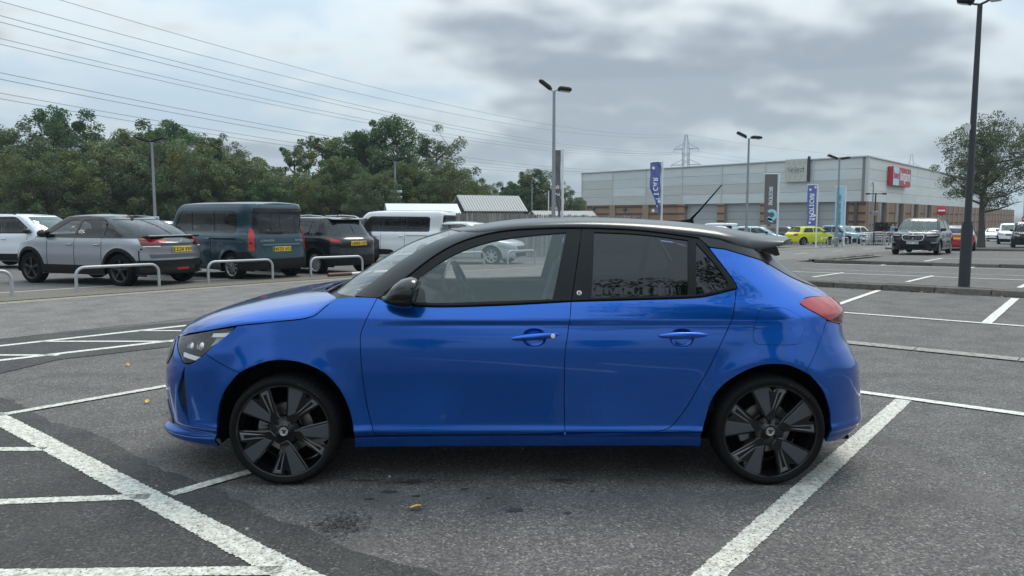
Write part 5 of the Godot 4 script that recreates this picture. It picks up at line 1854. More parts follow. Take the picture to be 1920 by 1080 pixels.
	tag(go, "pale loose grit scattered over the tarmac round the blue hatchback", "grit", "", "stuff")
	# --- fallen leaves along the kerb and a few on the bays
	var lm := mat(Color.WHITE, .8)
	lm.vertex_color_use_as_albedo = true
	var lit := MB.new()
	for k in 900:
		var t := pow(rng.randf(), .8)
		var c := Vector2(5.2, -16.70).lerp(Vector2(12.5, -10.75), t)
		var off := absf(rng.randfn(0, .10)) + .14
		c += Vector2(-.635, .772) * -.0 + Vector2(-.635, .772) * off
		leaf(lit, on(c.x, c.y, .012), rng.randf_range(.018, .045), rng)
	var tint := [lin(.20, .13, .05), lin(.12, .08, .035), lin(.30, .22, .10), lin(.08, .06, .03)]
	lit.c = PackedColorArray()
	for k in lit.v.size() / 4:
		var cc: Color = tint[rng.randi() % 4].srgb_to_linear()
		for j in 4:
			lit.c.append(cc)
	var lo := part(self, "leaf_litter", lit, lm)
	tag(lo, "dry brown leaves gathered along the foot of the kerb", "leaves", "", "stuff")
	var one := MB.new()
	var top := []
	for q in [[-.030, -.004], [-.024, .010], [-.004, .016], [.020, .012], [.031, .002], [.022, -.008], [0, -.013], [-.022, -.011]]:
		top.append(Vector3(q[0], .012 + .010 * absf(q[1]) / .016 + .006 * sin(q[0] * 60.0), q[1]))
	for k in 8:
		one.tri(Vector3(0, .009, 0), top[(k + 1) % 8], top[k])
	one.tube([Vector3(-.030, .012, -.004), Vector3(-.045, .010, -.008)], .0012, 4)
	var ol := part(self, "fallen_leaf", one, mat(lin(.55, .36, .06), .7))
	ol.position = Vector3(-.47, .004, -3.52)
	tag(ol, "single yellow leaf lying on the tarmac among the oil spots", "leaf")
	for q in [[-3.68, -7.05, .5, "small orange leaf lying between the bay line and the hatched markings"], [-2.80, -5.62, .4, "tiny pale leaf lying ahead of the blue hatchback's bumper"]]:
		var o2 := ol.duplicate()
		o2.name = numbered("fallen_leaf")
		add_child(o2)
		o2.position = on(q[0], q[1], .004)
		o2.rotation.y = q[2] * 5.0
		o2.set_meta("label", q[3])

func leaf(m: MB, p: Vector3, s: float, rng: RandomNumberGenerator) -> void:
	var a := rng.randf() * TAU
	var x := Vector3(cos(a), rng.randf_range(-.2, .3), sin(a)) * s
	var z := Vector3(-sin(a), rng.randf_range(0, .3), cos(a)) * s * .6
	m.quad(p - x, p + z, p + x, p - z)

func ab(a: float, b: float) -> Array:
	return [-8.54 + a * .635 + b * .772, -12.38 - a * .772 + b * .635]

func ragged(pts: Array, by: float, sd: int) -> Array:
	var rng := RandomNumberGenerator.new()
	rng.seed = sd
	var out := []
	for k in pts.size():
		var a := Vector2(pts[k][0], pts[k][1])
		var b := Vector2(pts[(k + 1) % pts.size()][0], pts[(k + 1) % pts.size()][1])
		var n := maxi(1, int(a.distance_to(b) / .09))
		for j in n:
			var p := a.lerp(b, float(j) / n)
			out.append([p.x + rng.randf_range(-by, by) * .5, p.y + rng.randf_range(-by, by) * .5])
	return out

func gravelly(c: Color, sd: int) -> StandardMaterial3D:
	var m := mat(Color.WHITE, .95)
	var l := c.srgb_to_linear()
	m.albedo_texture = noise_tex(512, .035, FastNoiseLite.TYPE_SIMPLEX_SMOOTH, [[0.0, lin(l.r * .55, l.g * .55, l.b * .5)], [.5, lin(l.r, l.g, l.b)], [1.0, lin(l.r * 1.5, l.g * 1.5, l.b * 1.45)]], 6, sd)
	m.uv1_triplanar = true
	m.uv1_world_triplanar = true
	m.uv1_scale = Vector3.ONE * .7
	return m

func worn(c: Color, sd: int, cut: float) -> StandardMaterial3D:
	# road paint, rubbed through to the tarmac in flecks
	var m := mat(Color.WHITE, .8)
	var l := c.srgb_to_linear()
	m.albedo_texture = noise_tex(1024, .06, FastNoiseLite.TYPE_SIMPLEX_SMOOTH, [[0.0, lin(l.r * .5, l.g * .5, l.b * .5, 0.0)], [cut - .14, lin(l.r * .6, l.g * .6, l.b * .58, 0.0)], [cut, lin(l.r * .85, l.g * .85, l.b * .84, 1.0)], [cut + .12, c], [1.0, lin(l.r * 1.08, l.g * 1.08, l.b * 1.08)]], 6, sd)
	m.uv1_triplanar = true
	m.uv1_world_triplanar = true
	m.uv1_scale = Vector3.ONE * .9
	m.transparency = BaseMaterial3D.TRANSPARENCY_ALPHA_SCISSOR
	m.alpha_scissor_threshold = .45
	m.detail_enabled = true
	m.detail_blend_mode = BaseMaterial3D.BLEND_MODE_MUL
	m.detail_uv_layer = BaseMaterial3D.DETAIL_UV_2
	m.uv2_triplanar = true
	m.uv2_world_triplanar = true
	m.uv2_scale = Vector3.ONE * 1.3
	m.detail_albedo = noise_tex(512, .03, FastNoiseLite.TYPE_SIMPLEX_SMOOTH, [[0.0, Color(.62, .60, .56)], [.4, Color(.86, .85, .82)], [1.0, Color.WHITE]], 5, sd + 2)
	return m

func stripe(a: Vector2, b: Vector2, w: float, h: float, rough: bool) -> MB:
	# a painted line with uneven edges
	var m := MB.new()
	var rng := RandomNumberGenerator.new()
	rng.seed = int(absf(a.x * 31.0 + b.y * 17.0) * 100.0)
	var n := maxi(2, int(a.distance_to(b) / (.011 if rough else .25)))
	var s := (b - a).normalized().orthogonal() * w * .5
	var r0 := []
	var r1 := []
	var e := .09 if rough else .05
	for k in n + 1:
		var p := a.lerp(b, float(k) / n)
		var q := p + s * (1.0 + rng.randf_range(-e, e))
		var t := p - s * (1.0 + rng.randf_range(-e, e))
		r0.append(on(q.x, q.y, h))
		r1.append(on(t.x, t.y, h))
	var up := (r1[0] - r0[0] as Vector3).cross(r0[1] - r0[0]).y > 0
	for k in n:
		if up:
			m.quad(r0[k], r1[k], r1[k + 1], r0[k + 1])
		else:
			m.quad(r0[k], r0[k + 1], r1[k + 1], r1[k])
	return m

func kerb_line(called: String, a: Vector2, b: Vector2, mats: Array, moss: Material, sd: int) -> void:
	var o := Node3D.new()
	o.name = numbered(called)
	o.set_meta("kind", "structure")
	add_child(o)
	var rng := RandomNumberGenerator.new()
	rng.seed = sd
	var dir := (b - a).normalized()
	var s := Vector2(-dir.y, dir.x)
	if s.y < 0:
		s = -s
	var n := int(a.distance_to(b) / .915)
	var base := MB.new()
	base.box(Vector3.ZERO, Vector3(.90, .16, .125), .014)
	var shared := base.mesh()
	for row in 2:
		for k in n:
			var c := a + dir * (.915 * (k + .5)) + s * (.15 if row == 0 else -.15)
			var m := part(o, "kerb_stone", shared, mats[rng.randi() % mats.size()])
			m.position = on(c.x, c.y, .035 + rng.randf_range(-.005, .005))
			m.rotation.y = -atan2(dir.y, dir.x) + rng.randf_range(-.004, .004)
	var fill := MB.new()
	var l := a.distance_to(b)
	var k := 0.0
	while k < l:
		var e := minf(k + 1.0, l)
		var p := [a + dir * k + s * .088, a + dir * e + s * .088, a + dir * e - s * .088, a + dir * k - s * .088]
		fill.quad(on(p[0].x, p[0].y, .10), on(p[1].x, p[1].y, .10), on(p[2].x, p[2].y, .10), on(p[3].x, p[3].y, .10))
		k = e
	part(o, "mossy_fill", fill, moss)
# ---------------------------------------------------------------- buildings, poles, trees
func px(x: float, d: float) -> float:
	return (x - 960.0) / 1400.0 * d

func build_store() -> void:
	var st := thing("retail_store", "long retail shed with grey cladding panels above brick piers and roller shutters", "building", Vector3(10.9, 0, -117.5), deg_to_rad(-48.2))
	var tones := [clad(lin(.52, .565, .575), 101), clad(lin(.57, .61, .62), 102), clad(lin(.48, .495, .48), 103)]
	var pale := [clad(lin(.64, .655, .63), 104), clad(lin(.58, .595, .575), 105)]
	var brick := brickish(lin(.27, .175, .115), 111)
	var light_brick := brickish(lin(.31, .21, .14), 112)
	var band := mat(lin(.075, .028, .022), .9)
	var shut := mat(lin(.33, .355, .36), .6)
	var trim := mat(lin(.50, .52, .51), .5)
	var dark := mat(lin(.03, .035, .04), .3)
	var rng := RandomNumberGenerator.new()
	rng.seed = 4
	var top := 8.2
	var low := 3.22
	var bay := 43.6 / 7.0
	# a wall behind everything, then panels proud of it
	var wall := MB.new()
	wall.box(Vector3(21.8, (top + low) * .5, -.35), Vector3(43.6, top - low, .3))
	part(st, "wall", wall, mat(lin(.16, .17, .17), .8))
	var lower := MB.new()
	lower.box(Vector3(21.8, (low - 3.2) * .5, -.75), Vector3(43.6, low + 3.2, .3))
	part(st, "lower_wall", lower, mat(lin(.12, .10, .09), .9))
	var rh := (top - low) / 4.0
	var pm := MB.new()
	pm.box(Vector3.ZERO, Vector3(bay - .04, rh - .022, .16), .012)
	var panel := pm.mesh()
	for i in 7:
		for j in 4:
			var p := part(st, "cladding_panel", panel, tones[2] if (j == 1 and i in [3, 4, 6] or j == 0 and i in [0, 1, 2] or j == 1 and i in [0, 2] or i == 0 and j == 2) else tones[rng.randi() % 2])
			p.position = Vector3(bay * (i + .5), low + rh * (j + .5), -.12)
	for i in 8:
		var m := MB.new()
		m.box(Vector3(bay * i, (top + low) * .5, .0), Vector3(.14, top - low - .02, .12))
		part(st, "cladding_post", m, trim)
	var par := MB.new()
	par.box(Vector3(21.8, top + .09, -.2), Vector3(44.0, .18, .7), .03)
	part(st, "parapet", par, trim)
	var pier := MB.new()
	pier.box(Vector3(0, (low - 3.0) * .5, -.35), Vector3(1.05, low + 3.0, .7))
	var pier_mesh := pier.mesh()
	for i in 7:
		var p := part(st, "brick_pier", pier_mesh, light_brick)
		p.position.x = maxf(.55, bay * i)
	for i in 7:
		if i < 3 or i == 6:
			var m := MB.new()
			var w := bay - 1.1 if i < 3 else 1.9
			m.box(Vector3(bay * (i + .5) if i < 3 else 43.6 - .95, (low - 3.0) * .5, -.45), Vector3(w, low + 3.0, .5))
			part(st, "brick_infill", m, brick)
		if i >= 3:
			for k in 5:
				var m := MB.new()
				m.box(Vector3(bay * (i + .5) + (0.0 if i < 6 else -.95), low - .55 - k * 1.0, -.55), Vector3(bay - (1.1 if i < 6 else 3.0), .97, .06), .012)
				part(st, "shutter_section", m, shut)
	for y in [1.95, .95, 2.95]:
		for i in [0, 1, 2]:
			var m := MB.new()
			m.box(Vector3(bay * (i + .5) + .25, y, -.16), Vector3(bay - .3, .16, .12))
			part(st, "brick_band", m, band)
		for i in [3, 4, 5, 6]:
			var m := MB.new()
			m.box(Vector3(bay * i, y, .02), Vector3(1.08, .16, .08))
			part(st, "brick_band", m, band)
		var m2 := MB.new()
		m2.box(Vector3(42.65, y, -.16), Vector3(1.9, .16, .12))
		part(st, "brick_band", m2, band)
	for i in [2, 3, 4, 5, 6]:
		var m := MB.new()
		m.box(Vector3(bay * i, -.1, .06), Vector3(.8, 1.1, .05))
		part(st, "pier_notice", m, mat(lin(.55, .57, .58), .6))
	for q in [[2.4, 2.75], [8.6, 2.6], [19.4, 2.85]]:
		var m := MB.new()
		m.box(Vector3(q[0], q[1], -.02), Vector3(.5, .3, .36), .05)
		part(st, "wall_lamp", m, dark)
	# stained board with a faded name
	var brd := thing("notice_board", "stained white board with a faded name high on the cladding", "sign", st.position + st.basis * Vector3(35.35, 7.05, .22), st.rotation.y)
	var bm := MB.new()
	bm.box(Vector3(0, 0, 0), Vector3(2.75, 2.75, .16), .02)
	part(brd, "board", bm, stained())
	words(brd, "faded_name", "Select", .56, Vector3(.0, .08, .085), Basis(), mat(lin(.05, .05, .05), .8), "Droid Serif", false, .01)
	var ul := MB.new()
	ul.box(Vector3(0, -.32, .087), Vector3(1.3, .04, .01))
	part(brd, "underline", ul, mat(lin(.2, .2, .2), .8))
	var st2 := MB.new()
	st2.box(Vector3(1.56, .1, .02), Vector3(.26, 3.0, .2))
	part(brd, "side_strip", st2, mat(lin(.035, .02, .035), .7))
	# second front, towards the car park
	var s2 := thing("retail_store", "shop front with pale cladding, brick piers and dark glazing round the store's corner", "building", Vector3(40, 0, -85), deg_to_rad(49.75))
	var bay2 := 7.9
	var w2 := MB.new()
	w2.box(Vector3(48, (top + low) * .5, -.35), Vector3(96, top - low, .3))
	part(s2, "wall", w2, mat(lin(.2, .2, .2), .8))
	var l2 := MB.new()
	l2.box(Vector3(63, (low - 4.0) * .5, -1.05), Vector3(126, low + 4.0, .3))
	part(s2, "lower_wall", l2, mat(lin(.05, .05, .05), .6))
	var pm2 := MB.new()
	pm2.box(Vector3.ZERO, Vector3(bay2 - .04, rh - .022, .16), .012)
	var panel2 := pm2.mesh()
	for i in 12:
		for j in 4:
			var p := part(s2, "cladding_panel", panel2, pale[1] if (i + j) % 5 == 2 else pale[0])
			p.position = Vector3(bay2 * (i + .5) + .6, low + rh * (j + .5), -.12)
	var par2 := MB.new()
	par2.box(Vector3(48, top + .09, -.2), Vector3(96.4, .18, .7), .03)
	part(s2, "parapet", par2, trim)
	var corner := MB.new()
	corner.box(Vector3(.25, (top + low) * .5, .0), Vector3(.6, top - low, .3))
	part(s2, "corner_post", corner, trim)
	for i in 30:
		var x0 := 1.2 + i * 4.15
		var m := MB.new()
		m.box(Vector3(x0, (low - 4.0) * .5, -.3), Vector3(.95, low + 4.0, .7))
		part(s2, "brick_pier", m, light_brick)
		if i % 2 == 0 or i > 7:
			var f := MB.new()
			f.box(Vector3(x0 + 2.07, (low - 4.0) * .5, -.24), Vector3(3.15, low + 4.0, .4))
			part(s2, "brick_infill", f, brick)
			for y in [1.95, .55]:
				var b := MB.new()
				b.box(Vector3(x0 + 2.07, y, -.06), Vector3(3.2, .16, .14))
				part(s2, "brick_band", b, band)
		else:
			var g := MB.new()
			g.box(Vector3(x0 + 2.07, (low - 3.0) * .5, -.30), Vector3(3.15, low + 3.0, .08))
			part(s2, "glazing", g, paint(lin(.015, .04, .06), 0, .2))
	var plinth := MB.new()
	plinth.box(Vector3(63, -2.5, .08), Vector3(126, 2.6, .1))
	part(s2, "plinth", plinth, mat(lin(.04, .04, .042), .8))
	# lettering panel over the door
	var sg := thing("shop_sign", "red and pale blue box sign with the shop's name on the pale cladding", "sign", s2.position + s2.basis * Vector3(13.2, 6.45, .32), s2.rotation.y)
	var sb := MB.new()
	sb.box(Vector3.ZERO, Vector3(8.9, 2.3, .6), .03)
	part(sg, "sign_box", sb, mat(lin(.42, .012, .025), .45))
	var bl := MB.new()
	bl.box(Vector3(-2.95, 0, .305), Vector3(2.7, 2.2, .03))
	part(sg, "blue_panel", bl, mat(lin(.42, .66, .74), .45))
	words(sg, "sign_lettering", "home", .68, Vector3(-2.95, .12, .33), Basis().scaled(Vector3(.95, 1.25, 1)), mat(lin(.55, .03, .10), .5), "Droid Sans", true, .03)
	words(sg, "sign_lettering", "bargains", .90, Vector3(1.4, .12, .33), Basis().scaled(Vector3(.98, 1.3, 1)), mat(lin(.8, .8, .8), .5), "Droid Sans", true, .03)
	var mural := thing("wall_mural", "bright pink, green and lilac patchwork hoarding beyond the brick wall", "hoarding", Vector3(128, 0, -187), deg_to_rad(10))
	for k in 40:
		var m := MB.new()
		var q := Vector3((k % 8) * 1.5, (k / 8) * 1.6 - 1.0, 0)
		m.box(q, Vector3(1.45, 1.55, .2), .03)
		part(mural, "hoarding_panel", m, [mat(lin(.5, .08, .14), .7), mat(lin(.25, .5, .36), .7), mat(lin(.35, .3, .5), .7), mat(lin(.6, .6, .62), .7), mat(lin(.22, .45, .5), .7)][(k * 7 + k / 3) % 5])

func clad(c: Color, sd: int) -> StandardMaterial3D:
	var m := mat(Color.WHITE, .45)
	var l := c.srgb_to_linear()
	m.albedo_texture = noise_tex(256, .02, FastNoiseLite.TYPE_SIMPLEX_SMOOTH, [[0.0, lin(l.r * .88, l.g * .88, l.b * .86)], [1.0, lin(l.r * 1.08, l.g * 1.08, l.b * 1.08)]], 4, sd)
	m.uv1_triplanar = true
	m.uv1_world_triplanar = true
	m.uv1_scale = Vector3(.05, .3, .05)
	return m

func brickish(c: Color, sd: int) -> StandardMaterial3D:
	var m := mat(Color.WHITE, .9)
	var l := c.srgb_to_linear()
	m.albedo_texture = noise_tex(256, .09, FastNoiseLite.TYPE_SIMPLEX_SMOOTH, [[0.0, lin(l.r * .6, l.g * .6, l.b * .6)], [1.0, lin(l.r * 1.35, l.g * 1.3, l.b * 1.25)]], 4, sd)
	m.uv1_triplanar = true
	m.uv1_world_triplanar = true
	m.uv1_scale = Vector3(.25, .6, .25)
	return m

func stained() -> StandardMaterial3D:
	var m := mat(Color.WHITE, .7)
	m.albedo_texture = noise_tex(256, .02, FastNoiseLite.TYPE_SIMPLEX_SMOOTH, [[0.0, lin(.26, .27, .20)], [.45, lin(.44, .45, .40)], [1.0, lin(.58, .59, .56)]], 5, 121)
	m.uv1_triplanar = true
	m.uv1_scale = Vector3(1.4, .22, 1.4)
	return m

func lamp_post(label: String, where: Vector3, h: float, m: Material, heads: Array, thick := .075) -> Node3D:
	var o := thing("lamp_post", label, "lamp post", where, 0, "car park lamp posts")
	var pole := MB.new()
	pole.tube([Vector3.ZERO, Vector3(0, h, 0)], [thick, thick * .62], 12)
	part(o, "pole", pole, m)
	var base := MB.new()
	base.tube([Vector3(0, 0, 0), Vector3(0, 1.15, 0), Vector3(0, 1.25, 0)], [thick * 1.45, thick * 1.45, thick * 1.05], 12)
	part(o, "base_sleeve", base, m)
	for q in heads:
		# [yaw degrees, tilt degrees, length]
		var hd := Node3D.new()
		hd.name = "floodlight"
		o.add_child(hd, true)
		hd.position = Vector3(0, h, 0)
		hd.rotation = Vector3(0, deg_to_rad(q[0]), 0)
		var arm := MB.new()
		arm.tube([Vector3(0, 0, 0), Vector3(.10, .03, 0), Vector3(.16, .06, 0)], .022, 6)
		part(hd, "bracket", arm, m)
		var box := MB.new()
		box.xf = Transform3D(Basis(Vector3(0, 0, 1), deg_to_rad(q[1])), Vector3(.14, .06, 0))
		box.box(Vector3(q[2] * .5, .03, 0), Vector3(q[2], .13, q[2] * .8), .035)
		for k in 5:
			box.box(Vector3(q[2] * .5, .105, -.1 + k * .05), Vector3(q[2] * .7, .03, .012))
		part(hd, "lamp_housing", box, MC.plastic)
		var gl := MB.new()
		gl.xf = box.xf
		gl.box(Vector3(q[2] * .52, -.038, 0), Vector3(q[2] * .75, .012, q[2] * .55))
		part(hd, "lamp_glass", gl, mat(lin(.42, .43, .42), .2))
	return o

func build_poles() -> void:
	var galv := mat(lin(.27, .29, .31), .5, .5)
	var black := mat(lin(.022, .026, .032), .5)
	var white := mat(lin(.62, .63, .64), .5)
	# the tall dark post at the right
	var b := lamp_post("tall black lamp post with two floodlights standing on the kerbed strip", on(8.60, -14.15, .10), 5.22, black, [[125, 18, .26], [-50, -4, .22]], .068)
	var cam := MB.new()
	cam.xf = Transform3D(Basis(), Vector3(-.10, 2.98, 0))
	cam.tube([Vector3(.10, .05, 0), Vector3(0, .06, 0)], .02, 6)
	cam.tube([Vector3(0, .07, 0), Vector3(0, 0, 0), Vector3(0, -.04, 0), Vector3(0, -.07, 0)], [.05, .055, .045, .01], 10)
	part(b, "camera_dome", cam, white)
	var sleeve := MB.new()
	sleeve.tube([Vector3(0, 0, 0), Vector3(0, 1.02, 0), Vector3(0, 1.12, 0)], [.088, .086, .066], 14)
	part(b, "base_box", sleeve, black)
	lamp_post("slim grey lamp post with two floodlights behind the blue hatchback's roof", on(1.52, -27.5), 6.15, galv, [[165, 38, .50], [5, -6, .48]], .08)
	lamp_post("slim grey lamp post with floodlights beside the dark grey banner", on(px(1398, 42), -42), 6.20, galv, [[165, 28, .6], [5, -4, .55]], .085)
	lamp_post("slim grey lamp post with tilted floodlights beside the pale blue banner", on(px(1567, 52), -52), 5.95, galv, [[165, 24, .7], [15, 10, .6]], .085)
	var l1 := lamp_post("grey lamp post with spread floodlights and a small sign against the trees", on(px(294, 44), -44), 6.2, galv, [[180, 16, .7], [0, 16, .7], [90, 6, .5]], .10)
	var sgn := MB.new()
	sgn.box(Vector3(-.02, 1.75, .13), Vector3(.62, .42, .02), .005)
	part(l1, "sign_plate", sgn, white)
	for q in [[-.22, 1.80, .08, .16], [.06, 1.84, .30, .07], [.04, 1.70, .34, .06]]:
		var mk := MB.new()
		mk.box(Vector3(q[0], q[1], .1425), Vector3(q[2], q[3], .004))
		part(l1, "sign_mark", mk, MC.ink)
	var l2 := lamp_post("grey lamp post with spread floodlights and white cameras behind the white van", on(px(743, 54), -54), 6.0, galv, [[180, 16, .8], [0, 16, .8], [90, 6, .6]], .10)
	for s in [-.28, .28]:
		for y in [3.9, 3.5]:
			var c := MB.new()
			c.box(Vector3(s, y, .1), Vector3(.42, .18, .2), .05)
			part(l2, "camera", c, white)
	lamp_post("thin lamp post standing among the far trees behind the fence", on(px(997, 70), -70), 5.4, galv, [[150, 10, .7]], .07)
	var plain := thing("flag_pole", "bare thin pole standing by the far trees behind the fence", "pole", on(px(1028, 66), -66), 0, "banner poles")
	var pp := MB.new()
	pp.tube([Vector3.ZERO, Vector3(0, 4.6, 0)], .05, 8)
	part(plain, "pole", pp, white)
	# camera masts by the store corner
	var m1 := thing("camera_mast", "galvanised mast with a hooked dome camera at the store corner", "mast", on(px(1632, 58), -58))
	var t1 := MB.new()
	t1.tube([Vector3.ZERO, Vector3(0, 4.5, 0), Vector3(-.03, 4.75, 0), Vector3(-.12, 4.85, 0), Vector3(-.2, 4.75, 0)], .05, 8)
	part(m1, "mast", t1, galv)
	var t2 := MB.new()
	t2.tube([Vector3(-.2, 4.76, 0), Vector3(-.2, 4.62, 0), Vector3(-.2, 4.52, 0)], [.06, .12, .03], 10)
	part(m1, "dome", t2, white)
	var m2 := thing("camera_mast", "dark mast with crossarm and two bullet cameras at the store corner", "mast", on(px(1637, 56), -56))
	var t3 := MB.new()
	t3.tube([Vector3.ZERO, Vector3(0, 3.9, 0)], .055, 8)
	t3.box(Vector3(0, 3.85, 0), Vector3(1.3, .06, .06))
	part(m2, "mast", t3, black)
	for s in [-.62, .62]:
		var t4 := MB.new()
		t4.box(Vector3(s, 3.85, .05), Vector3(.32, .13, .14), .03)
		part(m2, "bullet_camera", t4, black)
	var t5 := MB.new()
	t5.box(Vector3(0, 2.4, .06), Vector3(.36, .34, .12), .03)
	part(m2, "control_box", t5, galv)

func banner(label: String, where: Vector3, h: float, w: float, len: float, col: Color, text: String, text_h: float, ink: Color, side: float, wave: float, twist: float, pin: bool, stripes := false, span := [.25, .85]) -> void:
	# a flag hanging from a top arm; its print is seen from the back, reversed and on its side
	var o := thing("banner", label, "banner", where, 0, "upright banners by the parked cars")
	var white := mat(lin(.68, .69, .70), .4)
	var pole := MB.new()
	pole.tube([Vector3.ZERO, Vector3(0, h, 0)], .05, 10)
	pole.tube([Vector3(0, h - .03, 0), Vector3(-side * -w * 1.25, h - .03, 0)], .022, 6)
	part(o, "pole", pole, white)
	var cloth := MB.new()
	var rows := []
	for i in 29:
		var t := i / 28.0
		var row := []
		for j in 9:
			var s := j / 8.0
			var narrow := 1.0 - twist * smoothstep(.45, 1.0, t)
			var x := side * (.08 + s * w * narrow)
			var z := wave * sin(t * 7.0 + s * 3.0) * (.25 + s) + twist * .12 * sin(t * 14.0 + s * 5.0)
			row.append(Vector3(x, h - .05 - t * len + wave * .3 * sin(s * 4.0 + t * 3.0), z))
		rows.append(row)
	cloth.grid(rows, side < 0)
	var cm := mat(col, .8)
	cm.backlight_enabled = true
	cm.backlight = Color(.35, .35, .35)
	var cl := part(o, "cloth", cloth, cm)
	var im := mat(ink, .8)
	if text != "":
		# letters stand on their side, climb the cloth and are mirrored, being seen through from behind
		var n := text.length()
		var t0: float = span[1]
		var t1: float = span[0]
		for k in n:
			var t := lerpf(t0, t1, (k + .5) / n)
			var narrow := 1.0 - twist * smoothstep(.45, 1.0, t)
			var q := Vector3(side * (.08 + w * narrow * .52), h - .05 - t * len, wave * sin(t * 7.0 + 1.56) * .77 + .03 + twist * .1)
			words(o, "banner_lettering", text[k], text_h * minf(1.0, narrow + .2), q, Basis(Vector3(0, 1, 0), Vector3(1, 0, 0), Vector3(0, 0, 1)), im, "Droid Sans", true, .006)
	if pin:
		var mk := MB.new()
		for k in 17:
			var a0 := deg_to_rad(-150 + k * 17.0)
			var a1 := deg_to_rad(-150 + (k + 1) * 17.0)
			var c := Vector3(side * (.08 + w * .42), h - len * .83, .05)
			mk.quad(c + Vector3(cos(a0), sin(a0), 0) * w * .22, c + Vector3(cos(a0), sin(a0), 0) * w * .46, c + Vector3(cos(a1), sin(a1), 0) * w * .46, c + Vector3(cos(a1), sin(a1), 0) * w * .22)
		mk.quad(Vector3(side * (.08 + w * .3), h - len * .99, .05), Vector3(side * (.08 + w * .62), h - len * .96, .05), Vector3(side * (.08 + w * .78), h - len * .88, .05), Vector3(side * (.08 + w * .35), h - len * .91, .05))
		part(o, "pin_emblem", mk, mat(lin(.30, .60, .74), .8))
	if stripes:
		for q in [[.18, .05], [.75, .11], [.25, .84], [.7, .93], [.15, .75]]:
			var dm := MB.new()
			dm.xf = Transform3D(Basis(), Vector3(side * (.08 + w * q[0]), h - .05 - len * q[1], wave * .6 + .03))
			dm.lathe([Vector2(0, .01), Vector2(.07, .01), Vector2(.075, 0)], 10)
			part(o, "printed_dot", dm, im)

func build_banners() -> void:
	banner("dark grey hanging banner with reversed lettering and a pale blue pin emblem", on(px(1456, 44), -44), 4.45, .74, 2.9, lin(.045, .05, .06), "SPOTICAR", .22, lin(.62, .66, .70), -1, .02, 0.0, true, false, [.25, .62])
	banner("royal blue rippling banner with reversed white lettering beside the yellow hatchback", on(px(1529, 48), -48), 4.05, .56, 2.55, lin(.03, .07, .34), "SPOTICAR", .29, lin(.75, .78, .82), -1, .05, 0.05, false, true, [.20, .88])
	banner("pale blue hanging banner with white top beside a grey lamp post", on(px(1581, 52), -52), 4.2, .62, 2.7, lin(.26, .55, .68), "APPROVED USED CARS", .17, lin(.06, .22, .34), -1, .02, 0.0, false, false, [.2, .97])
	banner("royal blue flag twisted round its white pole in front of the grey shed", on(px(1239, 38), -38), 4.6, .52, 2.6, lin(.03, .07, .32), "TICAR", .24, lin(.75, .78, .82), -1, .09, .85, false, true, [.28, .75])
	banner("dark grey flag half furled on a leaning white pole beside the lamp post", on(px(1054, 30), -30), 4.35, .34, 2.6, lin(.06, .065, .075), "SP", .20, lin(.55, .6, .64), -1, .05, .75, false, false, [.5, .72])

func hoop(label: String, a: Vector3, b: Vector3, h: float, m: Material, r := .03) -> void:
	var o := thing("barrier_hoop", label, "barrier", a, 0, "grey steel hoops along the verge")
	var d := b - a
	var t := MB.new()
	var pts := []
	var rad := .16
	var dn := d.normalized()
	pts.append(Vector3(0, -.05, 0))
	pts.append(Vector3(0, h - rad, 0))
	for k in 6:
		var g := deg_to_rad(15.0 * (k + 1))
		pts.append(Vector3(0, h - rad, 0) + dn * rad * (1 - cos(g)) + Vector3(0, rad * sin(g), 0))
	for k in 6:
		var g := deg_to_rad(90.0 - 15.0 * k)
		pts.append(d + Vector3(0, h - rad, 0) - dn * rad * (1 - cos(g)) + Vector3(0, rad * sin(g), 0))
	pts.append(d + Vector3(0, h - rad, 0))
	pts.append(d + Vector3(0, -.05, 0))
	t.tube(pts, r, 10)
	part(o, "bent_tube", t, m)

func build_hoops() -> void:
	var g := mat(lin(.40, .41, .42), .45, .4)
	var where := ["at the tail of a parked white crossover", "behind the silver crossover", "behind the teal van", "behind the navy crossover", "behind the white van", "beside the white van's far end", "before the pale silver hatchback", "next along from the pale silver hatchback", "farther along the verge"]
	# along the verge the hoops stand about 1.6 m wide with gaps between
	var xs := [[-135, 18], [140, 296], [389, 510], [582, 679], [732, 812], [842, 908], [952, 1003], [1030, 1080], [1108, 1150]]
	for k in xs.size():
		var e := []
		for x in xs[k]:
			# the point of the line b = -1.0 that lies in that direction
			var q: float = (x - 960.0) / 1400.0
			var p0 := ab(0, -1.0)
			var a: float = (-p0[1] * q - p0[0]) / (.635 - .772 * q)
			var p := ab(a, -1.0)
			e.append(on(p[0], p[1]))
		hoop("grey steel hoop barrier on the verge " + where[k], e[0], e[1], .47, g)
	var far := ["first", "second", "third", "fourth", "fifth", "sixth", "seventh", "eighth", "ninth"]
	for k in 9:
		var p := ab(46.5 + k * 2.35, -1.0)
		var q := ab(47.9 + k * 2.35, -1.0)
		hoop("%s grey hoop barrier of the run below the banners, counted from the black hatchback" % far[k], on(p[0], p[1]), on(q[0], q[1]), .62, g, .04)

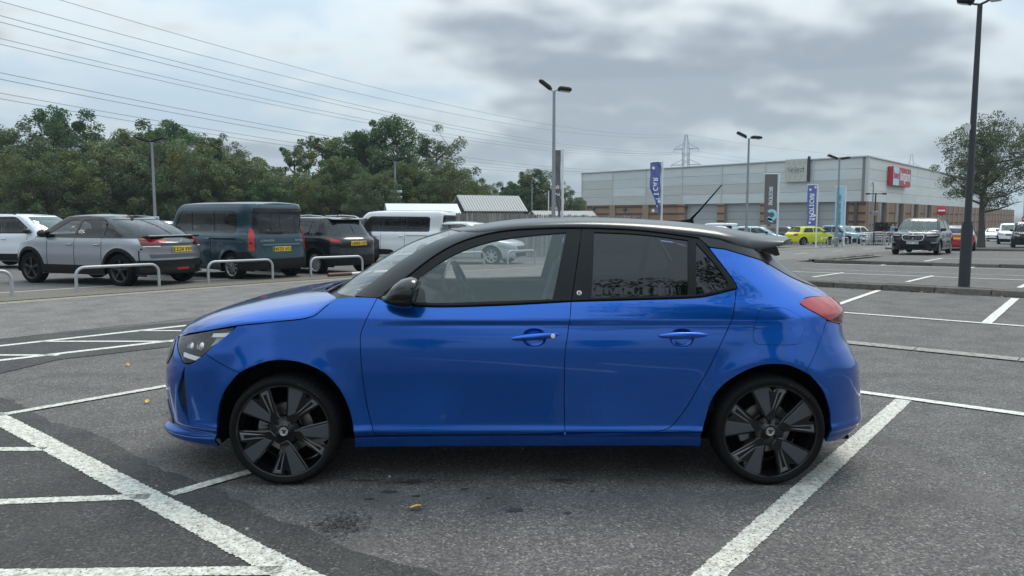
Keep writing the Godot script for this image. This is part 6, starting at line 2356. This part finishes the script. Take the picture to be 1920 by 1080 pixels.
func build_yard() -> void:
	# picket fence
	var f := thing("picket_fence", "weathered grey picket fence in front of the sheds", "fence", Vector3.ZERO)
	var wood := [gravelly(lin(.20, .185, .165), 131), gravelly(lin(.26, .245, .22), 132), gravelly(lin(.16, .15, .135), 133)]
	var rng := RandomNumberGenerator.new()
	rng.seed = 21
	var a := Vector2(-3.2, -29.2)
	var b := Vector2(6.6, -37.6)
	var n := 96
	var pk := MB.new()
	pk.prism(PackedVector2Array([Vector2(-.048, -.95), Vector2(.048, -.95), Vector2(.048, .86), Vector2(0, .92), Vector2(-.048, .86)]), -.01, .01)
	var picket := pk.mesh()
	var yaw := -atan2(b.y - a.y, b.x - a.x)
	for k in n:
		var c := a.lerp(b, (k + .5) / n)
		var p := part(f, "picket", picket, wood[rng.randi() % 3])
		p.position = on(c.x, c.y, .93 + rng.randf_range(-.02, .03))
		p.rotation = Vector3(0, yaw, rng.randf_range(-.01, .01))
	for y in [.4, 1.45]:
		var r := MB.new()
		r.tube([on(a.x, a.y - .05, y), on(b.x, b.y - .05, y)], .035, 4)
		part(f, "rail", r, wood[2])
	for k in 7:
		var c := a.lerp(b, k / 6.0)
		var r := MB.new()
		r.box(on(c.x, c.y - .08, .9), Vector3(.1, 1.9, .1))
		part(f, "post", r, wood[0])
	# sheds and a marquee behind it
	shed("grey timber shed with ribbed roof and an open gable behind the fence", Vector3(px(864, 46), 0, -46), 25, 2.2, 3.7, 2.35, 3.2, lin(.24, .245, .235), lin(.30, .31, .305), true)
	shed("low white-roofed shed standing farther along behind the fence", Vector3(px(1003, 50), 0, -50), 25, 2.2, 4.2, 1.70, 2.35, lin(.26, .265, .26), lin(.32, .33, .325), false)
	shed("white marquee with pitched roof behind the white van", Vector3(px(852, 42), 0, -41), 195, 1.9, 3.4, 2.1, 2.50, lin(.55, .56, .565), lin(.54, .55, .56), false)
	# a broken pole lying on the verge by the third hoop
	var p0 := ab(7.1, -.62)
	var p1 := ab(9.6, -.45)
	var v0 := on(p0[0], p0[1], .06)
	var v1 := on(p1[0], p1[1], .06)
	var st := thing("fallen_post", "white post with rusty foot and blue tip lying on the verge", "post", v0)
	var segs := [[0.0, .27, lin(.10, .05, .035), "rusty_foot", .045], [.27, .80, lin(.62, .62, .60), "white_shaft", .040], [.80, 1.0, lin(.05, .09, .42), "blue_tip", .075]]
	for s in segs:
		var m := MB.new()
		m.tube([(v1 - v0) * s[0], (v1 - v0) * s[1]], s[4], 8)
		part(st, s[3], m, mat(s[2], .6))
	# trolley bay by the store corner
	var steel := mat(lin(.42, .45, .47), .4, .5)
	var base := on(px(1648, 57), -57)
	for k in 5:
		var t := thing("shopping_trolley", "wire shopping trolley with red handle nested in the row by the store", "trolley", base + Vector3(-.9 + k * .36, 0, -.15 * k), .15, "trolleys nested in their bay")
		var w := MB.new()
		for y in [.45, .62, .80, .95]:
			w.tube([Vector3(-.28, y, -.4), Vector3(.28, y, -.4), Vector3(.24, y, .45), Vector3(-.24, y, .45), Vector3(-.28, y, -.4)], .022, 4)
		for x in [-.26, -.13, 0.0, .13, .26]:
			w.tube([Vector3(x, .45, .45), Vector3(x, .95, .47)], .016, 4)
		for s in [-.26, .26]:
			w.tube([Vector3(s, .95, -.4), Vector3(s, .12, -.3), Vector3(s, .10, .4), Vector3(s, .45, .45)], .022, 4)
		part(t, "basket", w, steel)
		var hm := MB.new()
		hm.tube([Vector3(-.28, 1.03, .50), Vector3(.28, 1.03, .50)], .04, 6)
		part(t, "handle", hm, mat(lin(.5, .03, .06), .5))
		for s in [-.24, .24]:
			for z in [-.3, .38]:
				var wm := MB.new()
				wm.xf = Transform3D(Basis(Vector3.UP, PI / 2), Vector3(s, .06, z))
				wm.lathe([Vector2(0, -.02), Vector2(.06, -.02), Vector2(.06, .02), Vector2(0, .02)], 8)
				part(t, "castor", wm, MC.black)
	for k in 3:
		var p := base + Vector3(-1.2 + k * 1.1, 0, 1.1)
		hoop(["rail hoop guarding the outer end of the trolley bay", "rail hoop guarding the middle of the trolley bay", "rail hoop guarding the shop end of the trolley bay"][k], p, p + Vector3(1.0, 0, -.1), 1.0, steel, .04)
	# plant racks by the shop front
	for k in 3:
		var r := thing("plant_rack", "dark shelved rack of potted plants standing outside the shop front", "rack", on(px(1650 + k * 8, 72), -72), .4, "plant racks by the shop front")
		var m := MB.new()
		for y in [.3, .9, 1.5]:
			m.box(Vector3(0, y, 0), Vector3(1.3, .05, .6))
		for s in [-.62, .62]:
			m.box(Vector3(s, .95, 0), Vector3(.05, 1.9, .5))
		part(r, "shelving", m, MC.black)
		var g := MB.new()
		rng.seed = 50 + k
		for j in 240:
			leaf3(g, Vector3(rng.randf_range(-.55, .55), [.45, 1.05, 1.65][j % 3] + rng.randf_range(-.1, .2), rng.randf_range(-.2, .3)), .09, rng)
		part(r, "plants", g, mat(lin(.05, .09, .03), .8))
	# no-entry signs
	for q in [["red no-entry disc on a post behind the black SUV", 1760, 46.0, 2.35], ["red no-entry disc on a post beyond the white SUV", 1918, 58.0, 2.0]]:
		var s := thing("road_sign", q[0], "road sign", on(px(q[1], q[2]), -q[2]), 0, "no-entry signs")
		var m := MB.new()
		m.tube([Vector3.ZERO, Vector3(0, q[3] + .2, 0)], .035, 8)
		part(s, "post", m, steel)
		var dm := MB.new()
		dm.xf = Transform3D(Basis(), Vector3(0, q[3], .05))
		dm.lathe([Vector2(0, .012), Vector2(.30, .012), Vector2(.31, 0)], 24)
		part(s, "disc", dm, mat(lin(.45, .015, .03), .4))
		var bm := MB.new()
		bm.box(Vector3(0, q[3], .068), Vector3(.44, .10, .008))
		part(s, "white_bar", bm, mat(lin(.75, .75, .75), .4))

func leaf3(m: MB, p: Vector3, s: float, rng: RandomNumberGenerator) -> void:
	var x := Vector3(rng.randfn(), rng.randfn() * .6, rng.randfn()).normalized()
	var y := Vector3(rng.randfn(), rng.randfn(), rng.randfn()).cross(x).normalized()
	m.quad(p - x * s, p + y * s * .55, p + x * s, p - y * s * .55)

func shed(label: String, where: Vector3, turn: float, w: float, l: float, eave: float, ridge: float, wall: Color, roof: Color, open_gable: bool) -> void:
	# gable at -x end, ridge along x
	where.y = gy(-where.z)
	var o := thing("shed" if not label.contains("marquee") else "marquee", label, "shed" if not label.contains("marquee") else "tent", where, deg_to_rad(turn))
	var m := MB.new()
	var h := w * .5
	m.quad(Vector3(0, 0, h), Vector3(l, 0, h), Vector3(l, eave, h), Vector3(0, eave, h))
	m.quad(Vector3(l, 0, -h), Vector3(0, 0, -h), Vector3(0, eave, -h), Vector3(l, eave, -h))
	m.quad(Vector3(l, 0, h), Vector3(l, 0, -h), Vector3(l, eave, -h), Vector3(l, eave, h))
	m.tri(Vector3(l, eave, h), Vector3(l, eave, -h), Vector3(l, ridge, 0))
	if not open_gable:
		m.quad(Vector3(.3, 0, -h), Vector3(.3, 0, h), Vector3(.3, eave, h), Vector3(.3, eave, -h))
		m.tri(Vector3(.3, eave, -h), Vector3(.3, eave, h), Vector3(.3, ridge, 0))
	part(o, "walls", m, mat(wall, .8))
	var k := 0.0
	while k < l:
		var s := MB.new()
		s.box(Vector3(k + .1, eave * .5, h + .012), Vector3(.19, eave - .02, .02))
		part(o, "wall_board", s, mat(wall, .8))
		k += .2
	for s in [1.0, -1.0]:
		var e := Vector3(0, eave - .10, s * (h + .22))
		var t := Vector3(0, ridge + .02, 0)
		var rm := MB.new()
		var up := (t - e).normalized()
		var nrm := Vector3(0, h, s * (ridge - eave)).normalized()
		rm.xf = Transform3D(Basis(Vector3.RIGHT, up, Vector3.RIGHT.cross(up).normalized()), (e + t) * .5 + Vector3(l * .5, .04, 0))
		rm.box(Vector3.ZERO, Vector3(l + .5, e.distance_to(t), .06), .01)
		part(o, "roof_slope", rm, mat(roof, .6))
		var rr := MB.new()
		rr.xf = rm.xf
		var q := -l * .5 - .15
		while q < l * .5 + .2:
			rr.box(Vector3(q, 0, .045 * (1.0 if rm.xf.basis.z.y > 0 else -1.0)), Vector3(.035, e.distance_to(t) - .02, .03))
			q += .18
		if not label.contains("marquee"):
			var ob := part(o, "roof_ribs", rr, mat(roof, .6))
			ob.set_meta("kind", "stuff")

# ---------------------------------------------------------------- trees
func tree_meshes(sd: int, h: float, wide: float, base: float, leaves: int, leaf_s: float, airy: float, cols: Array) -> Array:
	var rng := RandomNumberGenerator.new()
	rng.seed = sd
	var trunk := MB.new()
	var tips := []
	var bends := [Vector3.ZERO]
	for k in 6:
		bends.append(Vector3(rng.randf_range(-.12, .12) * k * .5, h * .8 * (k + 1) / 6.0, rng.randf_range(-.12, .12) * k * .5))
	var r0 := h * .022 + .03
	var rad := []
	for k in 7:
		rad.append(r0 * (1.0 - k / 7.5))
	rad[0] = r0 * 1.25
	trunk.tube(bends, rad, 9)
	var limbs := 16
	for k in limbs:
		var t := lerpf(maxf(.22, base / h), .98, (k + rng.randf() * .6) / limbs)
		var f := t * 6.0
		var i := mini(int(f / .8 * .8), 5)
		var from: Vector3 = bends[i].lerp(bends[i + 1], clampf(f - i, 0, 1))
		from.y = minf(from.y, h * .8)
		var a := k * 2.4 + rng.randf_range(-.4, .4)
		var reach := wide * (1.0 - .55 * absf(t - .5)) * rng.randf_range(.65, 1.0) * (1.0 if t < .8 else .6)
		var rise := h * rng.randf_range(.06, .20)
		var tip := from + Vector3(cos(a) * reach, rise, sin(a) * reach)
		var mid := from.lerp(tip, .5) + Vector3(0, -rise * .15 + rng.randf_range(-.1, .1), 0)
		trunk.tube([from, mid, tip], [r0 * .42, r0 * .25, r0 * .08], 5)
		tips.append([from.lerp(tip, .7), .8])
		tips.append([tip, 1.0])
		for j in 4:
			var s := from.lerp(tip, rng.randf_range(.35, .95))
			var e := s + Vector3(rng.randf_range(-1, 1), rng.randf_range(-.1, 1.0), rng.randf_range(-1, 1)).normalized() * wide * rng.randf_range(.22, .42)
			trunk.tube([s, e], [r0 * .14, r0 * .04], 4)
			tips.append([e, .9])
	tips.append([Vector3(0, h * .86, 0), 1.1])
	for t in tips:
		# keep the twigs inside an egg-shaped crown
		var e: Vector3 = (t[0] - Vector3(0, (h + base) * .5, 0)) / Vector3(wide, (h - base) * .5, wide)
		if airy < .7 and e.length() > .98:
			t[0] = Vector3(0, (h + base) * .5, 0) + e.normalized() * .98 * Vector3(wide, (h - base) * .5, wide)
	# foliage: clumps of small faces about the twigs and through the crown, with gaps between
	var crown := MB.new()
	var colors := PackedColorArray()
	var clump := []
	for t in tips:
		var c: Vector3 = t[0] + Vector3(rng.randfn(), rng.randfn() * .7, rng.randfn()) * wide * .12
		c.y = clampf(c.y, base, h)
		clump.append([c, wide * rng.randf_range(.10, .20) * t[1], cols[rng.randi() % cols.size()]])
	if airy < .7:
		var mid := Vector3(0, (h + base) * .5, 0)
		for k in 110:
			var dir := Vector3(rng.randfn(), rng.randfn(), rng.randfn()).normalized()
			var f := pow(rng.randf(), .5) * rng.randf_range(.75, 1.02)
			var low := 1.0 if dir.y > 0 else .85
			var c := mid + Vector3(dir.x * wide * low, dir.y * (h - base) * .5, dir.z * wide * low) * f
			clump.append([c, wide * rng.randf_range(.12, .24), cols[rng.randi() % cols.size()]])
	for q in clump:
		var hue := rng.randf_range(.8, 1.2)
		q.append(Color(q[2].r * hue * rng.randf_range(.92, 1.08), q[2].g * hue, q[2].b * hue))
	for k in leaves:
		var q: Array = clump[rng.randi() % clump.size()]
		var dir := Vector3(rng.randfn(), rng.randfn() + .25, rng.randfn()).normalized()
		var p: Vector3 = q[0] + dir * Vector3(1, .8, 1) * q[1] * pow(rng.randf(), .4)
		if p.y < base * .8:
			continue
		leaf3(crown, p, leaf_s * rng.randf_range(.6, 1.25), rng)
		var v := rng.randf_range(.82, 1.2)
		var cc: Color = q[3]
		for j in 4:
			colors.append(Color(cc.r * v, cc.g * v, cc.b * v))
	crown.c = colors
	return [trunk.mesh(), crown.mesh()]

func plant(called: String, label: String, kit: Array, where: Vector3, scale: float, turn: float, m: Array, group := "") -> Node3D:
	var o := thing(called, label, "tree", where, turn, group)
	part(o, "trunk", kit[0], m[0])
	part(o, "crown", kit[1], m[1])
	o.scale = Vector3.ONE * scale
	return o

func build_trees() -> void:
	var bark := gravelly(lin(.075, .065, .055), 141)
	var leafy := mat(Color.WHITE, .65)
	leafy.vertex_color_use_as_albedo = true
	leafy.backlight_enabled = true
	leafy.backlight = Color(.75, .78, .50)
	var m := [bark, leafy]
	var g1 := [Color(0.064, 0.123, 0.049), Color(0.053, 0.100, 0.040), Color(0.082, 0.139, 0.055)]
	var g2 := [Color(0.116, 0.150, 0.075), Color(0.096, 0.139, 0.064), Color(0.125, 0.150, 0.089)]
	var g3 := [Color(0.125, 0.150, 0.051), Color(0.105, 0.139, 0.046), Color(0.124, 0.132, 0.046)]
	var g4 := [Color(0.125, 0.150, 0.100), Color(0.125, 0.150, 0.100), Color(0.125, 0.150, 0.100)]
	var kits := [
		tree_meshes(1, 10.0, 3.6, .4, 42000, .085, .2, g1), tree_meshes(2, 9.0, 3.8, .3, 42000, .085, .3, g2), tree_meshes(3, 9.5, 3.4, .5, 40000, .088, .2, g1 + g3),
		tree_meshes(4, 8.5, 3.2, .8, 14000, .075, .8, g4), tree_meshes(5, 7.0, 3.6, .2, 40000, .075, .2, g2 + g3), tree_meshes(6, 8.0, 2.6, 1.5, 9000, .10, .9, g3 + g1),
	]
	var kinds := ["dark green broad tree", "olive green bushy tree", "mixed green full tree", "thin feathery grey-green tree", "low spreading yellowish bush-like tree", "sparse tree with gaps between its limbs"]
	var spots := [
		# px of the middle, distance, height, kit, where it stands
		[-60, 56, 9.6, 1, "behind the far edge of the white crossover"], [25, 58, 9.8, 1, "behind the white crossover"], [75, 50, 6.6, 4, "in front of the wood behind the silver crossover's bonnet"], [140, 64, 12.6, 0, "standing tallest over the silver crossover"], [205, 52, 7.6, 4, "low in front of the wood behind the silver crossover's roof"],
		[250, 60, 10.2, 2, "between the tall tree and the spread lamp post"], [318, 66, 12.0, 0, "behind the spread lamp post"], [300, 54, 8.2, 1, "just right of the small-sign lamp post, low"], [385, 60, 9.8, 2, "behind the teal van's front"], [378, 52, 7.2, 4, "in front of the wood behind the teal van"],
		[438, 66, 9.8, 3, "rising thinly behind the teal van's roof"], [455, 54, 7.0, 4, "bright in front of the wood behind the teal van's tail"], [492, 66, 7.4, 2, "in the dip of the wood behind the teal van"], [545, 56, 5.8, 1, "low behind the navy crossover"], [556, 68, 9.6, 5, "standing gappy over the dip of the wood"],
		[622, 64, 9.8, 5, "leaning thinly beside the great oak"], [640, 56, 7.4, 2, "low in front of the great oak"], [720, 66, 12.2, 0, "crowning the wood as its great round oak"], [668, 68, 11.0, 2, "filling the left shoulder of the great oak"], [815, 68, 11.0, 3, "standing pale and wispy beside the great oak"],
		[760, 58, 7.2, 2, "behind the camera lamp post"], [830, 60, 7.0, 4, "behind the shed's left gable"], [700, 52, 5.6, 1, "low behind the white van's roof"], [880, 72, 6.6, 4, "low behind the shed's ridge"], [905, 80, 6.0, 1, "low in the gap behind the shed"],
		[1000, 76, 8.2, 2, "standing alone between the shed and the store"], [955, 74, 6.6, 0, "beside the lone tree behind the shed"], [1062, 84, 6.8, 3, "thin beside the store's left end"], [1075, 80, 5.0, 1, "low at the store's left end"], [590, 54, 5.2, 4, "low behind the dark estate"], [510, 52, 5.0, 0, "low and dark behind the dark estate"], [-140, 52, 8.5, 2, "at the far left end of the wood"],
	]
	var hs := [10.0, 9.0, 9.5, 8.5, 7.0, 8.0]
	var rng := RandomNumberGenerator.new()
	rng.seed = 77
	for s in spots:
		plant("tree", "%s %s" % [kinds[s[3]], s[4]], kits[s[3]], on(px(s[0], s[1]), -s[1]), s[2] * .95 / hs[s[3]], rng.randf() * TAU, m, "trees of the wood behind the car park")
	# the young street tree at the right
	var kit := tree_meshes(11, 8.8, 3.45, 2.7, 30000, .062, .45, [Color(.085, .115, .058), Color(.070, .098, .050), Color(.105, .125, .068)])
	plant("street_tree", "round-headed street tree on the kerbed strip in front of the shop wall", kit, on(px(1838, 50), -50), 1.0, .4, m)
	# what the paint and glass mirror: a tree behind the photographer and a far row of trees
	plant("street_tree", "street tree standing in the bays behind the photographer", kit, Vector3(4.6, 0, 5.2), 1.16, 2.0, m)
	for k in 8:
		plant("tree", "distant tree of the row behind the photographer", kits[k % 3], Vector3(-52 + k * 15.0, 0, 52 + (k % 3) * 5.0), .9, k * 1.3, m, "trees of the far row behind the photographer")

func build_wires() -> void:
	var steel := mat(lin(.30, .32, .33), .6)
	var wire := mat(lin(.20, .21, .22), .6)
	var line_dir := Vector3(-232, 0, 392).normalized()
	var across := Vector3(line_dir.z, 0, -line_dir.x)
	var towers := [Vector3(92, -6, -400), Vector3(-140, 0, -8), Vector3(275, -8, -520)]
	var heights := [45.0, 37.5, 29.2, 21.0]
	var arms := [0.0, 6.6, 8.0, 7.0]
	for k in [0, 2]:
		var t := thing("pylon", ["lattice electricity pylon rising behind the grey shed", "", "smaller lattice electricity pylon far beyond the pale shop front"][k], "pylon", towers[k], 0, "electricity pylons")
		var hh := 51.0 if k == 0 else 53.0
		var body := MB.new()
		var ax := across
		var az := Vector3(-ax.z, 0, ax.x)
		var half := func(y: float) -> float: return lerpf(4.0, 1.5, clampf(y / 30.0, 0, 1)) if y < 42 else lerpf(1.5, .5, (y - 42) / (hh - 42))
		for s in [[1, 1], [1, -1], [-1, 1], [-1, -1]]:
			var pts := []
			for y in [0.0, 15.0, 30.0, 42.0, hh]:
				pts.append(ax * s[0] * half.call(y) + az * s[1] * half.call(y) + Vector3(0, y, 0))
			body.tube(pts, .19, 4)
		var y := 0.0
		while y < 42.0:
			var e := y + 3.5
			for s in [1, -1]:
				for w in [[ax, az], [az, ax]]:
					var p: Vector3 = w[1] * s * half.call(y) + Vector3(0, y, 0)
					var q: Vector3 = w[1] * s * half.call(e) + Vector3(0, e, 0)
					body.tube([p + w[0] * half.call(y), q - w[0] * half.call(e)], .12, 3, false)
					body.tube([p - w[0] * half.call(y), q + w[0] * half.call(e)], .12, 3, false)
			y = e
		part(t, "lattice_tower", body, steel)
		for j in [1, 2, 3]:
			for s in [1, -1]:
				var am := MB.new()
				var yy: float = heights[j] + 6.0
				var tip: Vector3 = ax * s * arms[j] + Vector3(0, yy, 0)
				for e in [1, -1]:
					am.tube([ax * s * 1.4 + az * e * 1.3 + Vector3(0, yy, 0), tip], .15, 4)
				am.tube([ax * s * 1.4 + Vector3(0, yy + 3.0, 0), tip], .15, 4)
				am.tube([tip, tip + Vector3(0, -1.6, 0)], .12, 4)
				part(t, "crossarm", am, steel)
	# conductors hang between the pylon and the next one, outside the picture on the left
	var n := 0
	var names := ["highest overhead earth wire", "upper overhead wire", "middle overhead wire", "lower overhead wire"]
	for j in 4:
		for s in ([0.0] if j == 0 else [1.0, -1.0]):
			for twin in [0.0, .9]:
				var a: Vector3 = towers[0] + across * s * arms[j] + Vector3(0, heights[j] + 6.0 - (0.0 if j == 0 else 1.6) - twin, 0)
				var b: Vector3 = towers[1] + across * s * arms[j] + Vector3(0, heights[j] + 3.0 - twin * (1.0 if j > 0 else 4.0), 0)
				var pts := []
				for k in 41:
					var t := k / 40.0
					pts.append(a.lerp(b, t) - Vector3(0, 4.0 * (13.5 if j == 0 else 12.0) * t * (1 - t), 0))
				var m := MB.new()
				m.tube(pts, .045, 4, false)
				var o := part(self, "overhead_wire", m, wire)
				tag(o, names[j] + " strung from the pylon across the sky over the wood", "wire", "overhead wires")
	for j in [0, 1]:
		for s in ([0.0] if j == 0 else [1.0, -1.0]):
			var a: Vector3 = towers[0] + across * s * arms[j] + Vector3(0, heights[j] + 6.0 - (0.0 if j == 0 else 1.6), 0)
			var b: Vector3 = towers[2] + across * s * arms[j] + Vector3(0, heights[j] + 6.0 - (0.0 if j == 0 else 1.6), 0)
			var pts := []
			for k in 21:
				var t := k / 20.0
				pts.append(a.lerp(b, t) - Vector3(0, 4.0 * 3.0 * t * (1 - t), 0))
			var m := MB.new()
			m.tube(pts, .05, 4, false)
			var o := part(self, "overhead_wire", m, wire)
			tag(o, names[j] + " strung between the two pylons", "wire", "overhead wires between the pylons")

# ---------------------------------------------------------------- people
func person(label: String, where: Vector3, turn: float, coat: Color, legs: Color, stride: float) -> void:
	var o := thing("person", label, "person", where, turn)
	# joints with radii; the body is one continuous skin
	var J := {"pelvis": Vector3(0, .93, 0), "chest": Vector3(0, 1.32, 0), "neck": Vector3(0, 1.50, .01), "head": Vector3(0, 1.63, .03), "crown": Vector3(0, 1.68, .02),
		"sl": Vector3(.19, 1.42, 0), "sr": Vector3(-.19, 1.42, 0), "el": Vector3(.25, 1.14, -.03), "er": Vector3(-.25, 1.14, -.03), "hl": Vector3(.24, .90, .10), "hr": Vector3(-.24, .90, .08), "fl": Vector3(.23, .80, .14), "fr": Vector3(-.23, .80, .12),
		"pl": Vector3(.10, .90, 0), "pr": Vector3(-.10, .90, 0), "kl": Vector3(.11, .50, stride * .5 + .03), "kr": Vector3(-.11, .50, -stride * .4 + .03), "al": Vector3(.11, .09, stride), "ar": Vector3(-.11, .10, -stride), "tl": Vector3(.12, .05, stride + .15), "tr": Vector3(-.12, .05, -stride + .15)}
	var bones := [["pelvis", "chest", .16, .19], ["chest", "neck", .17, .065], ["neck", "head", .06, .095], ["head", "crown", .10, .09], ["chest", "sl", .13, .075], ["chest", "sr", .13, .075], ["sl", "el", .068, .055], ["sr", "er", .068, .055], ["el", "hl", .052, .038], ["er", "hr", .052, .038], ["hl", "fl", .040, .022], ["hr", "fr", .040, .022],
		["pelvis", "pl", .15, .10], ["pelvis", "pr", .15, .10], ["pl", "kl", .095, .065], ["pr", "kr", .095, .065], ["kl", "al", .062, .042], ["kr", "ar", .062, .042], ["al", "tl", .045, .035], ["ar", "tr", .045, .035]]
	var cell := .03
	var lo := Vector3(-.42, -.02, -.55)
	var dims := Vector3i(28, 62, 38)
	var field := PackedFloat32Array()
	field.resize(dims.x * dims.y * dims.z)
	field.fill(1.0)
	for b in bones:
		var p: Vector3 = J[b[0]]
		var q: Vector3 = J[b[1]]
		var r: float = maxf(b[2], b[3]) + .09
		var i0 := ((p.min(q) - Vector3.ONE * r - lo) / cell).floor()
		var i1 := ((p.max(q) + Vector3.ONE * r - lo) / cell).ceil()
		for x in range(maxi(0, int(i0.x)), mini(dims.x, int(i1.x) + 1)):
			for y in range(maxi(0, int(i0.y)), mini(dims.y, int(i1.y) + 1)):
				for z in range(maxi(0, int(i0.z)), mini(dims.z, int(i1.z) + 1)):
					var c := lo + Vector3(x, y, z) * cell
					var t := clampf((c - p).dot(q - p) / maxf((q - p).length_squared(), 1e-6), 0, 1)
					var d := c.distance_to(p.lerp(q, t)) - lerpf(b[2], b[3], t)
					var k := (x * dims.y + y) * dims.z + z
					var h := maxf(.05 - absf(d - field[k]), 0.0) / .05
					field[k] = minf(field[k], d) - h * h * .05 * .25
	var m := MB.new()
	var cols := PackedColorArray()
	var id := {}
	var val := func(x: int, y: int, z: int) -> float: return field[(x * dims.y + y) * dims.z + z]
	for x in dims.x - 1:
		for y in dims.y - 1:
			for z in dims.z - 1:
				var inside := 0
				var sum := Vector3.ZERO
				var cnt := 0
				var vs := []
				for k in 8:
					var f: float = val.call(x + (k & 1), y + ((k >> 1) & 1), z + ((k >> 2) & 1))
					vs.append(f)
					if f < 0:
						inside += 1
				if inside == 0 or inside == 8:
					continue
				for e in [[0, 1], [2, 3], [4, 5], [6, 7], [0, 2], [1, 3], [4, 6], [5, 7], [0, 4], [1, 5], [2, 6], [3, 7]]:
					if (vs[e[0]] < 0) != (vs[e[1]] < 0):
						var t: float = vs[e[0]] / (vs[e[0]] - vs[e[1]])
						var a := Vector3(e[0] & 1, (e[0] >> 1) & 1, (e[0] >> 2) & 1)
						var b := Vector3(e[1] & 1, (e[1] >> 1) & 1, (e[1] >> 2) & 1)
						sum += a.lerp(b, t)
						cnt += 1
				var p := lo + (Vector3(x, y, z) + sum / cnt) * cell
				var nn := Vector3(vs[1] + vs[3] + vs[5] + vs[7] - vs[0] - vs[2] - vs[4] - vs[6], vs[2] + vs[3] + vs[6] + vs[7] - vs[0] - vs[1] - vs[4] - vs[5], vs[4] + vs[5] + vs[6] + vs[7] - vs[0] - vs[1] - vs[2] - vs[3])
				id[Vector3i(x, y, z)] = m.vert(p, nn.normalized())
				var cc := coat if p.y > .82 and p.y < 1.50 else legs
				if p.y >= 1.50 or p.y < .92 and absf(p.x) > .19 and p.y > .7:
					cc = lin(.42, .26, .19)
				if p.y > 1.66 or p.y > 1.56 and p.z < -.01:
					cc = lin(.05, .04, .035)
				if p.y < .09:
					cc = lin(.02, .02, .02)
				cols.append(cc.srgb_to_linear())
	for x in range(1, dims.x - 1):
		for y in range(1, dims.y - 1):
			for z in range(1, dims.z - 1):
				var f: float = val.call(x, y, z)
				for ax in 3:
					var e := Vector3i(1 if ax == 0 else 0, 1 if ax == 1 else 0, 1 if ax == 2 else 0)
					var g: float = val.call(x + e.x, y + e.y, z + e.z)
					if (f < 0) == (g < 0):
						continue
					var u := Vector3i(e.z, e.x, e.y)
					var w := Vector3i(e.y, e.z, e.x)
					var c := Vector3i(x, y, z)
					var q := [c - u - w, c - w, c, c - u]
					if not (id.has(q[0]) and id.has(q[1]) and id.has(q[2]) and id.has(q[3])):
						continue
					if f < 0:
						m.tri3(id[q[0]], id[q[1]], id[q[2]]); m.tri3(id[q[0]], id[q[2]], id[q[3]])
					else:
						m.tri3(id[q[0]], id[q[2]], id[q[1]]); m.tri3(id[q[0]], id[q[3]], id[q[2]])
	m.c = cols
	var bm := mat(Color.WHITE, .85)
	bm.vertex_color_use_as_albedo = true
	part(o, "body", m, bm)

func build_people() -> void:
	person("person in a dark coat walking past the shop front by the trolleys", on(px(1677, 68), -68), 1.2, lin(.015, .016, .02), lin(.02, .02, .025), .16)
	person("person in a black jacket with pale collar standing behind the black SUV", on(px(1690, 60), -60), 2.6, lin(.012, .012, .014), lin(.03, .035, .05), .05)
	person("person in a light blue top beside the trolley row", on(px(1671, 66), -66), .6, lin(.18, .26, .36), lin(.05, .06, .09), .10)
	person("person in grey walking beyond the tall black lamp post", on(px(1812, 78), -78), 2.0, lin(.16, .16, .17), lin(.04, .04, .05), .14)
